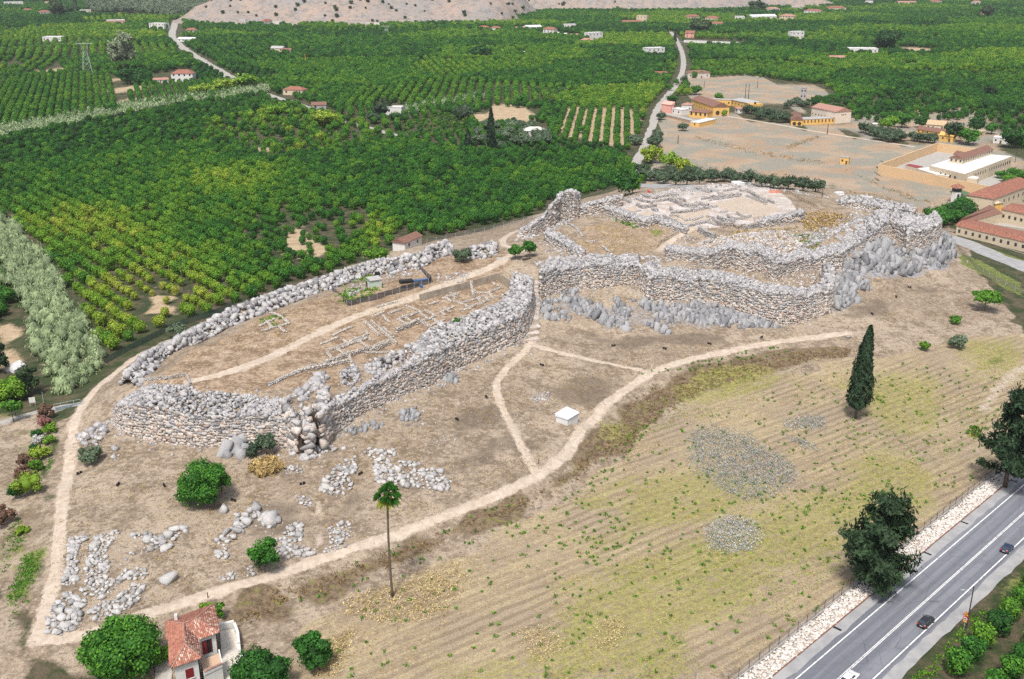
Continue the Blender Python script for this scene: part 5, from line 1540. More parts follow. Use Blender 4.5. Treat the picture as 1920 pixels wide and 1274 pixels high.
tree('olive_tree', 'low grey-green olive bush inside the path bend', 172, 868, 5.2, 4.2, MAT_OLIVE, .45, 6, 1500, .4, .14, 9, low=.03)
tree('olive_tree', 'small dark olive tree below the curved wall', 500, 852, 4.6, 5.2, MAT_OLIVE, .15, 7, 1100, .38, .16, 8, low=.25)
tree('olive_tree', 'dark rounded olive shrub beside the dry orange bush', 476, 856, 4.0, 3.4, MAT_OLIVE, .1, 8, 800, .38, .12, 7, low=.03)
tree('dry_bush', 'dry orange bush below the cistern wall', 498, 882, 7.5, 2.2, MAT_STRAW, .45, 9, 1500, .42, .05, 10, cat='bush', low=.0, aspect=3)
tree('shade_tree', 'left of the two leafy trees where the tracks meet', 966, 487, 4.8, 5.6, MAT_LEAF, .2, 10, 1200, .42, .16, 8, low=.22, group='pair of shade trees')
tree('shade_tree', 'right of the two leafy trees where the tracks meet', 992, 483, 4.8, 6.0, MAT_LEAF, .22, 11, 1200, .42, .16, 8, low=.22, group='pair of shade trees')
tree('olive_tree', 'round grey-green olive bush among boulders by the track', 866, 492, 6.6, 5.0, MAT_OLIVE, .35, 12, 1500, .42, .16, 9, low=.02)
tree('leafy_bush', 'big bright bush beside the white tiled store', 704, 494, 9.5, 6.8, MAT_LEAF, .42, 13, 2200, .5, .2, 11, low=.02)
tree('olive_tree', 'grey-green olive by the fence above the boulder line', 334, 632, 6.0, 4.6, MAT_OLIVE, .4, 14, 1200, .42, .14, 8, low=.03)
tree('wall_shrub', 'small green shrub growing on the rubble of the high wall', 858, 610, 2.4, 2.0, MAT_LEAF, .3, 15, 400, .3, .06, 5, cat='shrub', low=.0, foot=at(858, 608, 12.4))
tree('umbrella_tree', 'flat-topped green tree standing on the dry slope at the right', 1846, 584, 9.8, 7.4, MAT_LEAF, .26, 16, 2400, .45, .22, 12, low=.32, flat=.6)
tree('round_bush', 'small round bright bush below the flat-topped tree', 1790, 608, 3.8, 2.9, MAT_LEAF, .38, 17, 700, .36, .1, 6, cat='bush', low=.0)
tree('round_bush', 'small round bright bush on the track edge left of the olive', 1732, 658, 3.4, 3.2, MAT_LEAF, .36, 18, 700, .36, .1, 6, cat='bush', low=.0)
tree('olive_tree', 'bushy pale olive at the end of the faint track', 1794, 654, 5.6, 4.6, MAT_OLIVE, .5, 19, 1300, .4, .14, 9, low=.05)
tree('broad_tree', 'tall dark green tree where the road meets the back wall', 1172, 368, 11, 11, MAT_LEAF, .2, 20, 1800, .7, .3, 12, low=.05)
tree('broad_tree', 'yellow-green topped tree in front of the dark tree by the road', 1186, 362, 7, 8, MAT_LEAF, .55, 21, 1200, .6, .2, 9, low=.1)
for k, (x_, y_, w_, h_) in enumerate(((1222, 306, 13, 10), (1256, 316, 12, 9), (1284, 326, 11, 8.5))):
    tree('mulberry_tree', ('tallest yellow-green tree beside the dirt road', 'middle yellow-green tree of three beside the dry field', 'lowest yellow-green tree of three beside the dry field')[k], x_, y_, w_, h_, MAT_LEAF, .62, 30 + k, 1300, .75, .25, 10, 'yellow-green trees by the road', low=.06)
# rows of olives and far trees share a few crowns
def stock(mat, seed, n, leaf, lobes, low=.05, flat=1.0):
    L_ = Leaves(seed); rr = random.Random(seed)
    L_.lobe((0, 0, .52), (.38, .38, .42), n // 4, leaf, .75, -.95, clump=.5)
    for q in range(lobes):
        a = 6.283 * q / lobes * 2.4; e = rr.uniform(-.5, .8); rd = rr.uniform(.19, .27)
        cr = (.5 - rd) * math.sqrt(max(.1, 1 - e * e * .7))
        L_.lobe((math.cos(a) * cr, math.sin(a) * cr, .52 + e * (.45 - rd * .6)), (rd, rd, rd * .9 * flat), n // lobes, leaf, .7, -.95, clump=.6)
    return L_.mesh('crown', mat)
ST_OLIVE = [stock(MAT_OLIVE, 200 + k, 800, .07, 8) for k in range(3)]
ST_GREEN = [stock(MAT_LEAF, 210 + k, 900, .065, 9) for k in range(3)]
ST_TRUNK = trunk_mesh(.3, .035, 3, .5, 77)
ST_DARK = [stock(MAT_DARK, 220 + k, 420, .1, 8) for k in range(2)]
def stock_tree(name, label, px, py, w_, h_, lib, hue, group, cat='tree', k=0):
    p = hit(px, py)
    rt = thing(name, label, cat, p, random.uniform(0, 6.3), group)
    rt.scale = (w_, w_, h_)
    c_ = inst('crown', lib[k % len(lib)], rt); c_['hue'] = hue
    inst('trunk', ST_TRUNK, rt)
    return rt
def zc(x, y): return 1180 + x / 2.595, 150 + y / 2.595
row = sorted([(60, 478), (105, 492), (165, 505), (225, 512), (280, 510), (340, 508), (395, 478), (402, 500), (455, 496), (515, 500), (578, 508), (640, 520), (700, 530), (772, 532), (845, 540), (905, 545), (205, 478), (140, 478), (330, 480), (290, 474), (60, 455), (485, 482)])
for k, (x_, y_) in enumerate(row):
    stock_tree('olive_tree', 'grey-green olive behind the citadel along the dry field, %s from the left' % ORD[k], *zc(x_, y_), 8.2 * random.uniform(.85, 1.15), 6.4 * random.uniform(.85, 1.1), ST_OLIVE, .22, 'olives behind the citadel', k=k)
for nm, spots, w_, h_, lib, hue, lb in (
    ('olive_tree', [(362, 640), (400, 645), (440, 652), (480, 660), (520, 668), (560, 678), (590, 690), (430, 672), (500, 688), (550, 694)], 9, 7, ST_OLIVE, .22, 'dark olive in the row before the arched farm building, %s from the left'),
    ('olive_tree', [(1015, 750), (1050, 760), (1085, 768), (1120, 775), (1155, 782), (1190, 790), (1225, 795), (1100, 790), (1170, 802)], 10, 7.5, ST_OLIVE, .25, 'grey olive along the white farm track, %s from the left'),
    ('olive_tree', [(1300, 795), (1335, 800), (1370, 805), (1405, 808)], 9, 6.5, ST_OLIVE, .22, 'grey olive outside the prison yard corner, %s from the left'),
    ('olive_tree', [(640, 590), (660, 600), (690, 605), (610, 600), (590, 610)], 8, 6, ST_OLIVE, .3, 'grey bush below the ruined tower, %s from the left')):
    spots = sorted(spots)
    for k, (x_, y_) in enumerate(spots):
        stock_tree(nm, lb % ORD[k], 1280 + x_ / 3, y_ / 3, w_ * random.uniform(.85, 1.15), h_ * random.uniform(.9, 1.1), lib, hue, lb.split(',')[0] + 's', k=k)
for k, (x_, y_, w_, h_, lib, hue, lb) in enumerate([
    (1665, 244, 15, 11, ST_GREEN, .45, 'bright green tree behind the olives on the white track'), (1690, 240, 14, 11, ST_GREEN, .38, 'leafy green tree beside the ochre farm shed'), (1728, 240, 11, 9, ST_GREEN, .15, 'dark tree left of the ochre farm sheds'),
    (1788, 266, 14, 14, ST_DARK, .5, 'dark conifer among the ochre farm ruins'), (1815, 272, 15, 11, ST_GREEN, .25, 'round green tree outside the prison yard wall'), (1830, 250, 12, 13, ST_GREEN, .1, 'dark tree above the prison yard wall'), (1858, 252, 9, 9, ST_GREEN, .3, 'mid green tree left of the white cabin'),
    (1895, 278, 15, 12, ST_GREEN, .2, 'big green tree beside the white cabin'), (1912, 272, 12, 10, ST_GREEN, .22, 'green tree at the frame edge beyond the white cabin'), (1855, 185, 12, 12, ST_DARK, .6, 'dark tree at the edge of the sparse grove'),
    (1305, 178, 12, 8, ST_GREEN, .25, 'green bush on the bank behind the yellow barn'), (1348, 190, 9, 7, ST_GREEN, .4, 'bright bush behind the yellow farmhouse'), (1358, 218, 5, 5, ST_GREEN, .4, 'small tree in the yellow farm courtyard'), (1260, 196, 11, 8, ST_GREEN, .18, 'dark bush beside the pink wall'),
    (1280, 246, 8, 6, ST_OLIVE, .3, 'lone grey bush below the white farm shed'), (1240, 225, 8, 6, ST_OLIVE, .3, 'grey bush on the dirt road bend'), (1232, 262, 9, 7, ST_OLIVE, .4, 'pale olive beside the dirt road, upper'), (1228, 278, 12, 9, ST_OLIVE, .35, 'large pale olive beside the dirt road, lower'), (1190, 272, 10, 7, ST_OLIVE, .5, 'pale olive at the end of the striped orchard'),
    (1255, 170, 8, 6, ST_GREEN, .2, 'bush on the inner bend of the dirt road'), (1268, 160, 7, 6, ST_GREEN, .25, 'small bush by the dirt road below the abandoned house'), (1282, 155, 8, 7, ST_OLIVE, .3, 'grey bush beside the abandoned house'),
    (712, 222, 14, 12, ST_OLIVE, .1, 'dark olive in front of the white flat-roofed house'), (724, 214, 10, 13, ST_DARK, .6, 'dark conifer touching the white flat-roofed house'), (745, 232, 12, 9, ST_GREEN, .12, 'dark green bush right of the white flat-roofed house'), (700, 232, 11, 8, ST_OLIVE, .3, 'grey bush left of the white flat-roofed house'),
    (870, 225, 16, 11, ST_OLIVE, .15, 'dark olive clump left of the bare field'), (885, 250, 10, 10, ST_GREEN, .14, 'dark green tree left of the tall far cypress'), (975, 196, 10, 8, ST_GREEN, .2, 'tree at the top corner of the bare field'),
    (897, 112, 34, 16, ST_GREEN, .12, 'dark clump of trees in the middle of the far orchards'), (525, 222, 20, 12, ST_GREEN, .42, 'big bright bush in the scrub above the orchard'), (245, 158, 22, 15, ST_GREEN, .1, 'dark clump left of the red-roofed villa'), (262, 160, 14, 11, ST_GREEN, .08, 'dark tree against the villa wall'), (212, 212, 14, 9, ST_GREEN, .08, 'dark bush at the end of the upper reeds'), (460, 168, 26, 14, ST_GREEN, .55, 'pale yellow-green trees beside the dirt road'), (420, 172, 26, 12, ST_GREEN, .65, 'low yellow-green thicket below the villa'), (380, 178, 24, 10, ST_GREEN, .58, 'yellow-green thicket left of the pale trees'), (610, 240, 20, 12, ST_GREEN, .6, 'yellow-green bush in the scrub, right part'),
    (1420, 24, 42, 26, ST_DARK, .8, 'dark round tree among the far villas'), (1312, 64, 36, 24, ST_DARK, .8, 'dark trees by the orange far house'), (1662, 98, 38, 28, ST_GREEN, .06, 'dark big tree right of the long white farm'), (1850, 34, 26, 26, ST_DARK, .8, 'dark tree on the far right plain'), (108, 35, 26, 40, ST_DARK, .7, 'broad dark conifer at the upper left'), (130, 29, 22, 20, ST_DARK, .7, 'dark round tree beside the far conifers'), (955, 295, 8, 6, ST_GREEN, .25, 'bush below the olive grove'), (1095, 250, 8, 6, ST_GREEN, .2, 'bush right of the house with the pale hip roof'), (1040, 245, 12, 9, ST_GREEN, .15, 'dark green tree against the house with the pale hip roof'),
    (1815, 412, 11, 8, ST_GREEN, .12, 'dark bush against the tiled prison wing')]):
    stock_tree('tree', lb, x_, y_, w_, h_, lib, hue, None, k=k)
# olive grove round the far cypress
og = []
for k in range(46):
    x_, y_ = random.uniform(880, 1040), random.uniform(235, 282)
    if inpoly([x_], [y_], pts("880 262,900 240,940 232,990 240,1040 262,1030 275,960 285,900 285"))[0]: og.append((x_, y_))
og.sort()
for k, (x_, y_) in enumerate(og):
    stock_tree('olive_tree', 'grey-green olive of the grove around the far cypress', x_, y_, 8.5 * random.uniform(.8, 1.2), 6.5, ST_OLIVE, .42, 'olive grove around the far cypress', k=k)
# dark bushes before the guard house
bs = sorted([(1752, 416), (1766, 408), (1780, 402), (1796, 396), (1812, 392), (1770, 422), (1788, 416), (1805, 408), (1760, 425), (1798, 418), (1745, 412)])
for k, (x_, y_) in enumerate(bs):
    stock_tree('leafy_bush', 'dark green bush between the guard tower and the road, %s from the left' % ORD[k], x_, y_, 9 * random.uniform(.9, 1.15), 6.0, ST_GREEN, .16, 'bushes below the guard tower', 'bush', k)
for k, (x_, y_) in enumerate([(1880, 335), (1900, 332), (1915, 338), (1890, 342)]):
    stock_tree('leafy_bush', 'green bush outside the prison long block, %s from the left' % ORD[sorted([1880, 1900, 1915, 1890]).index(x_)], x_, y_, 9, 5, ST_GREEN, .3, 'bushes outside the prison block', 'bush', k)
# oleanders and shrubs in the ditch on the left
for k, (x_, y_, w_, h_, mat_, hue, lb) in enumerate([
    (86, 786, 4.6, 4.0, 'f', .35, 'tall rusty-pink oleander beside the footbridge'), (84, 802, 3.6, 3.0, 'f', .7, 'pink oleander below the rusty one'), (70, 822, 3.0, 2.4, 'g', .1, 'dark little bush below the pink oleander'), (72, 834, 3.2, 2.4, 't', .85, 'white-flowering bush in the ditch'), (94, 812, 3.6, 2.6, 'g', .5, 'olive-green bush by the path edge'), (66, 850, 2.8, 2.4, 'g', .12, 'dark green shrub below the white-flowering bush'), (76, 862, 5.4, 3.6, 'g', .6, 'pale green shrub beside the dark one'),
    (50, 878, 4.6, 3.8, 'f', .3, 'dusky red oleander in the ditch, upper'), (66, 886, 4.0, 3.4, 'g', .55, 'green shrub right of the dusky oleander'), (42, 898, 4.2, 3.4, 'f', .2, 'dusky red oleander in the ditch, lower'), (52, 930, 7.2, 5.6, 'g', .62, 'large yellow-green shrub in the ditch'), (30, 935, 3.8, 3.4, 'g', .1, 'small dark tree left of the yellow-green shrub'), (8, 985, 5.2, 4.4, 'f', .3, 'dusky oleander at the left frame edge'), (92, 832, 3.0, 2.2, 'g', .45, 'small shrub at the path edge'),
    (42, 1000, 3, 1.6, 'g', .5, 'low shrub on the pale rock in the ditch')]):
    mt = {'f': MAT_FLOWER, 'g': MAT_LEAF, 't': MAT_THISTLE}[mat_]
    tree('oleander' if mat_ == 'f' else 'ditch_shrub', lb, x_, y_, w_, h_, mt, hue, 300 + k, 800, .3, .06, 7, 'shrubs in the ditch', 'shrub', low=.0)
tree('roadside_tree', 'small thin-trunked tree on the pale footpath at the left edge', 26, 792, 5.4, 6.4, MAT_LEAF, .42, 320, 1000, .4, .12, 7, low=.35)
tree('orange_tree', 'bright orange tree left of the information board', 20, 752, 9.5, 6, MAT_LEAF, .5, 321, 1600, .42, .14, 10, low=.05)
tree('house_shrub', 'bright green shrub behind the tiled house', 410, 1160, 2.6, 3.6, MAT_LEAF, .45, 322, 500, .32, .06, 5, cat='shrub', low=.0)
tree('house_shrub', 'low green shrub at the roof corner of the tiled house', 388, 1146, 2.4, 1.8, MAT_LEAF, .5, 323, 400, .3, .05, 5, cat='shrub', low=.0)
tree('house_shrub', 'green shrub between the spreading tree and the tiled house', 306, 1240, 4.2, 2.8, MAT_LEAF, .4, 324, 700, .34, .06, 6, cat='shrub', low=.0)

# ---- conifers
def cypress(label, px, py, top, wpx, n, leaf, name='cypress_tree', hue=.4, lean=0.0):
    p = hit(px, py)
    h = rise(px, top, p)
    r = wpx / 2 * mpp(p)
    rt = thing(name, label, 'tree', p)
    L_ = Leaves(int(px))
    rr = L_.r
    t_ = rr.uniform(0.05, 1, n) ** .9
    prof = np.clip(np.minimum(1, (t_ - .03) / .10) * (1 - t_) ** .62 * 1.25, .03, 1)
    a = rr.uniform(0, 6.283, n)
    k = rr.uniform(.72, 1.05, n) * (1 + .20 * np.sin(a * 3 + t_ * 9) + .14 * np.sin(a * 5 - t_ * 23) + .1 * np.sin(a * 9 + t_ * 61))
    P = np.stack([np.cos(a) * prof * k * r + lean * t_ * h, np.sin(a) * prof * k * r, (.07 + t_ * .93) * h], 1)
    N = np.stack([np.cos(a), np.sin(a), 0.35 + 0 * a], 1)
    L_.quads(P, N, leaf, 2.4, 2.2, .45, tint=.28 + .5 * (k - .72))
    for q in range(9):
        tq = .1 + q * .095
        pr = min(1, (tq - .03) / .1) * (1 - tq) ** .62 * 1.25 * r * .8
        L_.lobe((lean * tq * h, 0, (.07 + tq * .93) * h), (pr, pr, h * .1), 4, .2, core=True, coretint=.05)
    c_ = inst('crown', L_.mesh('crown', MAT_DARK), rt); c_['hue'] = hue
    inst('trunk', MB().tube([(0, 0, -.3), (lean * .1 * h, 0, h * .16), (lean * .8 * h, 0, h * .8)], [r * .14, r * .12, r * .04], 7).mesh('trunk', [MAT_BARK], True), rt)
cypress('tall dark cypress standing alone on the mown field', 1604, 785, 612, 39, 5200, .5, lean=.035)
cypress('tall dark cypress among the far olives', 921, 288, 204, 15, 1600, .9)
cypress('short dark cypress left of the tall far one', 878, 280, 244, 13, 700, .9)
cypress('slim cypress far at the upper left', 118, 34, 8, 8, 500, 2.2, hue=.8)
cypress('slim cypress at the top edge on the left', 143, 24, -4, 8, 500, 2.2, hue=.8)
cypress('slim dark cypress on the far dirt road', 1265, 82, 62, 6, 300, 1.6, hue=.7)
def big_conifer(label, px, py, top, wpx, seed, n=56, leaf=.5, cone=False):
    p = hit(px, py)
    h = rise(px, top, p); r = wpx / 2 * mpp(p)
    rt = thing('old_cypress', label, 'tree', p)
    L_ = Leaves(seed); rr = random.Random(seed)
    mb = MB()
    mb.tube([(0, 0, -.4), (.1, .1, h * .3), (.2, 0, h * .62), (0, .1, h * .9)], [.55, .42, .26, .06], 8)
    for k in range(n):
        t_ = rr.uniform(.14, .97)
        a = k * 2.4 + rr.uniform(-.5, .5)
        prof = (.62 + .5 * math.sin(min(1, t_ * 1.5) * 2.2)) * (1 - max(0, t_ - .45) * 1.15)
        if cone: prof = 1.15 * (1 - t_) ** .8 + .08
        ln = r * prof * rr.uniform(.6, 1.08)
        b = Vector((.15, .05, h * t_ * .92))
        e = b + Vector((math.cos(a) * ln, math.sin(a) * ln, rr.uniform(-.05, .35) * ln))
        m_ = b.lerp(e, .55) + Vector((0, 0, -.06 * ln))
        mb.tube([b, m_, e], [.13, .08, .02], 5)
        steps = max(3, int(ln / 1.1))
        for q in range(steps):
            f = .3 + .75 * (q + rr.random() * .6) / steps
            c = b.lerp(e, f)
            s_ = rr.uniform(.55, 1.0) * (1.25 - .5 * f)
            D = L_.r.normal(0, 1, (36, 3)) * np.array([s_, s_, s_ * .6])
            L_.quads(np.array(c[:]) + D, np.array([math.cos(a), math.sin(a), .8]) + 0 * D, leaf, 2.6, 1.2, .6, tint=.25 + .3 * np.clip(D[:, 2], -1, 1) + .15 * f)
        if rr.random() < .6:
            c = e
            D = L_.r.normal(0, 1, (26, 3)) * np.array([.3, .3, .9]) + np.array([0, 0, .6])
            L_.quads(np.array(c[:]) + D, np.array([math.cos(a), math.sin(a), .2]) + 0 * D, leaf * .8, 3, 2.5, .5, tint=np.full(26, .4))
    for q in range(5):
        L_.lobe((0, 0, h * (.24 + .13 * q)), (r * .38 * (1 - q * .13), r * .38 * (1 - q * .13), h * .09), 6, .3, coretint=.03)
    c_ = inst('crown', L_.mesh('crown', MAT_DARK), rt); c_['hue'] = .45
    inst('trunk', mb.mesh('trunk', [MAT_BARK], True), rt)
big_conifer('big shaggy dark conifer by the roadside fence, nearer one', 1640, 1106, 916, 138, 5)
big_conifer('big shaggy dark conifer cut by the right frame edge', 1884, 914, 712, 118, 9, cone=True)
L_ = Leaves(77)
big = None
# eucalyptus far left
tree('eucalyptus_tree', 'tall pale feathery eucalyptus by the lattice pylon', 234, 137, 26, 40, MAT_OLIVE, .75, 40, 2200, 1.3, .6, 14, low=.1)
tree('dark_conifer', 'dark conical tree between the white tent and the reeds', 56, 742, 6.0, 9.5, MAT_DARK, .5, 41, 1600, .45, .2, 10, low=.0)
tree('dark_conifer', 'dark tree cut by the left frame edge near the tent', -4, 700, 7.0, 10, MAT_DARK, .55, 42, 1600, .45, .2, 10, low=.0)

# ---- palms
def palm(label, px, py, top, fr, seed, name='palm_tree', n=30, trunk_r=.24):
    p = hit(px, py); h = rise(px, top, p)
    rt = thing(name, label, 'tree', p)
    mb = MB()
    K = 14
    rad = [trunk_r * (1.5 if k == 0 else 1.0 - .25 * k / K) for k in range(K + 1)]
    mb.tube([(-.25 * math.sin(k / K * 3.1), 0, h * k / K - (.3 if k == 0 else 0)) for k in range(K + 1)], rad, 8)
    inst('trunk', mb.mesh('trunk', [MAT_BARK], True), rt)
    rr = random.Random(seed)
    green, old = MB(), MB()
    hue_me = []
    for k in range(n):
        a = k * 2.399; el = 1.45 - 2.5 * (k / n)
        d = Vector((math.cos(a) * math.cos(el), math.sin(a) * math.cos(el), math.sin(el)))
        b = Vector((0, 0, h - .3))
        pl = fr * rr.uniform(.45, .85)
        tip = b + d * pl + Vector((0, 0, -.12 * pl))
        m_ = green if k < n * .72 else old
        side = d.cross(Vector((0, 0, 1))); side = side.normalized() if side.length > .05 else Vector((1, 0, 0))
        m_.tube([b, b + d * pl * .5 + Vector((0, 0, .05)), tip], [.05, .035, .03], 4)
        up = side.cross(d).normalized()
        for q in range(13):
            f = -1.25 + 2.5 * q / 12
            dr = (d * math.cos(f) + side * math.sin(f)).normalized()
            ln = fr * .8 * (1 - .22 * abs(f)) * rr.uniform(.85, 1.1)
            mid = tip + dr * ln * .55 + up * .03
            en = tip + dr * ln + Vector((0, 0, -ln * (.45 + .5 * rr.random())))
            wv = dr.cross(up).normalized() * .13
            m_.add([tip, mid + wv, en, mid - wv], [(0, 1, 2), (0, 2, 3)])
    for m_, mt, hu, nm in ((green, MAT_LEAF, .34, 'crown'), (old, MAT_LEAF, .8, 'dead_fronds')):
        if m_.v:
            me = m_.mesh(nm, [mt]); a_ = me.attributes.new('tint', 'FLOAT', 'POINT')
            a_.data.foreach_set('value', np.repeat(np.random.default_rng(seed).uniform(.3, .8, len(me.vertices) // 4 + 1), 4)[:len(me.vertices)].astype(np.float32))
            o = inst(nm, me, rt); o['hue'] = hu
palm('very tall thin palm beside the bank path', 736, 1119, 922, 1.95, 3, n=26)
palm('tiny young palm on the mown field at the right', 1827, 816, 806, 1.5, 4, n=16, trunk_r=.12)

# ---- reeds, weeds and thistles: uncountable
def reed_band(poly, n, h, label, seed, size, hue):
    """a thicket of feathery clumps, each a fan of arching canes"""
    w_ = [hit(*p) for p in pts(poly)]
    poly2 = [(p.x, p.y) for p in w_]
    bx = [p[0] for p in poly2]; by = [p[1] for p in poly2]
    L_ = Leaves(seed); rr = np.random.default_rng(seed)
    area = abs(sum(a[0] * b[1] - b[0] * a[1] for a, b in zip(poly2, poly2[1:] + poly2[:1]))) / 2
    m_ = int(area / (h * .42) ** 2)
    X = rr.uniform(min(bx), max(bx), m_ * 8); Y = rr.uniform(min(by), max(by), m_ * 8)
    ok = inpoly(X, Y, poly2); X, Y = X[ok][:m_], Y[ok][:m_]
    per = max(12, n // max(1, len(X)))
    for x, y in zip(X, Y):
        ch = h * rr.uniform(.55, 1.25); cr = ch * rr.uniform(.34, .52); tn = rr.uniform(.1, .85)
        a = rr.uniform(0, 6.283, per); el = rr.uniform(.15, 1.0, per) ** .7
        k = rr.uniform(.55, 1.0, per)
        P = np.stack([x + np.cos(a) * cr * (1 - el ** 2 * .7) * k, y + np.sin(a) * cr * (1 - el ** 2 * .7) * k, ch * el * k], 1)
        N = np.stack([np.cos(a), np.sin(a), .55 + 0 * a], 1)
        L_.quads(P, N, size * .8, 4.6, 2.2, .4, tint=np.full(per, tn))
        L_.lobe((x, y, ch * .34), (cr * .75, cr * .75, ch * .42), 3, .3, coretint=tn * .6)
    o = inst('reeds', L_.mesh('reeds', MAT_REED)); o['hue'] = hue
    return tag(o, label, 'reeds', kind='stuff')
reed_band("-60 430,0 412,40 440,88 500,130 560,168 620,196 676,186 706,150 736,110 744,80 720,66 650,50 590,20 540,-60 520", 24000, 6.6, 'tall pale green reed thicket beside the orchard', 3, .34, .62)
reed_band("-60 262,0 242,100 226,200 206,330 186,420 176,500 162,508 174,420 188,330 198,200 222,100 244,0 262,-60 278", 14000, 5.0, 'long hedge of grey-green reeds crossing the upper left plain', 4, .7, .35)
reed_band("760 208,800 196,900 182,930 182,880 192,800 206,770 214", 1800, 4.5, 'strip of grey-green reeds above the young orchard', 5, .9, .3)

def tufts(name, label, poly_list, size, mat, hue, seed, per=9, cat='weeds', up=1.2, h=.5, dens=None, aspect=2.4, soft=0, wide=.8):
    L_ = Leaves(seed); rr = np.random.default_rng(seed)
    for poly, n in poly_list:
        P_ = pts(poly)
        w_ = [hit(*p) for p in P_]
        poly2 = [(p.x, p.y) for p in w_]
        bx = [p[0] for p in poly2]; by = [p[1] for p in poly2]
        X = rr.uniform(min(bx), max(bx), n * 5); Y = rr.uniform(min(by), max(by), n * 5)
        ok = inpoly(X, Y, poly2)
        if dens: ok &= vnoise(X, Y, dens, seed) > rr.uniform(.25, .75, X.size)
        if soft: ok &= segdist(X, Y, poly2, True) * (.6 + .8 * vnoise(X, Y, 5, seed)) > rr.uniform(0, soft, X.size)
        X, Y = X[ok][:n], Y[ok][:n]
        Z = np.array([zt(a, b) for a, b in zip(X, Y)])
        sc_ = rr.uniform(.5, 1.5, len(X))
        for _ in range(per):
            o_ = rr.normal(0, 1, (len(X), 3)) * np.array([size * wide, size * wide, 0]) * sc_[:, None]
            o_[:, 2] = rr.uniform(.15, 1, len(X)) * h * sc_
            L_.quads(np.stack([X, Y, Z], 1) + o_, rr.normal(0, 1, (len(X), 3)), size, aspect, up, .5)
    o = inst(name, L_.mesh(name, mat)); o['hue'] = hue
    return tag(o, label, cat, kind='stuff')
tufts('green_weeds', 'green weed tufts dotted over the mown field', [("620 1160,900 1030,1060 950,1180 850,1330 770,1500 700,1700 680,1880 700,1860 870,1640 1060,1380 1262,1000 1274,640 1274", 640), ("1060 980,1140 960,1260 1030,1200 1060,1100 1060", 40), ("1380 900,1720 920,1650 980,1420 1000", 50)], .22, MAT_LEAF, .4, 11, 16, h=.4)
tufts('green_weeds', 'greener weeds along the foot of the bank', [("520 1140,760 1060,1000 960,1070 930,1160 830,1250 760,1240 790,1170 860,1080 960,900 1030,640 1120", 230), ("1200 700,1300 678,1420 655,1500 645,1480 660,1330 690,1220 715", 70), ("640 1060,760 1020,880 970,1000 920,1010 930,760 1040", 40)], .22, MAT_LEAF, .42, 12, 16, h=.45)
tufts('dry_weeds', 'dead brown weeds standing on the bank', [("470 1114,620 1066,760 1020,880 972,1010 916,1065 878,1108 822,1160 776,1215 728,1300 694,1400 672,1500 660,1590 650,1640 662,1480 692,1350 722,1260 772,1180 840,1060 922,900 992,640 1110,430 1190", 2600)], .22, MAT_STRAW, .22, 13, 6, h=.4, aspect=3, soft=1.5, wide=1.4)
tufts('thistles', 'dense grey patch of dried thistles on the mown field', [("1284 806,1330 796,1400 808,1440 832,1480 860,1508 890,1496 920,1440 942,1400 952,1370 940,1320 905,1285 880,1276 840", 3000)], .16, MAT_THISTLE, .72, 14, 5, 'thistles', h=.8, soft=3.5)
tufts('thistles', 'smaller grey patch of dried thistles nearer the road', [("1310 990,1360 962,1420 980,1440 1010,1420 1040,1360 1045,1320 1030", 900)], .16, MAT_THISTLE, .8, 15, 5, 'thistles', h=.7, soft=3)
tufts('thistles', 'grey thistle patch left of the lone cypress', [("1460 790,1500 776,1550 780,1556 806,1500 812,1466 806", 380), ("1460 810,1530 830,1540 850,1500 846", 160)], .18, MAT_THISTLE, .5, 16, 4, 'thistles', h=.6, soft=3)
tufts('thistles', 'two mixed patches of dead thistles at the bottom of the field', [("960 1180,1010 1168,1060 1190,1064 1230,1010 1250,970 1220", 420), ("1110 1170,1160 1150,1190 1180,1160 1220,1110 1220", 330)], .13, MAT_STRAW, .95, 17, 4, 'thistles', h=.5, soft=4, wide=1.3)
tufts('dry_weeds', 'pale dry weeds around the palm foot and field edge', [("620 1130,760 1070,860 1050,900 1080,840 1160,740 1180,640 1160", 800), ("600 1200,680 1170,640 1274,580 1274", 300)], .17, MAT_STRAW, .8, 18, 5, h=.4, aspect=3, soft=4, wide=1.5)
tufts('yellow_grass', 'dry yellow grass on the slope above the buttressed wall', [("1340 442,1420 432,1500 425,1560 440,1540 470,1500 478,1440 470,1360 462", 170), ("1480 400,1560 400,1600 410,1560 428,1510 428", 260), ("1320 470,1360 460,1400 470,1340 490", 60), ("1250 505,1310 510,1300 520", 30)], .42, MAT_STRAW, .55, 19, 6, 'grass', h=.5)
tufts('yellow_grass', 'dry grass tufts on top of the curved wall', [("290 745,360 745,430 760,520 765,500 775,400 765,310 758", 60)], .4, MAT_STRAW, .7, 20, 6, 'grass', h=.4)
tufts('green_weeds', 'green weeds in the fenced yard and along the terrace wall', [("625 560,650 545,720 540,690 560,650 575", 120), ("640 530,700 515,690 530", 60), ("1140 400,1200 425,1190 430,1140 408", 50), ("1490 440,1540 445,1530 470,1490 460", 60), ("1660 425,1680 430,1676 440", 10), ("480 600,530 590,540 610,500 622", 40)], .36, MAT_LEAF, .42, 21, 7, h=.35)
tufts('green_weeds', 'lush green weeds in the ditch below the left path', [("40 1040,85 1030,80 1080,30 1140,10 1120", 230), ("0 1000,40 960,60 1000,20 1060,0 1090", 160), ("10 1100,40 1080,60 1120,20 1200", 140), ("75 865,110 850,100 880,80 890", 40)], .2, MAT_LEAF, .34, 22, 8, h=.25, soft=4, wide=1.6)
tufts('roadside_grass', 'green grass verge between the road and the orange trees', [("1690 1290,1760 1225,1800 1180,1840 1140,1850 1150,1790 1220,1740 1290", 260)], .2, MAT_LEAF, .45, 23, 7, 'grass', h=.3)
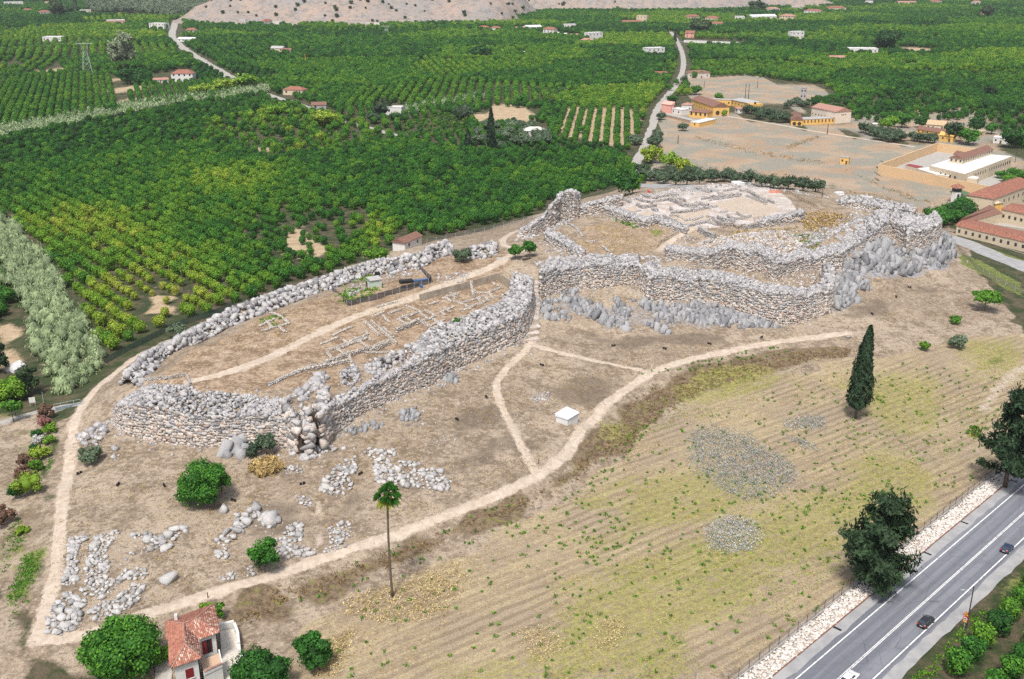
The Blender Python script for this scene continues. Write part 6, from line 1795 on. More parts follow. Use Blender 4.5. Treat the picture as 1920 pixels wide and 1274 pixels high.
tufts('dry_weeds', 'dark dead weeds in lines across the dry far fields', [("1240 300,1420 320,1560 345,1700 380,1690 390,1500 345,1250 320", 300), ("1300 255,1440 285,1560 305,1550 312,1420 292,1300 262", 260), ("1470 275,1530 255,1540 258,1480 282", 160), ("1560 310,1640 340,1780 390,1700 375", 160)], .34, MAT_STRAW, .25, 24, 4, h=.5, soft=2, wide=1.5)

tufts('dry_grass', 'short dead grass covering the dry ground below the walls', [("60 1195,100 1080,118 900,150 800,220 830,420 850,600 870,760 780,960 660,1200 660,1580 610,1780 560,1850 560,1800 600,1600 620,1340 655,1200 700,1090 800,1000 885,760 985,480 1075,150 1185", 7000)], .17, MAT_STRAW, .5, 31, 4, 'grass', h=.12, dens=6, aspect=2.5, wide=2.5, up=.2)
tufts('dry_grass', 'cut straw and stubble lying on the mown field', [(FIELD, 4200)], .15, MAT_STRAW, .6, 32, 4, 'grass', h=.1, dens=7, aspect=3, wide=2.5, up=.1)
tufts('green_grass', 'thin yellow-green grass on the mown field', [("800 1290,1000 1180,1200 1060,1320 980,1500 900,1640 900,1720 960,1560 1080,1380 1240,1290 1290", 1100), ("1560 720,1700 680,1900 640,1900 760,1800 860,1640 900,1600 820", 800), ("1120 790,1200 770,1330 690,1500 690,1400 760,1160 830", 700)], .14, MAT_LEAF, .74, 33, 5, 'grass', h=.15, dens=9, aspect=2.5, wide=2.2, up=.4)
tufts('dry_grass', 'dry grass on the middle terrace and mound', [("1045 470,1110 420,1180 412,1270 432,1210 475,1100 490", 900), ("300 720,600 640,900 500,900 470,620 550,370 650", 900)], .2, MAT_STRAW, .6, 34, 4, 'grass', h=.12, dens=5, aspect=2.5, wide=2.2, up=.2)
# ================================================================ buildings, road, street furniture
def flat(name, c, rough=.85, var=.12, scale=1.2, spec=None):
    t = NT(name)
    d = tuple(max(0, q * (1 - var * 2.2)) for q in c)
    t.col(t.mix(t.ss(t.noise(scale, 5, .65), .35, .7), c, d) if var else c)
    t.p.inputs['Roughness'].default_value = rough
    if spec is not None: t.p.inputs['Specular IOR Level'].default_value = spec
    return t.m
WHITE = flat('white_plaster', (.62, .605, .58), var=.06)
CREAM = flat('cream_plaster', (.55, .46, .34), var=.06)
OCHRE = flat('ochre_plaster', (.68, .42, .13), var=.08)
PEACH = flat('peach_plaster', (.60, .42, .25), var=.05)
PINK = flat('pink_plaster', (.66, .34, .28), var=.07)
GREYW = flat('grey_render', (.36, .34, .33), var=.15)
ROOF_RED = flat('red_tiles', (.31, .135, .095), var=.25, scale=1.5)
ROOF_BROWN = flat('brown_tiles', (.235, .125, .095), var=.25, scale=2.5)
ROOF_PINK = flat('old_pink_tiles', (.40, .22, .175), var=.2, scale=2)
ROOF_WHITE = flat('white_roof', (.60, .60, .60), var=.06)
ROOF_GREY = flat('grey_sheet_roof', (.40, .39, .38), var=.15)
GLASS = flat('window_glass', (.03, .035, .045), .15, 0, spec=.6)
DARKDOOR = flat('brown_wood', (.16, .085, .05), var=.2, scale=4)
REDWOOD = flat('dark_red_shutter', (.19, .018, .022), .6, var=.1, scale=5)
CONC = flat('pale_concrete', (.38, .365, .34), var=.15)
STEEL = flat('galvanised_steel', (.42, .44, .45), .5, var=.08)
BLACK = flat('black_plastic', (.015, .015, .017), .5, 0)
PAINTW = flat('road_paint', (.72, .72, .71), .7, var=.08, scale=3)
RUST = flat('rusty_brown', (.19, .09, .06), var=.2, scale=3)
WOOD = flat('fence_wood', (.20, .12, .075), var=.2, scale=4)
TIMBER = flat('pole_wood', (.075, .055, .045), var=.2, scale=3)
BLUE = flat('blue_tarp', (.07, .13, .26), .6, var=.1)
ORANGE = flat('orange_mesh', (.60, .27, .19), var=.1)
YELLOW = flat('yellow_paint', (.70, .40, .06), var=.05)
def see(name, c, cover, scale=9):
    """wire mesh: a sheet with holes"""
    t = NT(name); t.col(c)
    tr = t.n('ShaderNodeBsdfTransparent'); mx = t.n('ShaderNodeMixShader')
    mx.inputs[0].default_value = cover
    t.l(tr.outputs[0], mx.inputs[1]); t.l(t.p.outputs[0], mx.inputs[2])
    t.l(mx.outputs[0], t.t.nodes['Material Output'].inputs[0])
    return t.m
MESH_GREY = see('wire_mesh', (.16, .15, .15), .42)
MESH_DARK = see('dark_shade_net', (.05, .05, .06), .82)
MESH_GREEN = see('green_wire_mesh', (.03, .075, .06), .75)

def block(name, label, a, b, depth, h, roof='flat', hr=2.0, wall=None, roofm=None, nwin=4, storeys=1, cat='building', group=None, over=.4, door=True, win=(1.0, 1.2), parapet=.5, side=True, axis='u', z0=None, winmat=None):
    """a building from the picture positions of its near wall's foot; depth runs away from the camera"""
    wall = wall or WHITE; roofm = roofm or ROOF_RED
    A, B = hit(*a), hit(*b)
    zb = min(A.z, B.z) if z0 is None else z0
    d = B - A; L = d.xy.length; az = math.atan2(d.y, d.x)
    rt = thing(name, label, cat, (A.x, A.y, zb), az, group)
    # local frame: x along the near wall, y away
    MB().box((L / 2, depth / 2, -.5), (L, depth, h + .5)).build('wall', [wall], rt)
    m = MB(); o = over
    if roof == 'flat':
        m.box((L / 2, depth / 2, h + .003), (L + o * .5, depth + o * .5, .22))
        for (cx_, cy_, sx, sy) in ((L / 2, -o * .1, L + o * .5, .25), (L / 2, depth + o * .1, L + o * .5, .25), (-o * .1, depth / 2, .25, depth), (L + o * .1, depth / 2, .25, depth)):
            if parapet: m.box((cx_, cy_, h + .226), (sx, sy, parapet))
    elif roof == 'shed':
        m.add([(-o, -o, h + .1), (L + o, -o, h + .1), (L + o, depth + o, h + hr), (-o, depth + o, h + hr), (-o, -o, h - .05), (L + o, -o, h - .05), (L + o, depth + o, h - .05), (-o, depth + o, h - .05)], [(0, 1, 2, 3), (0, 4, 5, 1), (1, 5, 6, 2), (2, 6, 7, 3), (3, 7, 4, 0), (7, 6, 5, 4)])
    else:
        e = [(-o, -o, h), (L + o, -o, h), (L + o, depth + o, h), (-o, depth + o, h)]
        if roof == 'hip':
            if L >= depth:
                k = min(depth / 2 + o, L / 2 - .05)
                r = [(-o + k, depth / 2, h + hr), (L + o - k, depth / 2, h + hr)]
            else:
                k = min(L / 2 + o, depth / 2 - .05)
                r = [(L / 2, -o + k, h + hr), (L / 2, depth + o - k, h + hr)]
        elif axis == 'u':
            r = [(-o, depth / 2, h + hr), (L + o, depth / 2, h + hr)]
        else:
            r = [(L / 2, -o, h + hr), (L / 2, depth + o, h + hr)]
        alongx = abs(r[0][1] - r[1][1]) < .01
        fs = [(0, 1, 5, 4), (2, 3, 4, 5), (3, 0, 4), (1, 2, 5)] if alongx else [(0, 1, 4), (1, 2, 5, 4), (2, 3, 5), (3, 0, 4, 5)]
        m.add(e + r, fs)
        m.add([(p[0], p[1], p[2] - .18) for p in e] + e, [(0, 1, 5, 4), (1, 2, 6, 5), (2, 3, 7, 6), (3, 0, 4, 7), (3, 2, 1, 0)])
        if roof == 'gable':   # wall triangles under the roof ends
            g_ = MB()
            if alongx:
                for xx in (.02, L - .02): g_.add([(xx, 0, h), (xx, depth, h), (xx, depth / 2, h + hr * .96)], [(0, 1, 2), (2, 1, 0)])
            else:
                for yy in (.02, depth - .02): g_.add([(0, yy, h), (L, yy, h), (L / 2, yy, h + hr * .96)], [(0, 1, 2), (2, 1, 0)])
            g_.build('gable', [wall], rt)
    m.build('roof', [roofm], rt)
    wm = MB().box((0, 0, 0), (win[0], .08, win[1])).mesh('window', [winmat or GLASS])
    for s_ in range(storeys):
        z_ = (h / storeys) * (s_ + .42)
        for k in range(nwin):
            if door and s_ == 0 and k == nwin // 2:
                MB().box((0, 0, 0), (1.1, .1, 2.1)).build('door', [DARKDOOR], rt).location = (L * (k + .5) / nwin, -.05, 0)
                continue
            inst('window', wm, rt, (L * (k + .5) / nwin, -.045, z_))
        if side:
            ns = max(1, int(depth / 4.5))
            for k in range(ns):
                x_ = -.045 if A.x > 0 else L + .045
                inst('window', wm, rt, (x_, depth * (k + .5) / ns, z_), (0, 0, math.pi / 2))
    rt['_L'] = L
    del rt['_L']
    return rt, L

# ---------------------------------------------------------------- hills and wood behind
t = NT('dry_hillside')
n_ = t.noise(.012, 5, .65); n2_ = t.noise(.035, 6, .75)
c_ = t.mix(t.ss(n_, .35, .65), (.31, .235, .19), (.25, .22, .20))
c_ = t.mix(t.math('MULTIPLY', t.ss(n2_, .5, .66), .75), c_, (.23, .225, .235))
c_ = t.mix(t.math('MULTIPLY', t.ss(n2_, .45, .3), .6), c_, (.35, .285, .225))
c_ = t.mix(t.math('MULTIPLY', t.ss(t.noise(.09, 5, .75), .5, .58), .65), c_, (.15, .145, .14))
t.col(c_); t.bump(n2_, 5, .8)
MAT_HILL = t.m
def hill(cx_, cy_, rx, ry, hh, seed, n=90):
    u = np.linspace(-1, 1, n)
    U, V_ = np.meshgrid(u, u)
    rr_ = np.sqrt(U * U + V_ * V_) * (1 + .16 * (vnoise(U * 3 + 9, V_ * 3 + 9, 1, seed) - .5) * 2)
    Z = hh * np.clip(1 - rr_ ** 1.6, -.1, 1) * (.75 + .5 * vnoise(U * 5 + 20, V_ * 5 + 20, 1, seed + 1)) + 5 * (vnoise(U * 22 + 50, V_ * 22 + 50, 1, seed + 2) - .5)
    Z = Z * np.clip((1 - np.maximum(np.abs(U), np.abs(V_))) / .18, 0, 1) - 2
    V = np.stack([cx_ + U * rx, cy_ + V_ * ry, np.where(rr_ > 1, -8, Z)], -1).reshape(-1, 3)
    ii_ = (np.arange(n - 1)[:, None] * n + np.arange(n - 1)[None, :]).ravel()
    F = np.stack([ii_, ii_ + 1, ii_ + n + 1, ii_ + n], -1)
    o = inst('hill', npmesh('hill', V, F, MAT_HILL, True)); tag(o, kind='structure')
    return BVHTree.FromPolygons(V.tolist(), F.tolist())
b0 = at(650, 47)
H1 = hill(b0.x + 10, b0.y + 330, 340, 400, 150, 3)
b1 = at(1120, 22)
H2 = hill(b1.x - 40, b1.y + 380, 620, 420, 110, 8)
b2 = at(120, 2)
H3 = hill(b2.x - 200, b2.y + 900, 1100, 600, 150, 12)
k = tries = 0
hs_ = []
while k < 60 and tries < 3000:
    tries += 1
    x_, y_ = random.uniform(385, 1235), random.uniform(-2, 44)
    for Hh in (H1, H2):
        q = Hh.ray_cast(EYE, ray(x_, y_).normalized())[0]
        if q is not None and q.z > 2:
            hs_.append((x_, q)); k += 1; break
hs_.sort(key=lambda q: q[0])
for k, (x_, q) in enumerate(hs_):
    rt = thing('hill_shrub', 'small dark shrub on the bare hillside, %s from the left' % ORD[k], 'shrub', q, random.uniform(0, 6), 'shrubs on the bare hill')
    s_ = random.uniform(4, 8.5); rt.scale = (s_, s_, s_ * .8)
    c_ = inst('crown', ST_DARK[k % 2], rt); c_['hue'] = .85
    inst('trunk', ST_TRUNK, rt)
# pine wood at the foot of the hill, one mass
P_ = []
for _ in range(420):
    x_, y_ = random.uniform(165, 392), random.uniform(8, 36)
    if inpoly([x_], [y_], pts("165 10,220 4,300 0,360 2,388 16,392 34,330 36,250 28,170 26"))[0]:
        q = hit(x_, y_); P_.append((q.x, q.y, 0))
n_ = len(P_)
S_p = np.stack([rng.uniform(14, 20, n_)] * 2 + [rng.uniform(14, 22, n_)], 1)
gn_scatter('forest', P_, S_p, np.stack([np.zeros(n_), np.zeros(n_), rng.uniform(0, 6, n_)], 1), rng.uniform(.5, .65, n_), [o for o in bpy.data.objects if o.name.startswith('crown') and o.data in ST_OLIVE][:2], 'grey-green pine wood at the foot of the bare hill', 'wood')

# ---------------------------------------------------------------- main road
RA, RB = at(1573, 1274), at(1920, 963)
rd = (RB - RA); rd.z = 0; rd.normalize(); rn = Vector((-rd.y, rd.x, 0))
def off(px, py): return (at(px, py) - RA).dot(rn)
def rs(s_, o_, z_): return RA + rd * s_ + rn * o_ + Vector((0, 0, z_))
S0, S1 = -90.0, 330.0
def strip(name, o0, o1, z, mat, s0=S0, s1=S1, n=60, jit=0.0):
    V, F = [], []
    for i in range(n + 1):
        s_ = s0 + (s1 - s0) * i / n
        for o_ in (o0, o1): V.append(rs(s_, o_ + (random.uniform(-jit, jit) if o_ == o1 or jit else 0), z))
    for i in range(n): F.append((2 * i, 2 * i + 2, 2 * i + 3, 2 * i + 1)[::-1])
    return inst(name, npmesh(name, [v[:] for v in V], F, mat))
def worn(mat_name, a, b, c):
    t = NT(mat_name)
    v = t.mapping(t.mapping(t.coords('World'), (1, 1, 1), (0, 0, -math.atan2(rd.y, rd.x))), (.012, .55, 1))
    x = t.mix(t.ss(t.noise(1.0, 4, .6, vec=v), .38, .62), a, b)
    x = t.mix(t.math('MULTIPLY', t.ss(t.noise(.22, 5, .6), .54, .66), .4), x, c)
    x = t.mix(t.math('MULTIPLY', t.ss(t.voro(.16, 'DISTANCE_TO_EDGE'), .012, .003), .45), x, (.06, .06, .065))
    x = t.mix(t.math('MULTIPLY', t.ss(t.noise(6, 3, .7), .5, .65), .35), x, (.24, .24, .25))
    t.col(x); t.p.inputs['Roughness'].default_value = .75
    return t.m
MAT_LANE = worn('worn_asphalt', (.115, .122, .145), (.175, .182, .205), (.10, .105, .12))
t = NT('worn_road_paint'); x_ = t.mix(t.ss(t.noise(1.4, 5, .7), .52, .66), (.66, .66, .65), (.30, .30, .31)); t.col(x_); PAINTW = t.m
oL, oR, oG, oE = off(1493, 1274), off(1638, 1274), off(1443, 1274), off(1686, 1274)
oW = off(1388, 1274)
tag(strip('road', oG, oE, .14, MAT_LANE), kind='structure')
tag(strip('road_shoulder', oG + -.05, oL + 1.0, .146, MAT_ASPHALT_OLD, jit=.25, n=160), kind='structure')
tag(strip('road_shoulder', oE - .1, oR - .9, .146, MAT_ASPHALT_OLD, jit=.25, n=160), kind='structure')
for o_, wd in ((oL, .22), (oR, .24), (.13, .14), (-.13, .14)):
    tag(strip('road_line', o_ - wd / 2, o_ + wd / 2, .152, PAINTW), kind='structure')
m = MB(); 
for i in range(120):
    s_ = S0 + (S1 - S0) * i / 120
    c = rs(s_ + (S1 - S0) / 240, oG, .0)
    m.box(c, ((S1 - S0) / 120 - .02, .25, .20 + random.uniform(-.02, .02)), math.atan2(rd.y, rd.x))
tag(m.build('kerb', [RUST]), kind='structure')
strip_o = strip('gravel_strip', oG + .13, oW + 1.2, .05, MAT_PATH); tag(strip_o, kind='structure')
MAT_RIPRAP = stone_mat('pale_riprap', (.46, .42, .38), (.56, .52, .48), (.68, .64, .60), (.50, .38, .32), .3)
pl = Pile()
for _ in range(5200):
    s_ = random.uniform(-12, 190); f = random.random()
    p = rs(s_, oG + .2 + (oW - oG - .3) * f, .06 + .25 * f)
    pl.rand(p, random.uniform(.3, .75), MAT_RIPRAP, .7)
o = pl.joined(pl.st, 'riprap', None); tag(o, 'pale broken stone strip between the road and the mesh fence', 'stones', kind='stuff')
tag(MB().add([rs(S0, oW, 0), rs(S1, oW, 0), rs(S1, oW + .3, 0), rs(S0, oW + .3, 0), rs(S0, oW, .55), rs(S1, oW, .55), rs(S1, oW + .3, .55), rs(S0, oW + .3, .55)], [(4, 5, 6, 7), (0, 1, 5, 4), (2, 3, 7, 6), (1, 2, 6, 5), (3, 0, 4, 7)]).build('low_wall', [CONC]), 'low concrete footing under the roadside mesh fence', 'wall', kind='thing')
for k, s_ in enumerate((12, 30, 47, 64, 90)):
    c = rs(s_, oG - .9, .15)
    tag(MB().box(c, (.5, 1.5, .03), math.atan2(rn.y, rn.x) - math.pi / 2).build('drain_grate', [BLACK]), 'dark drain slot in the left road shoulder, %s from the bottom' % ORD[k], 'drain', 'drains along the road shoulder')
def fence(label, line, h, step, postm, panelm, group=None, pr=.04, name='mesh_fence', rails=False, lean=0.0, dz=0.0):
    L = resample(line, step)
    rt = thing(name, label, 'fence', L[0], 0, group)
    base = Vector(L[0])
    pm = MB().box((0, 0, -.2), (pr * 2, pr * 2, h + .2)).mesh('post', [postm])
    for i, p in enumerate(L):
        inst('post', pm, rt, p - base)
        if i + 1 < len(L):
            q = L[i + 1]
            a, b = p - base, q - base
            if rails:
                for zz in (.45, .85, h - .06):
                    MB().tube([a + Vector((0, 0, zz)), b + Vector((0, 0, zz))], .045, 4).build('rail', [postm], rt)
            else:
                MB().add([a + Vector((0, 0, .05)), b + Vector((0, 0, .05)), b + Vector((0, 0, h)), a + Vector((0, 0, h))], [(0, 1, 2, 3)]).build('mesh_panel', [panelm], rt)
    return rt
fence('long wire mesh fence between the mown field and the road', [rs(-15, oW + .15, .55), rs(190, oW + .15, .55)], 1.9, 3.0, TIMBER, MESH_GREY)
fence('dark green mesh fence between the boulder line and the orchard', hits("196 684,260 650,330 615,400 592,440 577"), 2.0, 4.0, TIMBER, MESH_GREEN)
fence('grey mesh fence at the orchard corner below the gate tower', hits("800 456,880 440,950 424,1000 411"), 1.8, 4.5, STEEL, MESH_GREY)
fence('dark net fence around the work yard, two sides seen', z6("220 585,325 692,500 650,700 590,890 535,800 445"), 1.9, 3.0, STEEL, MESH_DARK)
fence('mesh fence along the side road at the right edge', hits("1762 438,1780 452,1800 474,1830 505,1860 525,1920 552"), 2.0, 4.0, STEEL, MESH_GREY)

# side road with kerb and lawn at the right
def quad_strip(name, top, bot, z, mat):
    a, b = [at(*p, z) for p in pts(top)], [at(*p, z) for p in pts(bot)]
    V = [v[:] for pr_ in zip(a, b) for v in pr_]
    o = inst(name, npmesh(name, V, [(2 * i, 2 * i + 1, 2 * i + 3, 2 * i + 2) for i in range(len(a) - 1)], mat)); return tag(o, kind='structure')
V, F = ribbon(hits('1752 421,1790 437,1850 455,1925 479,2100 536'), .5, .22, 2, 0)
tag(inst('kerb', npmesh('kerb', V, F, CONC)), kind='structure')

# ---------------------------------------------------------------- cars
GLASSD = flat('car_glass', (.02, .03, .04), .08, 0, spec=.8)
def paint_mat(name, c):
    t = NT(name); t.col(c); t.p.inputs['Roughness'].default_value = .28; t.p.inputs['Specular IOR Level'].default_value = .5
    if 'Coat Weight' in t.p.inputs: t.p.inputs['Coat Weight'].default_value = .6
    return t.m
TAIL = flat('tail_light', (.55, .02, .015), .3, 0); LAMP = flat('head_light', (.75, .75, .72), .2, 0); TYRE = flat('tyre_rubber', (.02, .02, .02), .8, 0)
def car(label, p, az, paint, L=4.1, W=1.76, Hh=1.5, kind='hatch'):
    rt = thing('car', label, 'car', p, az, 'cars on the main road')
    w2 = W / 2
    # stations front to back: x, half width, bottom, shoulder height, deck height
    st = [(-L / 2, w2 * .80, .34, .62, .68), (-L / 2 + .12, w2 * .95, .24, .78, .92 if kind == 'hatch' else .9), (-L / 2 + .7, w2, .2, .86, .98), (-.3, w2, .2, .88, .96), (.75, w2, .2, .86, .98), (L / 2 - .55, w2 * .97, .22, .74, .86), (L / 2 - .14, w2 * .88, .26, .62, .70), (L / 2, w2 * .72, .34, .54, .58)]
    V, F = [], []
    for x, hw, zb, zs, zd in st:
        V += [(x, -hw * .9, zb), (x, -hw, zb + .18), (x, -hw, zs), (x, -hw * .8, zd), (x, hw * .8, zd), (x, hw, zs), (x, hw, zb + .18), (x, hw * .9, zb)]
    for i in range(len(st) - 1):
        for k in range(8):
            F.append((i * 8 + k, i * 8 + (k + 1) % 8, (i + 1) * 8 + (k + 1) % 8, (i + 1) * 8 + k))
    m = MB(); m.add(V, F + [tuple(range(7, -1, -1)), tuple(range(len(V) - 8, len(V)))])
    m.build('body', [paint], rt, True)
    bx0, bx1, tx0, tx1 = (-L / 2 + .22, .95, -L / 2 + .62, .1) if kind == 'hatch' else (-L / 2 + .55, .95, -L / 2 + 1.05, .1)
    zb, zt_ = .93, Hh
    bw, tw = w2 * .86, w2 * .66
    ring = lambda k: [(bx0 + (tx0 - bx0) * k, bw + (tw - bw) * k), (bx1 + (tx1 - bx1) * k, bw + (tw - bw) * k)]
    m = MB()
    c8 = [(bx0, -bw, zb), (bx1, -bw, zb), (bx1, bw, zb), (bx0, bw, zb), (tx0, -tw, zt_ - .06), (tx1, -tw, zt_ - .06), (tx1, tw, zt_ - .06), (tx0, tw, zt_ - .06)]
    m.add(c8, [(0, 1, 5, 4), (1, 2, 6, 5), (2, 3, 7, 6), (3, 0, 4, 7)])
    m.build('cabin', [paint], rt)
    rf = MB(); rf.add([(tx0 - .05, -tw, zt_ - .06), (tx1 + .05, -tw, zt_ - .06), (tx1 + .05, tw, zt_ - .06), (tx0 - .05, tw, zt_ - .06), (tx0 + .12, -tw * .8, zt_), (tx1 - .15, -tw * .8, zt_), (tx1 - .15, tw * .8, zt_), (tx0 + .12, tw * .8, zt_)], [(0, 1, 5, 4), (1, 2, 6, 5), (2, 3, 7, 6), (3, 0, 4, 7), (4, 5, 6, 7)])
    rf.build('roof', [paint], rt)
    def pane(q, name, k0=.12, k1=.88, e=.015):
        a, b, c, d = [Vector(v) for v in q]
        n_ = (b - a).cross(d - a).normalized() * e
        f = lambda u, v: a.lerp(b, u).lerp(d.lerp(c, u), v) + n_
        MB().add([f(.06, k0), f(.94, k0), f(.94, k1), f(.06, k1)], [(0, 1, 2, 3)]).build(name, [GLASSD], rt)
    pane((c8[1], c8[2], c8[6], c8[5]), 'windscreen'); pane((c8[3], c8[0], c8[4], c8[7]), 'rear_window')
    for (i, j, k, l) in ((0, 1, 5, 4), (2, 3, 7, 6)):
        a, b, c, d = (Vector(c8[q]) for q in (i, j, k, l))
        pane((a, a.lerp(b, .48), d.lerp(c, .48), d), 'side_window'); pane((a.lerp(b, .52), b, c, d.lerp(c, .52)), 'side_window')
    for sx in (-L / 2 + .78, L / 2 - .8):
        for sy in (-1, 1):
            tm = MB().tube([(sx, sy * (w2 - .2), .31), (sx, sy * (w2 + .01), .31)], .31, 14)
            ty = tm.build('wheel', [TYRE], rt)
            MB().tube([(sx, sy * (w2 + .005), .31), (sx, sy * (w2 + .03), .31)], .19, 10).build('rim', [STEEL], ty)
    for sy in (-1, 1):
        MB().box((-L / 2 + .06, sy * w2 * .72, .66), (.12, .28, .2)).build('tail_light', [TAIL], rt)
        MB().box((L / 2 - .12, sy * w2 * .62, .52), (.16, .34, .13)).build('headlight', [LAMP], rt)
        MB().box((.75, sy * (w2 + .06), .92), (.12, .18, .12)).build('mirror', [paint], rt)
    MB().box((-L / 2 - .012, 0, .5), (.03, .5, .12)).build('number_plate', [WHITE], rt)
    MB().box((-L / 2 + .02, 0, .3), (.1, W * .8, .2)).build('bumper', [BLACK], rt)
raz = math.atan2(rd.y, rd.x)
def on_road(px, py):
    p = at(px, py, .15); return Vector((p.x, p.y, .15))
car('black hatchback driving up the main road', on_road(1736, 1170), raz, paint_mat('black_paint', (.012, .013, .016)))
car('dark blue hatchback with a pale bumper farther up the road', on_road(1888, 1032), raz, paint_mat('blue_paint', (.02, .035, .075)), 3.7, 1.68, 1.45)
car('white car cut off by the bottom edge', on_road(1592, 1277), raz, paint_mat('white_paint', (.75, .76, .77)), 4.2)

# ---------------------------------------------------------------- pole and warning signs by the road
def pole(label, p, h, r=.13, arm=None, lean=(0, 0), name='utility_pole', mat=TIMBER, group=None):
    rt = thing(name, label, 'pole', p, 0, group)
    MB().tube([(0, 0, -.3), (lean[0], lean[1], h)], [r, r * .65], 7).build('post', [mat], rt)
    if arm: MB().box((lean[0], lean[1], h - .5), (arm, .1, .12), .4).build('crossarm', [mat], rt)
    return rt
pp = hit(1812, 1178)
rt = pole('leaning dark wooden pole with a lamp arm beside the road', pp, rise(1829, 1100, pp), .14)
hh_ = rise(1829, 1100, pp)
MB().tube([(0, 0, hh_ * .82), (-1.0, .2, hh_ * .9), (-1.6, .3, hh_ * .9)], [.04, .03, .03], 5).build('lamp_arm', [STEEL], rt)
MB().box((-1.75, .3, hh_ * .89), (.6, .22, .1)).build('lamp_head', [STEEL], rt)
ps = hit(1806, 1184)
rt = thing('road_sign', 'triangular and round warning signs on a post before the pole', 'sign', ps, 0)
MB().tube([(0, 0, 0), (0, 0, 4.2)], .04, 6).build('post', [STEEL], rt)
saz = math.atan2(rd.y, rd.x) - math.pi / 2
def sgn(poly, z, mat, y, nm, parent):
    m = MB(); cs_, sn_ = math.cos(saz), math.sin(saz)
    m.add([(x * cs_ - y * sn_, x * sn_ + y * cs_, z + zz) for x, zz in poly] , [tuple(range(len(poly)))])
    return m.build(nm, [mat], parent)
tri_ = lambda k: [(-.5 * k, -.29 * k), (.5 * k, -.29 * k), (0, .58 * k)]
cir_ = lambda k: [(math.cos(6.283 * q / 16) * .42 * k, math.sin(6.283 * q / 16) * .42 * k) for q in range(16)]
sgn(tri_(1.15), 3.55, TAIL, -.06, 'triangle_board', rt); sgn(tri_(.8), 3.55, YELLOW, -.075, 'triangle_face', rt)
sgn([(-.08, -.12), (.08, -.12), (.1, .05), (0, .2), (-.1, .05)], 3.55, BLACK, -.09, 'road_work_symbol', rt)
sgn(cir_(1.1), 2.65, TAIL, -.06, 'round_board', rt); sgn(cir_(.8), 2.65, WHITE, -.075, 'round_face', rt); sgn([(-.2, -.1), (.2, -.1), (.2, .1), (-.2, .1)], 2.65, BLACK, -.09, 'speed_figures', rt)
sgn([(-.35, -.14), (.35, -.14), (.35, .14), (-.35, .14)], 2.1, YELLOW, -.06, 'plate', rt)

# ---------------------------------------------------------------- tiled house in the foreground
zE = 7.0
hz = lambda px, py, z: at(px, py, z)
ev = [hz(310.7, 1165.6, zE), hz(399.4, 1133.4, zE), hz(410, 1185.4, zE), hz(371.8, 1199.5, zE), hz(376.8, 1234, zE), hz(321.5, 1253, zE)]
zR = zE + 1.7
J, P1, P2 = hz(344, 1170, zR), hz(368, 1160, zR), hz(346.5, 1209, zR)
base_h = Vector((ev[5].x, ev[5].y, zt(ev[5].x, ev[5].y)))
house = thing('tiled_house', 'white two-storey house with red tiled hip roof at the bottom edge', 'house', base_h)
cen = sum(ev, Vector()) / 6
def inset_poly(poly, d):
    out = []
    n = len(poly)
    for i in range(n):
        a, b, c = poly[i - 1], poly[i], poly[(i + 1) % n]
        e1 = (b - a).xy.normalized(); e2 = (c - b).xy.normalized()
        n1 = Vector((e1.y, -e1.x)); n2 = Vector((e2.y, -e2.x))
        bis = (n1 + n2); bis = bis / max(.3, bis.length_squared) * 2 / 2
        k = d / max(.35, (n1 + n2).normalized().dot(n1))
        out.append(b.xy + (n1 + n2).normalized() * k)
    return out
sgn_area = sum(a.x * b.y - b.x * a.y for a, b in zip(ev, ev[1:] + ev[:1]))
inp = inset_poly(ev, .45 if sgn_area < 0 else -.45)
lp = [(q.x - base_h.x, q.y - base_h.y) for q in inp]
order_ = lp if sgn_area > 0 else lp[::-1]
MB().prism(order_, -.5, zE - base_h.z - .12).build('wall', [WHITE], house)
lc = lambda v: (v.x - base_h.x, v.y - base_h.y, v.z - base_h.z)
rm = MB()
A_, B_, C_, D_, E_, F_ = ev
faces = [(A_, B_, P1, J), (B_, C_, P1), (P1, C_, D_, J), (J, D_, E_, P2), (P2, E_, F_), (A_, J, P2, F_)]
for f in faces: rm.add([lc(v) for v in f], [tuple(range(len(f)))])
rm.add([lc(v - Vector((0, 0, .15))) for v in ev], [tuple(range(6))])
t = NT('roof_tile_clay')
r_ = t.attr('tint', 'Fac')
c_ = t.ramp(r_, [(0, (.20, .085, .06)), (.4, (.36, .15, .105)), (.72, (.46, .22, .16)), (.8, (.52, .40, .33)), (1, (.62, .56, .48))])
c_ = t.mix(t.math('MULTIPLY', t.ss(t.noise(1.5, 5, .7), .5, .7), .5), c_, (.22, .13, .10)); t.col(c_)
MAT_TILE = t.m
roof_o = rm.build('roof', [ROOF_RED], house)
TV, TF, TT = [], [], []
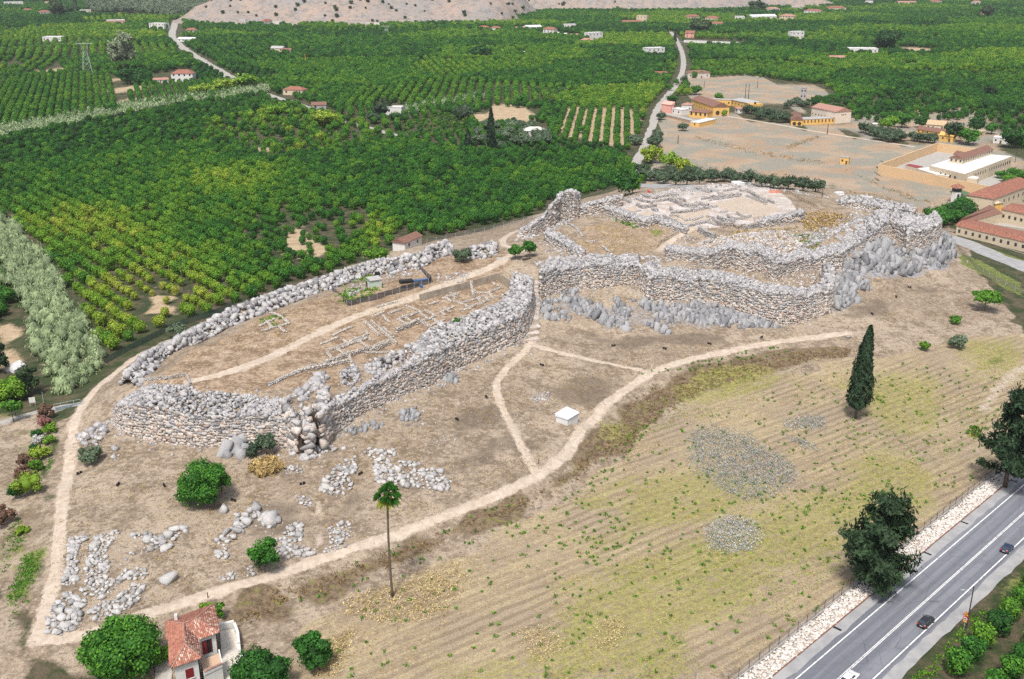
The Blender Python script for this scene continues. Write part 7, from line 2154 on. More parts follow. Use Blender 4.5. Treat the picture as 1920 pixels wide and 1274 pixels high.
def tile_face(f, old):
    f = [Vector(lc(v)) for v in f]
    n_ = (f[1] - f[0]).cross(f[2] - f[0]).normalized()
    if n_.z < 0: n_ = -n_
    dn = Vector((n_.x, n_.y, 0)); dn = Vector((n_.x * n_.z, n_.y * n_.z, -(n_.x ** 2 + n_.y ** 2))).normalized()   # downhill
    ac = n_.cross(dn).normalized()
    o_ = f[0]
    uv = [((v - o_).dot(ac), (v - o_).dot(dn)) for v in f]
    u0, u1 = min(q[0] for q in uv), max(q[0] for q in uv); v0, v1 = min(q[1] for q in uv), max(q[1] for q in uv)
    u = u0 + .1
    while u < u1:
        v = v0
        while v < v1:
            if inpoly([u], [v + .2], uv)[0]:
                b = len(TV); tt_ = min(1, max(0, random.gauss(.72 if old and random.random() < .55 else .38, .14)))
                w0, w1, ln = .13, .10, .5
                c0 = o_ + ac * u + dn * v; c1 = c0 + dn * ln
                j = random.uniform(0, .02)
                for c, ww, hh in ((c0, w1, .05 + j), (c1, w0, .10 + j)):
                    TV.extend([(c - ac * ww)[:], (c - ac * ww * .5 + n_ * hh)[:], (c + ac * ww * .5 + n_ * hh)[:], (c + ac * ww)[:]])
                TF.extend([(b, b + 1, b + 5, b + 4), (b + 1, b + 2, b + 6, b + 5), (b + 2, b + 3, b + 7, b + 6), (b + 4, b + 5, b + 6, b + 7)])
                TT.extend([tt_] * 8)
            v += .42
        u += .29
for f, old in zip(faces, (0, 1, 1, 1, 1, 0)): tile_face(f, old)
o = inst('roof_tiles', npmesh('roof_tiles', TV, TF, MAT_TILE, False, {'tint': ('POINT', 'FLOAT', TT)}), roof_o); tag(o, kind='stuff')
for a, b in ((J, P1), (J, P2), (A_, J), (B_, P1), (C_, P1), (F_, P2), (E_, P2)):
    MB().tube([Vector(lc(a)) + Vector((0, 0, .08)), Vector(lc(b)) + Vector((0, 0, .08))], .13, 6).build('ridge_tiles', [ROOF_PINK], roof_o)
ch = lc(hz(331, 1163, zE + .6)); MB().box((ch[0], ch[1], ch[2] - .6), (.5, .5, 1.7)).build('chimney', [WHITE], roof_o)
def on_wall(a, b, t_, z0_, z1_, wd, name, mat, out=.06, parent=None, th=.1):
    a, b = Vector(a), Vector(b); d = (b - a).normalized()
    n_ = Vector((d.y, -d.x)) if sgn_area > 0 else Vector((-d.y, d.x))
    c = a.lerp(b, t_) + n_ * out
    return MB().box((c.x, c.y, z0_), (wd, th, z1_ - z0_), math.atan2(d.y, d.x)).build(name, [mat], parent or house)
li = lp
dz = zE - base_h.z
dr = on_wall(li[2], li[3], .47, dz - 3.55, dz - 1.0, 1.55, 'door', BLACK, .02)
on_wall(li[2], li[3], .62, dz - 3.52, dz - 1.02, .72, 'shutter', REDWOOD, .08, dr)
on_wall(li[2], li[3], .30, dz - 3.52, dz - 1.02, .12, 'shutter', REDWOOD, .08, dr)
wn = on_wall(li[4], li[5], .42, dz - 3.3, dz - 1.55, 1.25, 'window', REDWOOD, .04)
on_wall(li[4], li[5], .42, dz - 3.42, dz - 3.3, 1.45, 'sill', WHITE, .1, wn, .2)
on_wall(li[4], li[5], .42, dz - 6.2, dz - 4.6, 1.2, 'window', REDWOOD, .04)
for q in (li[3], li[4], li[2]):
    MB().tube([(q[0], q[1], dz - .2), (q[0] * .995, q[1] * .995, 0)], .06, 6).build('drainpipe', [BLACK], house)
tp = [hz(376.8, 1240, 3.6), hz(411.3, 1226, 3.6), hz(417, 1252, 3.6), hz(383, 1268, 3.6)]
tl = [(p.x - base_h.x, p.y - base_h.y) for p in tp]
sa = sum(a[0] * b[1] - b[0] * a[1] for a, b in zip(tl, tl[1:] + tl[:1]))
tl2 = tl if sa > 0 else tl[::-1]
MB().prism(tl2, -.5, 3.35).build('terrace_block', [WHITE], house)
ter = MB().prism(tl2, 3.353, 3.42).build('terrace_floor', [flat('terracotta_floor', (.50, .36, .25), var=.1, scale=6)], house)
for i, (a, b) in enumerate(((2, 3), (1, 2))):
    p, q = Vector(tl[a]), Vector(tl[b])
    MB().box(((p.x + q.x) / 2, (p.y + q.y) / 2, 3.425), ((q - p).length, .22, .7), math.atan2((q - p).y, (q - p).x)).build('parapet', [WHITE], house)
p, q = Vector(tl[2]), Vector(tl[3])
for k in range(11):
    c = p.lerp(q, (k + .5) / 11)
    MB().box((c.x, c.y, 4.13), (.26, .4, .1), math.atan2((q - p).y, (q - p).x)).build('coping_tile', [ROOF_PINK], house)
# ruined yard walls beside the house
for s_, h_, lb in (("412 1186,440 1180", 2.2, 'white back wall of the roofless yard beside the tiled house'), ("440 1180,447 1200,450 1232", 1.8, 'crumbling white side wall of the roofless yard'), ("450 1240,470 1238,478 1250", 1.2, 'broken white wall stub half hidden by the garden tree')):
    L = [hit(*p) for p in pts(s_)]
    m = MB()
    for a, b in zip(L, L[1:]):
        d = b - a
        for k in range(3):
            c = a.lerp(b, (k + .5) / 3)
            m.box((c.x, c.y, c.z - .3), (d.xy.length / 3, .5, h_ + random.uniform(-.3, .3)), math.atan2(d.y, d.x))
    tag(m.build('yard_wall', [WHITE]), lb, 'wall', kind='thing')
yp = [hit(*p) for p in pts("413 1188,440 1183,452 1240,480 1250,470 1300,420 1300")]
tag(inst('yard_floor', npmesh('yard_floor', [(p.x, p.y, max(zt(p.x, p.y), .2) + .5) for p in yp], [(0, 1, 2, 5), (2, 3, 4, 5)], flat('pale_rubble_floor', (.58, .53, .47), var=.12, scale=2))), kind='structure')
yp = [hit(*p) for p in pts("292 1250,312 1236,324 1262,318 1300,290 1300")]
tag(inst('yard_floor', npmesh('yard_floor', [(p.x, p.y, max(zt(p.x, p.y), .2) + .25) for p in yp], [(0, 1, 2, 3, 4)], flat('grey_paving', (.42, .39, .36), var=.15, scale=2))), kind='structure')

# ---------------------------------------------------------------- sheds on the site
rt, L_ = block('site_shed', 'small white metal shed with a sloping roof beside the bank path', (1064, 799), (1084, 793), 3.4, 2.7, 'shed', .7, ROOF_WHITE, flat('pale_blue_sheet', (.62, .68, .72), var=.03), nwin=0, door=False, over=.2, side=False, cat='shed')
MB().box((L_ * .25, -.03, .1), (1.0, .05, 2.0)).build('door', [WHITE], rt)
block('store_house', 'white store with brown tiled gable roof beside the orchard', (759, 469), (791, 459), 5.6, 3.6, 'gable', 1.5, WHITE, ROOF_BROWN, nwin=2, door=False, cat='shed', over=.5, side=False)
block('yard_shed', 'pale green hut with a flat roof inside the work yard', (696, 541), (716, 537), 3.0, 2.5, 'shed', .4, flat('pale_green_panel', (.45, .52, .46), var=.05), ROOF_GREY, nwin=0, door=True, over=.3, side=False, cat='shed')
def pallet(label, px, py, w_, d_, h_, mat, az, name, cat, n=1):
    p = hit(px, py)
    rt = thing(name, label, cat, p, az)
    for k in range(n):
        MB().box((random.uniform(-.1, .1), random.uniform(-.1, .1), k * h_ * 1.05), (w_, d_, h_ * .92), random.uniform(-.06, .06), top=.93).build('layer', [mat], rt)
pallet('dark tarpaulin-covered stack in the work yard', 762, 530, 4.5, 2.2, .45, BLACK, .3, 'covered_stack', 'stack', 2)
pallet('blue tarpaulin roll on the fence side of the yard', 788, 528, 6.0, 1.2, .35, BLUE, .35, 'tarpaulin', 'tarpaulin', 2)
pallet('long dark beams lying in the work yard', 770, 538, 6.5, .9, .3, TIMBER, .4, 'beam_stack', 'beams', 2)
pallet('dark water tank behind the pale green hut', 708, 520, 1.8, 1.4, .9, BLACK, .2, 'water_tank', 'tank', 2)
pallet('dark drum beside the pale green hut', 690, 538, 1.0, 1.0, .8, TIMBER, 0, 'oil_drum', 'drum', 2)
pallet('grey crate stack in the yard corner', 735, 516, 1.6, 1.2, .5, STEEL, .5, 'crate_stack', 'crates', 2)
pallet('blue drum by the yard fence', 790, 540, .9, .9, .6, BLUE, 0, 'plastic_drum', 'drum', 2)
pallet('grey bench beside the shade trees', 937, 486, 2.2, .8, .5, STEEL, .2, 'bench', 'bench', 1)
pallet('dark low bench under the shade trees', 988, 487, 3.4, .9, .5, TIMBER, .5, 'bench', 'bench', 1)
pallet('white plastic sheet over a dig at the far edge of the palace', 1392, 345, 9, 4, .5, ROOF_WHITE, .1, 'dig_cover', 'cover', 2)
pallet('white and coloured bags piled on the far wall', 1573, 366, 4, 2, .7, ROOF_WHITE, .2, 'bag_pile', 'bags', 2)
pallet('red box near the fence behind the citadel', 1216, 362, 1.0, 1.0, 1.0, flat('red_paint', (.55, .03, .04), var=.05), 0, 'red_box', 'box', 1)
# wooden rails on the palace
def zBw(s): return [hit(1300 + x / 7.385, 330 + y / 7.385) for x, y in nums(s)]
for s_, lb in (("1300 235,1420 300,1560 375,1730 465", 'long brown wooden railing across the palace mound'), ("1435 465,1520 470,1620 478", 'short brown railing at the mound foot'), ("835 615,940 600,960 660,840 660", 'brown railing round the terrace viewing point'), ("335 690,400 725,540 690", 'brown railing on the front terrace edge, left stretch'), ("550 700,630 745,712 708", 'brown railing on the front terrace edge, right stretch'), ("110 735,205 738", 'short dark railing by the climbing path')):
    fence(lb, zBw(s_), 1.15, 2.2, WOOD, None, 'wooden railings on the palace', .06, 'wooden_railing', True)
fence('orange net barrier at the far palace edge', zBw("1045 240,1130 245,1220 238"), 1.4, 3, ORANGE, ORANGE, name='net_barrier')
fence('dark rope railing along the climbing path', z1("1045 520,1080 480,1130 455,1200 420"), 1.0, 2.2, WOOD, None, None, .05, 'rope_railing', True)
# stone stairs in the gap
st_ = thing('stone_stairs', 'narrow dark flight of stone stairs in the gap between two walls', 'stairs', hit(1002, 602))
a, b = hit(1002, 600), hit(1011, 528)
base_ = Vector(st_.location)
n_st = 22
daz = math.atan2((b - a).y, (b - a).x)
sm = MB().box((0, 0, 0), ((b - a).xy.length / n_st * 1.25, 2.6, .6)).mesh('step', [MAT_FACE])
for k in range(n_st):
    q = a.lerp(b, (k + .5) / n_st)
    q.z = max(zt(q.x, q.y) - .3, a.z + (b.z - a.z) * k / n_st - .25)
    inst('step', sm, st_, q - base_, (0, 0, daz + random.uniform(-.05, .05)))
for k, (x_, y_, w_, d_) in enumerate(((1001, 612, 3.6, 2.4), (997, 624, 4.2, 2.6), (995, 636, 4.6, 2.6))):
    q = hit(x_, y_); inst('landing', MB().box((0, 0, -.3), (w_, d_, .42)).mesh('landing', [MAT_FACE]), st_, q - base_, (0, 0, .25))
# cistern mouths: near-black boxes painted as the shade in the tall gaps
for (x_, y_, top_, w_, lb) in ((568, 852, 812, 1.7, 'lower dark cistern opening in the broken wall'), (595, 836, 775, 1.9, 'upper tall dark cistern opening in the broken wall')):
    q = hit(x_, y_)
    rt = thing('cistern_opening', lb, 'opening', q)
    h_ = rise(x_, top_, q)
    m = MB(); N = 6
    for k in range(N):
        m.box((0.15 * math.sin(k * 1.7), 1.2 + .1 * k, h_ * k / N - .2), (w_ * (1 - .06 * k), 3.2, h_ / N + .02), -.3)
    m.build('passage_shade', [MAT_SHADE], rt)
# floodlights on the ground
FL = [(149, 889), (222, 910), (308, 912), (567, 909), (676, 890), (912, 746), (857, 788), (1016, 686), (1150, 650), (1246, 655), (1428, 634), (1330, 646), (1680, 558), (1705, 540), (1635, 590), (438, 940)]
FL.sort()
for k, (x_, y_) in enumerate(FL):
    q = hit(x_, y_)
    rt = thing('floodlight', 'small black ground floodlight on the dry slope, %s from the left' % ORD[k], 'floodlight', q, random.uniform(0, 6), 'ground floodlights')
    MB().box((-.35, 0, .1), (.5, .35, .45), .2).build('lamp', [BLACK], rt); MB().box((.35, 0, .1), (.5, .35, .45), -.2).build('lamp', [BLACK], rt)
    MB().box((0, 0, 0), (1.3, .3, .12)).build('bracket', [TIMBER], rt)
# small white marker posts along the paths
for k, (x_, y_) in enumerate(sorted([(1010, 870), (1222, 692), (390, 1122), (1590, 618), (700, 1022)])):
    tag(MB().tube([hit(x_, y_), hit(x_, y_) + Vector((0, 0, 1.2))], .09, 6).build('marker_post', [WHITE if k % 2 else TIMBER]), 'thin marker post at the path edge, %s from the left' % ORD[k], 'post', 'marker posts')
# footbridge, board, tent, person at the left
a, b = hit(104, 772) , hit(153, 757)
d = b - a; br_ = thing('footbridge', 'small steel footbridge with blue-grey panels over the ditch', 'footbridge', (a.x, a.y, 1.6), math.atan2(d.y, d.x))
Lb = d.xy.length
MB().box((Lb / 2, .9, -.15), (Lb, 1.9, .15)).build('deck', [CONC], br_)
for k in range(4):
    MB().box((Lb * (k + .5) / 4, 0, .05), (Lb / 4 - .08, .05, 1.0)).build('side_panel', [flat('blue_grey_panel', (.22, .28, .33), .5, var=.05)], br_)
for k in range(5):
    MB().box((Lb * k / 4, 1.8, 0), (.08, .08, 1.3)).build('rail_post', [STEEL], br_)
MB().tube([(0, 1.8, 1.3), (Lb, 1.8, 1.3)], .05, 5).build('rail', [STEEL], br_)
q = hit(62, 762); rt = thing('information_board', 'white information board by the footbridge', 'sign', q, .35)
MB().box((0, 0, 1.0), (1.5, .08, 1.5)).build('board', [WHITE], rt)
for sx in (-.6, .6): MB().box((sx, .05, 0), (.08, .08, 1.2)).build('leg', [STEEL], rt)
q = hit(82, 756); pole('grey steel post behind the information board', q, rise(80, 736, q), .07, name='steel_post', mat=STEEL)
q = hit(30, 694); rt = thing('tent', 'white canvas tent with a dark open front at the left edge', 'tent', q, 1.2)
MB().add([(-2.2, -1.6, 0), (2.2, -1.6, 0), (2.2, 1.6, 0), (-2.2, 1.6, 0), (-1.9, 0, 2.4), (1.9, 0, 2.4), (-2.2, -1.8, 1.0), (2.2, -1.8, 1.0), (2.2, 1.8, 1.0), (-2.2, 1.8, 1.0)], [(6, 7, 5, 4), (8, 9, 4, 5), (0, 1, 7, 6), (2, 3, 9, 8), (9, 6, 4), (7, 8, 5), (3, 0, 6, 9), (1, 2, 8, 7)]).build('canvas', [ROOF_WHITE], rt)
MB().add([(-2.24, -.5, 0), (-2.24, .5, 0), (-2.02, .3, 1.9), (-2.02, -.3, 1.9)], [(0, 1, 2, 3)]).build('opening', [BLUE], rt)

# person standing on the footpath
def person(label, px, py, top, bottom, az):
    q = hit(px, py)
    rt = thing('person', label, 'person', q, az)
    me = bpy.data.meshes.new('body')
    J_ = [(0, 0, .92, .15), (0, 0, 1.15, .15), (0, 0, 1.38, .17), (0, .01, 1.5, .07), (0, .02, 1.56, .07), (0, .03, 1.66, .105), (0, .02, 1.74, .09),
          (.10, 0, .85, .10), (.11, .03, .48, .07), (.12, 0, .08, .05), (.12, .14, .04, .045), (-.10, 0, .85, .10), (-.12, -.03, .48, .07), (-.13, -.06, .08, .05), (-.13, .08, .04, .045),
          (.2, 0, 1.4, .065), (.26, -.02, 1.12, .05), (.27, .08, .88, .04), (.27, .12, .78, .04), (-.2, 0, 1.4, .065), (-.26, .0, 1.12, .05), (-.24, .12, .9, .04), (-.23, .16, .8, .04)]
    E_ = [(0, 1), (1, 2), (2, 3), (3, 4), (4, 5), (5, 6), (0, 7), (7, 8), (8, 9), (9, 10), (0, 11), (11, 12), (12, 13), (13, 14), (2, 15), (15, 16), (16, 17), (17, 18), (2, 19), (19, 20), (20, 21), (21, 22)]
    me.from_pydata([j[:3] for j in J_], E_, [])
    o = inst('body', me, rt)
    md = o.modifiers.new('skin', 'SKIN')
    for v, j in zip(me.skin_vertices[0].data, J_): v.radius = (j[3], j[3])
    me.skin_vertices[0].data[0].use_root = True
    o.modifiers.new('sub', 'SUBSURF').render_levels = 1
    t = NT('clothes')
    sp = t.n('ShaderNodeSeparateXYZ'); t.l(t.coords('Object'), sp.inputs[0])
    t.col(t.ramp(t.math('DIVIDE', sp.outputs[2], 1.8), [(0, (.03, .03, .035)), (.05, bottom), (.53, top), (.82, (.42, .26, .18)), (.93, (.04, .03, .02))], 'CONSTANT'))
    me.materials.append(t.m)
    L_ = MB().tube([(0, .0, 1.66), (0, 0, 1.79)], [.11, .07], 8).build('hair', [BLACK], rt)
person('person in dark clothes standing on the pale footpath', 30, 782, (.05, .06, .10), (.03, .03, .04), 2.0)

# ---------------------------------------------------------------- farms right of the dirt road
def Fz(x, y): return 1220 + x / 4.8, 140 + y / 4.8
def Cz(x, y): return 1580 + x / 5.538, 210 + y / 5.538
rt, L_ = block('yellow_barn', 'long yellow barn with brown gable roof and arched end', Fz(362, 300), Fz(560, 372), 12.5, 6.4, 'gable', 3.0, OCHRE, ROOF_BROWN, 9, door=False, win=(.8, 1.0), side=False)
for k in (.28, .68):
    MB().tube([(L_ + .05, 12.5 * k - .0, 2.0), (L_ - .1, 12.5 * k, 2.0)], 1.6, 14).build('arch_shade', [MAT_SHADE], rt)  # dark disc stands in for the shade inside each arch
rt, L_ = block('yellow_porch', 'small yellow porch building with hip roof before the barn', Fz(345, 384), Fz(508, 400), 8, 4.2, 'hip', 1.8, OCHRE, ROOF_BROWN, 4, win=(1.4, 2.0), door=False)
block('pink_wall_house', 'blank pink gabled wall beside the dirt road', Fz(95, 345), Fz(176, 356), 4, 6.5, 'shed', 2, PINK, PINK, 0, door=False, side=False)
block('white_farm_shed', 'low white terraced shed between the pink wall and the barn', Fz(178, 352), Fz(275, 368), 8, 3.4, 'flat', 0, WHITE, ROOF_WHITE, 2, door=False)
block('white_farm_house', 'white cottage with pink tiles against the yellow barn', Fz(275, 340), Fz(365, 345), 7, 5.6, 'hip', 1.4, WHITE, ROOF_PINK, 3, 1)
block('orange_annex', 'low annex with bright orange front and white roof', Fz(436, 475), Fz(588, 438), 7, 2.6, 'flat', 0, OCHRE, ROOF_WHITE, 0, door=False, parapet=.3)
block('stone_terrace', 'long low stone terrace below the white sheds', Fz(92, 372), Fz(430, 455), 5, 1.6, 'flat', 0, flat('tan_masonry', (.38, .27, .18), var=.15), CONC, 0, door=False, side=False, parapet=0)
block('yellow_shed', 'low yellow shed with a dark doorway behind the courtyard', Fz(555, 276), Fz(722, 284), 6, 4.2, 'flat', 0, OCHRE, ROOF_GREY, 4, parapet=.2)
block('yellow_long_shed', 'long yellow shed with grey sheet roof', Fz(722, 282), Fz(890, 318), 9, 4.6, 'shed', 1.0, OCHRE, ROOF_GREY, 6)
rt, L_ = block('yellow_cube_house', 'small yellow cube building with a black tank on its roof', Fz(893, 334), Fz(1008, 330), 6, 4.6, 'flat', 0, OCHRE, OCHRE, 3)
MB().tube([(L_ * .5, 3, 4.9), (L_ * .5, 3, 6.3)], .8, 10).build('water_tank', [BLACK], rt)
block('white_outhouse', 'small white outhouse with pink roof in the yellow courtyard', Fz(782, 352), Fz(888, 348), 5, 3.2, 'shed', .8, WHITE, ROOF_PINK, 2)
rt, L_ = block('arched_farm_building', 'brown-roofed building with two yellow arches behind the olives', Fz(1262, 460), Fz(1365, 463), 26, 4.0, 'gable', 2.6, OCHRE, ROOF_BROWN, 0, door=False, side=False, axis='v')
for k in (.28, .72): MB().tube([(L_ * k, -.05, 1.4), (L_ * k, .1, 1.4)], 1.3, 14).build('arch_shade', [MAT_SHADE], rt)  # near-black discs painted as the shade under the two arches
block('yellow_lean_to', 'low yellow range with grey flat roof joining two barns', Fz(1365, 456), Fz(1652, 444), 9, 3.6, 'flat', 0, OCHRE, ROOF_GREY, 9, win=(1.0, 1.8), parapet=.2, winmat=DARKDOOR, door=False)
rt, L_ = block('pale_barn', 'large pale barn with pink gable roof', Fz(1440, 398), Fz(1658, 444), 13.5, 8.2, 'gable', 2.6, flat('pale_plaster', (.66, .56, .46), var=.07), ROOF_PINK, 8, win=(.8, .8), door=False, side=False)
for k in range(3):
    MB().box((L_ + .04, 13.5 * (.4 + .12 * k), 5.4), (.08, .7, .9)).build('window', [GLASS], rt)
block('field_cabin', 'small ochre cabin alone in the dry field', Fz(1703, 806), Fz(1778, 812), 4.6, 3.6, 'flat', 0, OCHRE, CONC, 2, parapet=.2)
block('ruined_tower', 'square grey ruined tower above the sparse grove', Fz(1342, 222), Fz(1398, 224), 5, 8.5, 'flat', 0, GREYW, GREYW, 2, 2, win=(1.0, 1.4), door=False)
block('abandoned_house', 'abandoned grey house with brown hip roof by the dirt road', (1289, 147), (1331, 147), 11, 5.0, 'hip', 2.0, flat('dirty_plaster', (.50, .45, .40), var=.15), ROOF_BROWN, 4)
# ochre farm behind the prison
block('ochre_farm_shed', 'long ochre shed with pale tiled roof behind the prison', Cz(862, 190), Cz(1050, 205), 12, 4.0, 'gable', 2.2, CREAM, flat('sand_tiles', (.50, .36, .22), var=.15), 4)
block('ochre_farm_wing', 'bright ochre low wing with brown roof behind the prison', Cz(762, 228), Cz(1035, 268), 9, 3.2, 'gable', 1.6, OCHRE, ROOF_BROWN, 6)
block('ruined_ochre_gate', 'crumbling ochre gatehouse at the yard corner', Cz(1000, 305), Cz(1140, 322), 4, 4.0, 'gable', 2.0, OCHRE, OCHRE, 2)
block('ruined_farm_wall', 'roofless tan farm ruin right of the dark conifer', Cz(1235, 285), Cz(1480, 245), 3, 2.6, 'flat', 0, flat('tan_ruin', (.52, .38, .24), var=.15), CREAM, 3, door=False, parapet=.4)
block('white_cabin', 'white prefabricated cabin among trees at the right edge', Cz(1558, 325), Cz(1715, 338), 7, 3.4, 'flat', 0, WHITE, ROOF_WHITE, 3, parapet=.2)
block('small_white_box', 'tiny dark-sided shed in the olive row', Cz(310, 178), Cz(420, 182), 5, 3.0, 'flat', 0, CREAM, ROOF_WHITE, 2, parapet=.1)
# prison
zW = 5.2
PW = [at(*Cz(x, y), zW) for x, y in ((378, 545), (985, 322), (1470, 392))]
PWf = [at(*Cz(x, y), zW) for x, y in ((378, 545), (950, 655), (1130, 695), (1660, 800), (1790, 730))]
prison = thing('prison_yard', 'walled prison yard with pale peach outer walls', 'walled yard', (PW[0].x, PW[0].y, 0))
pb = Vector((PW[0].x, PW[0].y, 0))
for line, hh in ((PW, zW), (PWf, zW)):
    for a, b in zip(line, line[1:]):
        d = b - a; c = (a + b) / 2 - pb
        MB().box((c.x, c.y, -.2), (d.xy.length + .4, .5, hh + .2), math.atan2(d.y, d.x)).build('wall', [PEACH], prison)
yf = [at(*Cz(x, y), .1) - pb for x, y in ((400, 620), (985, 412), (1480, 470), (1760, 600), (1640, 850), (1130, 770))]
MB().add([(p.x, p.y, .12) for p in yf], [tuple(range(6))]).build('yard_floor', [CONC], prison)
def roofed(name, label, poly, h, wall, roofm, z0=0.0, cat='building', parapet=.4, wins=(), wz=None):
    """flat building from the picture outline of its roof"""
    P_ = [at(*Cz(x, y), h) for x, y in poly]
    sa_ = sum(a.x * b.y - b.x * a.y for a, b in zip(P_, P_[1:] + P_[:1]))
    if sa_ < 0: P_.reverse()
    b0_ = Vector((P_[0].x, P_[0].y, z0))
    rt = thing(name, label, cat, b0_)
    lp_ = [(p.x - b0_.x, p.y - b0_.y) for p in P_]
    MB().prism(lp_, -.2, h - z0).build('wall', [wall], rt)
    c = sum((Vector(p) for p in lp_), Vector((0, 0))) / len(lp_)
    MB().prism([tuple(c + (Vector(p) - c) * .985) for p in lp_], h - z0 + .003, h - z0 + .12).build('roof', [roofm], rt)
    for (i, j, n, w_, hh, zb) in wins:
        a, b = [at(*Cz(*q), h) - b0_ for q in (i, j)]
        d = (b - a).xy; az_ = math.atan2(d.y, d.x); nn = Vector((d.y, -d.x)).normalized() * .06
        for k in range(n):
            q = a.xy.lerp(b.xy, (k + .5) / n) + nn
            MB().box((q.x, q.y, zb), (w_, .1, hh), az_).build('window', [GLASS], rt)
    return rt
roofed('prison_block', 'long prison block with broad white flat roof and window rows', ((905, 560), (1310, 425), (1762, 462), (1268, 648)), 7.0, CREAM, ROOF_WHITE, wins=(((1275, 644), (1500, 560), 9, .9, 1.5, 3.6), ((1520, 552), (1755, 466), 10, .9, 1.5, 3.6), ((1000, 590), (1200, 636), 4, 1.0, 1.4, 3.8)))
A_, B_, C_2 = at(*Cz(1242, 545), 7.1), at(*Cz(1555, 440), 7.1), at(*Cz(1148, 512), 7.1)
d = B_ - A_; L_ = d.xy.length; azc = math.atan2(d.y, d.x); dp = min(9, abs((C_2 - A_).xy.dot(Vector((-math.sin(azc), math.cos(azc)))))) or 7
cl = thing('clerestory', 'raised brown-roofed clerestory on the white prison roof', 'roof lantern', (A_.x, A_.y, 7.12), azc)
MB().box((L_ / 2, dp / 2, 0), (L_, dp, 2.6)).build('wall', [CREAM], cl)
MB().add([(-.4, -.4, 2.6), (L_ + .4, -.4, 2.6), (L_ + .4, dp + .4, 2.6), (-.4, dp + .4, 2.6), (-.4, dp / 2, 4.6), (L_ + .4, dp / 2, 4.6)], [(0, 1, 5, 4), (2, 3, 4, 5), (3, 0, 4), (1, 2, 5), (3, 2, 1, 0)]).build('roof', [ROOF_BROWN], cl)
for k in range(13): MB().box((L_ * (k + .5) / 13, -.05, 1.0), (.8, .1, 1.1)).build('window', [GLASS], cl)
for k in range(3): MB().box((-.05, dp * (k + .5) / 3, 1.0), (.1, .9, 1.1)).build('window', [GLASS], cl)
roofed('prison_annex', 'dark-roofed annex behind the prison clerestory', ((1140, 445), (1185, 402), (1335, 432), (1300, 470)), 8.0, CREAM, ROOF_BROWN, 0)
roofed('prison_outhouse', 'red-roofed low outhouse inside the prison wall', ((650, 556), (690, 542), (832, 568), (770, 586)), 4.6, CREAM, flat('dark_red_roof', (.25, .05, .06), var=.1))
roofed('prison_gate_range', 'white-roofed range along the inside of the front prison wall', ((770, 590), (900, 575), (1240, 640), (1420, 680), (1400, 700), (960, 650)), 4.4, CREAM, ROOF_WHITE, wins=(((1040, 668), (1130, 690), 2, 2.5, 1.2, 2.6),))
q = hit(*Cz(1168, 945)); gt = thing('guard_tower', 'white hexagonal guard tower with red pointed roof', 'tower', q)
hx = lambda r_, z_: [(math.cos(6.283 * k / 6) * r_, math.sin(6.283 * k / 6) * r_, z_) for k in range(6)]
MB().prism([p[:2] for p in hx(2.3, 0)], -.2, 7.6).build('shaft', [WHITE], gt)
MB().prism([p[:2] for p in hx(2.5, 0)], 5.6, 7.0).build('lookout_windows', [GLASS], gt)
m = MB(); m.add(hx(3.6, 7.6) + [(0, 0, 9.4)], [(k, (k + 1) % 6, 6) for k in range(6)] + [(5, 4, 3, 2, 1, 0)]); m.build('roof', [ROOF_RED], gt)
MB().box((0, -2.35, 2.2), (1.0, .12, 2.4)).build('window', [GLASS], gt)
block('vine_lean_to', 'lean-to with green net roof beside the guard tower', Cz(1235, 945), Cz(1350, 935), 8, 3.4, 'shed', .6, WHITE, flat('green_net', (.10, .17, .09), var=.2, scale=3), 0, door=False, side=False)
def gable_line(name, label, e0, e1, width, h, hr, wall, roofm, nwin, z=0.0, cat='building', winh=(.9, 1.5), hip=False):
    """wing from the picture line of its near eave"""
    A, B = at(*Cz(*e0), h), at(*Cz(*e1), h)
    d = B - A; L = d.xy.length
    rt = thing(name, label, cat, (A.x, A.y, 0), math.atan2(d.y, d.x))
    MB().box((L / 2, width / 2, -.3), (L, width, h + .3)).build('wall', [wall], rt)
    k = width / 2 if hip else -.4
    MB().add([(-.4, -.4, h), (L + .4, -.4, h), (L + .4, width + .4, h), (-.4, width + .4, h), (k, width / 2, h + hr), (L - k, width / 2, h + hr)], [(0, 1, 5, 4), (2, 3, 4, 5), (3, 0, 4), (1, 2, 5), (3, 2, 1, 0)]).build('roof', [roofm], rt)
    for q_ in range(nwin): MB().box((L * (q_ + .5) / nwin, -.05, h * .42), (winh[0], .1, winh[1])).build('window', [GLASS], rt)
gable_line('prison_wing', 'long upper prison wing with red hipped roof', (1560, 905), (2000, 740), 12, 6.5, 3.0, CREAM, ROOF_RED, 9, hip=True)
gable_line('prison_side_range', 'ochre flat link below the long red roof', (1352, 895), (1590, 955), 5, 4.0, .6, OCHRE, CREAM, 0)
gable_line('prison_lower_wing', 'dark brown roofed wing running back from the street corner', (1190, 1160), (1420, 1135), 0.1, 3.9, .1, CREAM, ROOF_BROWN, 0) if False else None
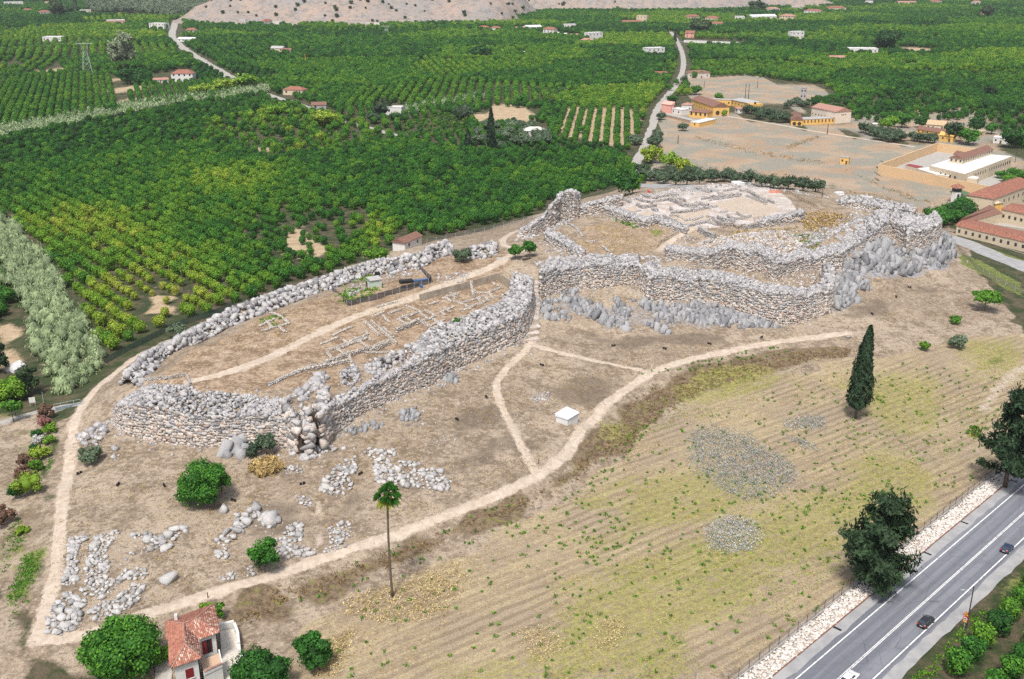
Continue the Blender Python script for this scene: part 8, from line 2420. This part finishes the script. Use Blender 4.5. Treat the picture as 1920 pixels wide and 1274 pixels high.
def wing(name, label, poly, ridge, h, hr, wall, roofm, wins=()):
    """wing from the picture outline of its roof eaves and ridge"""
    P_ = [at(*Cz(x, y), h) for x, y in poly]
    Rr = [at(*Cz(x, y), h + hr) for x, y in ridge]
    b0_ = Vector((P_[0].x, P_[0].y, 0))
    rt = thing(name, label, 'building', b0_)
    ss_ = sum(a.x * b.y - b.x * a.y for a, b in zip(P_, P_[1:] + P_[:1]))
    lp_ = [(p.x - b0_.x, p.y - b0_.y) for p in P_]
    c = sum((Vector(p) for p in lp_), Vector((0, 0))) / 4
    wl = [tuple(c + (Vector(p) - c) * .96) for p in lp_]
    MB().prism(wl if ss_ > 0 else wl[::-1], -.3, h).build('wall', [wall], rt)
    V = [(p.x - b0_.x, p.y - b0_.y, h) for p in P_] + [(p.x - b0_.x, p.y - b0_.y, h + hr) for p in Rr]
    MB().add(V, [(0, 1, 5, 4), (2, 3, 4, 5), (3, 0, 4), (1, 2, 5), (3, 2, 1, 0)]).build('roof', [roofm], rt)
    for (i, j, n, zb) in wins:
        a, b = Vector(wl[i]), Vector(wl[j]); dd = b - a; az_ = math.atan2(dd.y, dd.x)
        nn = Vector((dd.y, -dd.x)).normalized() * (.06 if ss_ > 0 else -.06)
        for k in range(n):
            q = a.lerp(b, (k + .5) / n) + nn
            MB().box((q.x, q.y, zb), (1.0, .1, 1.3), az_).build('window', [GLASS], rt)
wing('prison_lower_wing', 'dark brown roofed wing running back from the street corner', ((1180, 1160), (1420, 1120), (1660, 1050), (1530, 965)), ((1230, 1110), (1590, 1000)), 4.4, 1.6, CREAM, ROOF_BROWN)
wing('prison_street_wing', 'street-side prison wing with mottled red-brown roof', ((1165, 1180), (2100, 1400), (2100, 1290), (1280, 1105)), ((1215, 1140), (2100, 1340)), 4.2, 1.6, CREAM, ROOF_RED, ((0, 1, 12, 1.6),))
wing('prison_courtyard_block', 'cream courtyard block with red tiled roof at the right edge', ((1640, 1010), (2100, 1110), (2100, 1000), (1760, 945)), ((1720, 970), (2100, 1050)), 6.0, 1.6, CREAM, ROOF_RED, ((0, 1, 7, 2.6),))
yc = [at(*Cz(x, y), .15) for x, y in ((1400, 1150), (1640, 1060), (2050, 1180), (2050, 1300))]
tag(inst('courtyard_floor', npmesh('courtyard_floor', [p[:] for p in yc], [(0, 1, 2, 3)], CONC)), kind='structure')

# ---------------------------------------------------------------- houses scattered over the plain: picture box x0 x1 top bottom, roof, storeys, colours, label
PALE_HIP = flat('pale_hip_tiles', (.55, .52, .48), var=.1); PALE_RUIN = flat('pale_ruin', (.52, .46, .40), var=.15)
for k, (x0, x1, yt, yb, rf, stn, wm_, rm_, lb) in enumerate(HOUSES):
    wm_, rm_ = globals()[wm_], globals()[rm_]
    p0 = hit(x0, yb); mp = mpp(p0)
    wdt = (x1 - x0) * mp
    hh = max(2.6, rise((x0 + x1) / 2, yt, p0) * .93)
    dep = min(max(wdt * .55, 5), 16)
    hr = 0 if rf == 'flat' else min(hh * .36, 3.2)
    hw = min(hh - hr, 4.3 * stn + 1.0)
    sk = (0.0, .6, -.5, .3, -.3)[k % 5] * (yb - yt) / 12
    block('farm_house' if rf != 'flat' else 'flat_roofed_house', lb, (x0, yb + sk), (x1, yb - sk), dep, hw, rf, hr, wm_, rm_, max(2, min(5, int(wdt / 4.5))), stn, 'house', 'houses on the plain', win=(1.5, 1.6), side=False)

# walls, pylons and poles on the plain
tag(MB().box((*((hit(1282, 80) + hit(1384, 84)) / 2).xy, 0), ((hit(1384, 84) - hit(1282, 80)).xy.length, .5, 3.2), math.atan2(*((hit(1384, 84) - hit(1282, 80)).yx))).build('garden_wall', [WHITE]), 'long white garden wall beside the far dirt road', 'wall', kind='thing')
def pylon(label, px, py, top, w_):
    q = hit(px, py); h = rise(px, top, q)
    rt = thing('lattice_pylon', label, 'pylon', q, .3)
    m = MB(); r_ = .16
    wd = lambda z: w_ * (1 - .62 * min(1, z / (h * .62))) / 2
    cs4 = ((-1, -1), (1, -1), (1, 1), (-1, 1))
    zs = [0, h * .18, h * .34, h * .48, h * .62]
    for sx, sy in cs4: m.tube([(sx * wd(z), sy * wd(z), z) for z in zs], r_, 4)
    for z0_, z1_ in zip(zs, zs[1:]):
        for i in range(4):
            a, b = cs4[i], cs4[(i + 1) % 4]
            m.tube([(a[0] * wd(z0_), a[1] * wd(z0_), z0_), (b[0] * wd(z1_), b[1] * wd(z1_), z1_)], r_ * .6, 4)
            m.tube([(b[0] * wd(z0_), b[1] * wd(z0_), z0_), (a[0] * wd(z1_), a[1] * wd(z1_), z1_)], r_ * .6, 4)
    m.build('lattice_body', [STEEL], rt)
    m = MB(); wt = wd(h * .62)
    for sx in (-1, 1):
        m.tube([(sx * wt, 0, h * .62), (sx * w_ * .42, 0, h * .84), (sx * w_ * .5, 0, h)], [r_, r_, r_ * .4], 4)
        m.tube([(sx * wt * .2, 0, h * .62), (sx * w_ * .30, 0, h * .84)], r_ * .7, 4)
    m.build('horn', [STEEL], rt)
    MB().box((0, 0, h * .84), (w_ * 1.7, .5, .5)).build('crossarm', [STEEL], rt)
pylon('tall lattice power pylon with two horns at the upper left', 165, 138, 72, 9)
pylon('small far lattice pylon before the bare hill', 725, 70, 46, 8)
for k, (x_, y_, tp_, ar, lb) in enumerate([(345, 545, 470, 1.6, 'wooden pole in the orchard before the boulder line'), (277, 395, 365, 1.4, 'pole in the upper orchard'), (575, 318, 300, 1.2, 'pole in the dark orchard'), (672, 222, 189, 1.6, 'pole beside the field road'), (751, 245, 215, 1.2, 'pole right of the white flat-roofed house'), (1057, 225, 200, 1.2, 'pole in the striped orchard, left'), (1078, 248, 226, 1.2, 'pole in the striped orchard, right'), (1397, 186, 158, 1.5, 'left leg of the transformer pole pair'), (1403, 186, 158, 1.5, 'right leg of the transformer pole pair'), (1551, 252, 232, 1.2, 'pole on the white farm track'), (1271, 270, 254, .1, 'short pole in the dry field'), (1744, 412, 384, .1, 'white lamp pole on the side road'), (1541, 372, 348, .1, 'brown post behind the palace mound'), (1903, 305, 278, 1.2, 'dark pole outside the prison block'), (1320, 165, 153, 1, 'pole in the upper dry field'), (1420, 165, 152, 1, 'pole at the upper dry field edge'), (573, 121, 101, .4, 'orange crane-like post in the upper orchards')]):
    q = hit(x_, y_)
    pole(lb, q, rise(x_, tp_, q), .16 if y_ > 300 else .3, ar, mat=WHITE if 'white' in lb and 'lamp' in lb else YELLOW if 'orange' in lb else TIMBER)
# overhead wires across the orchard, sagging between far poles
for k, (a, b, za, zb_) in enumerate((((120, 552), (345, 470), 9, 9), ((345, 470), (640, 400), 9, 9), ((0, 418), (277, 365), 10, 10), ((277, 365), (575, 300), 10, 10))):
    A, B = at(*a, za), at(*b, zb_)
    rt = thing('overhead_wires', 'three thin wires sagging over the orchard, %s' % ('nearer span on the left', 'nearer span on the right', 'farther span on the left', 'farther span on the right')[k], 'wires', A)
    for o_ in (-.6, 0, .6):
        MB().tube([A.lerp(B, f) - A + Vector((0, o_, -4 * .9 * f * (1 - f))) for f in [q / 10 for q in range(11)]], .022, 3).build('wire', [TIMBER], rt)

# ---------------------------------------------------------------- air
t = bpy.data.materials.new('haze_air'); t.use_nodes = True
for n_ in list(t.node_tree.nodes): t.node_tree.nodes.remove(n_)
on = t.node_tree.nodes.new('ShaderNodeOutputMaterial'); pv = t.node_tree.nodes.new('ShaderNodeVolumePrincipled')
pv.inputs['Density'].default_value = HAZE_D
pv.inputs['Color'].default_value = (.86, .92, 1.0, 1)
pv.inputs['Anisotropy'].default_value = .3
t.node_tree.links.new(pv.outputs[0], on.inputs['Volume'])
hz_o = MB().box((0, 3500, -12), (9000, 8600, 232)).build('haze', [t]); tag(hz_o, 'thin pale haze over the plain', 'haze', kind='stuff')

# ---------------------------------------------------------------- labels: alike neighbours are told apart by their place
by = {}
for o in bpy.data.objects:
    if o.parent is None and o.get('label') and o.get('category') and o.get('kind') != 'stuff': by.setdefault(o['label'], []).append(o)
for lb, os_ in by.items():
    if 1 < len(os_) <= 70:
        def where(o):
            return float(CX + FPX * o.location.x / max(1, o.location.y * CS - (o.location.z - CAMH) * SN))
        os_.sort(key=where)
        n_ = len(os_)
        for k, o in enumerate(os_):
            o['label'] = lb + (', %s from left' % ORD[k] if k < (n_ + 1) // 2 or n_ < 3 else ', %s from right' % ORD[n_ - 1 - k])
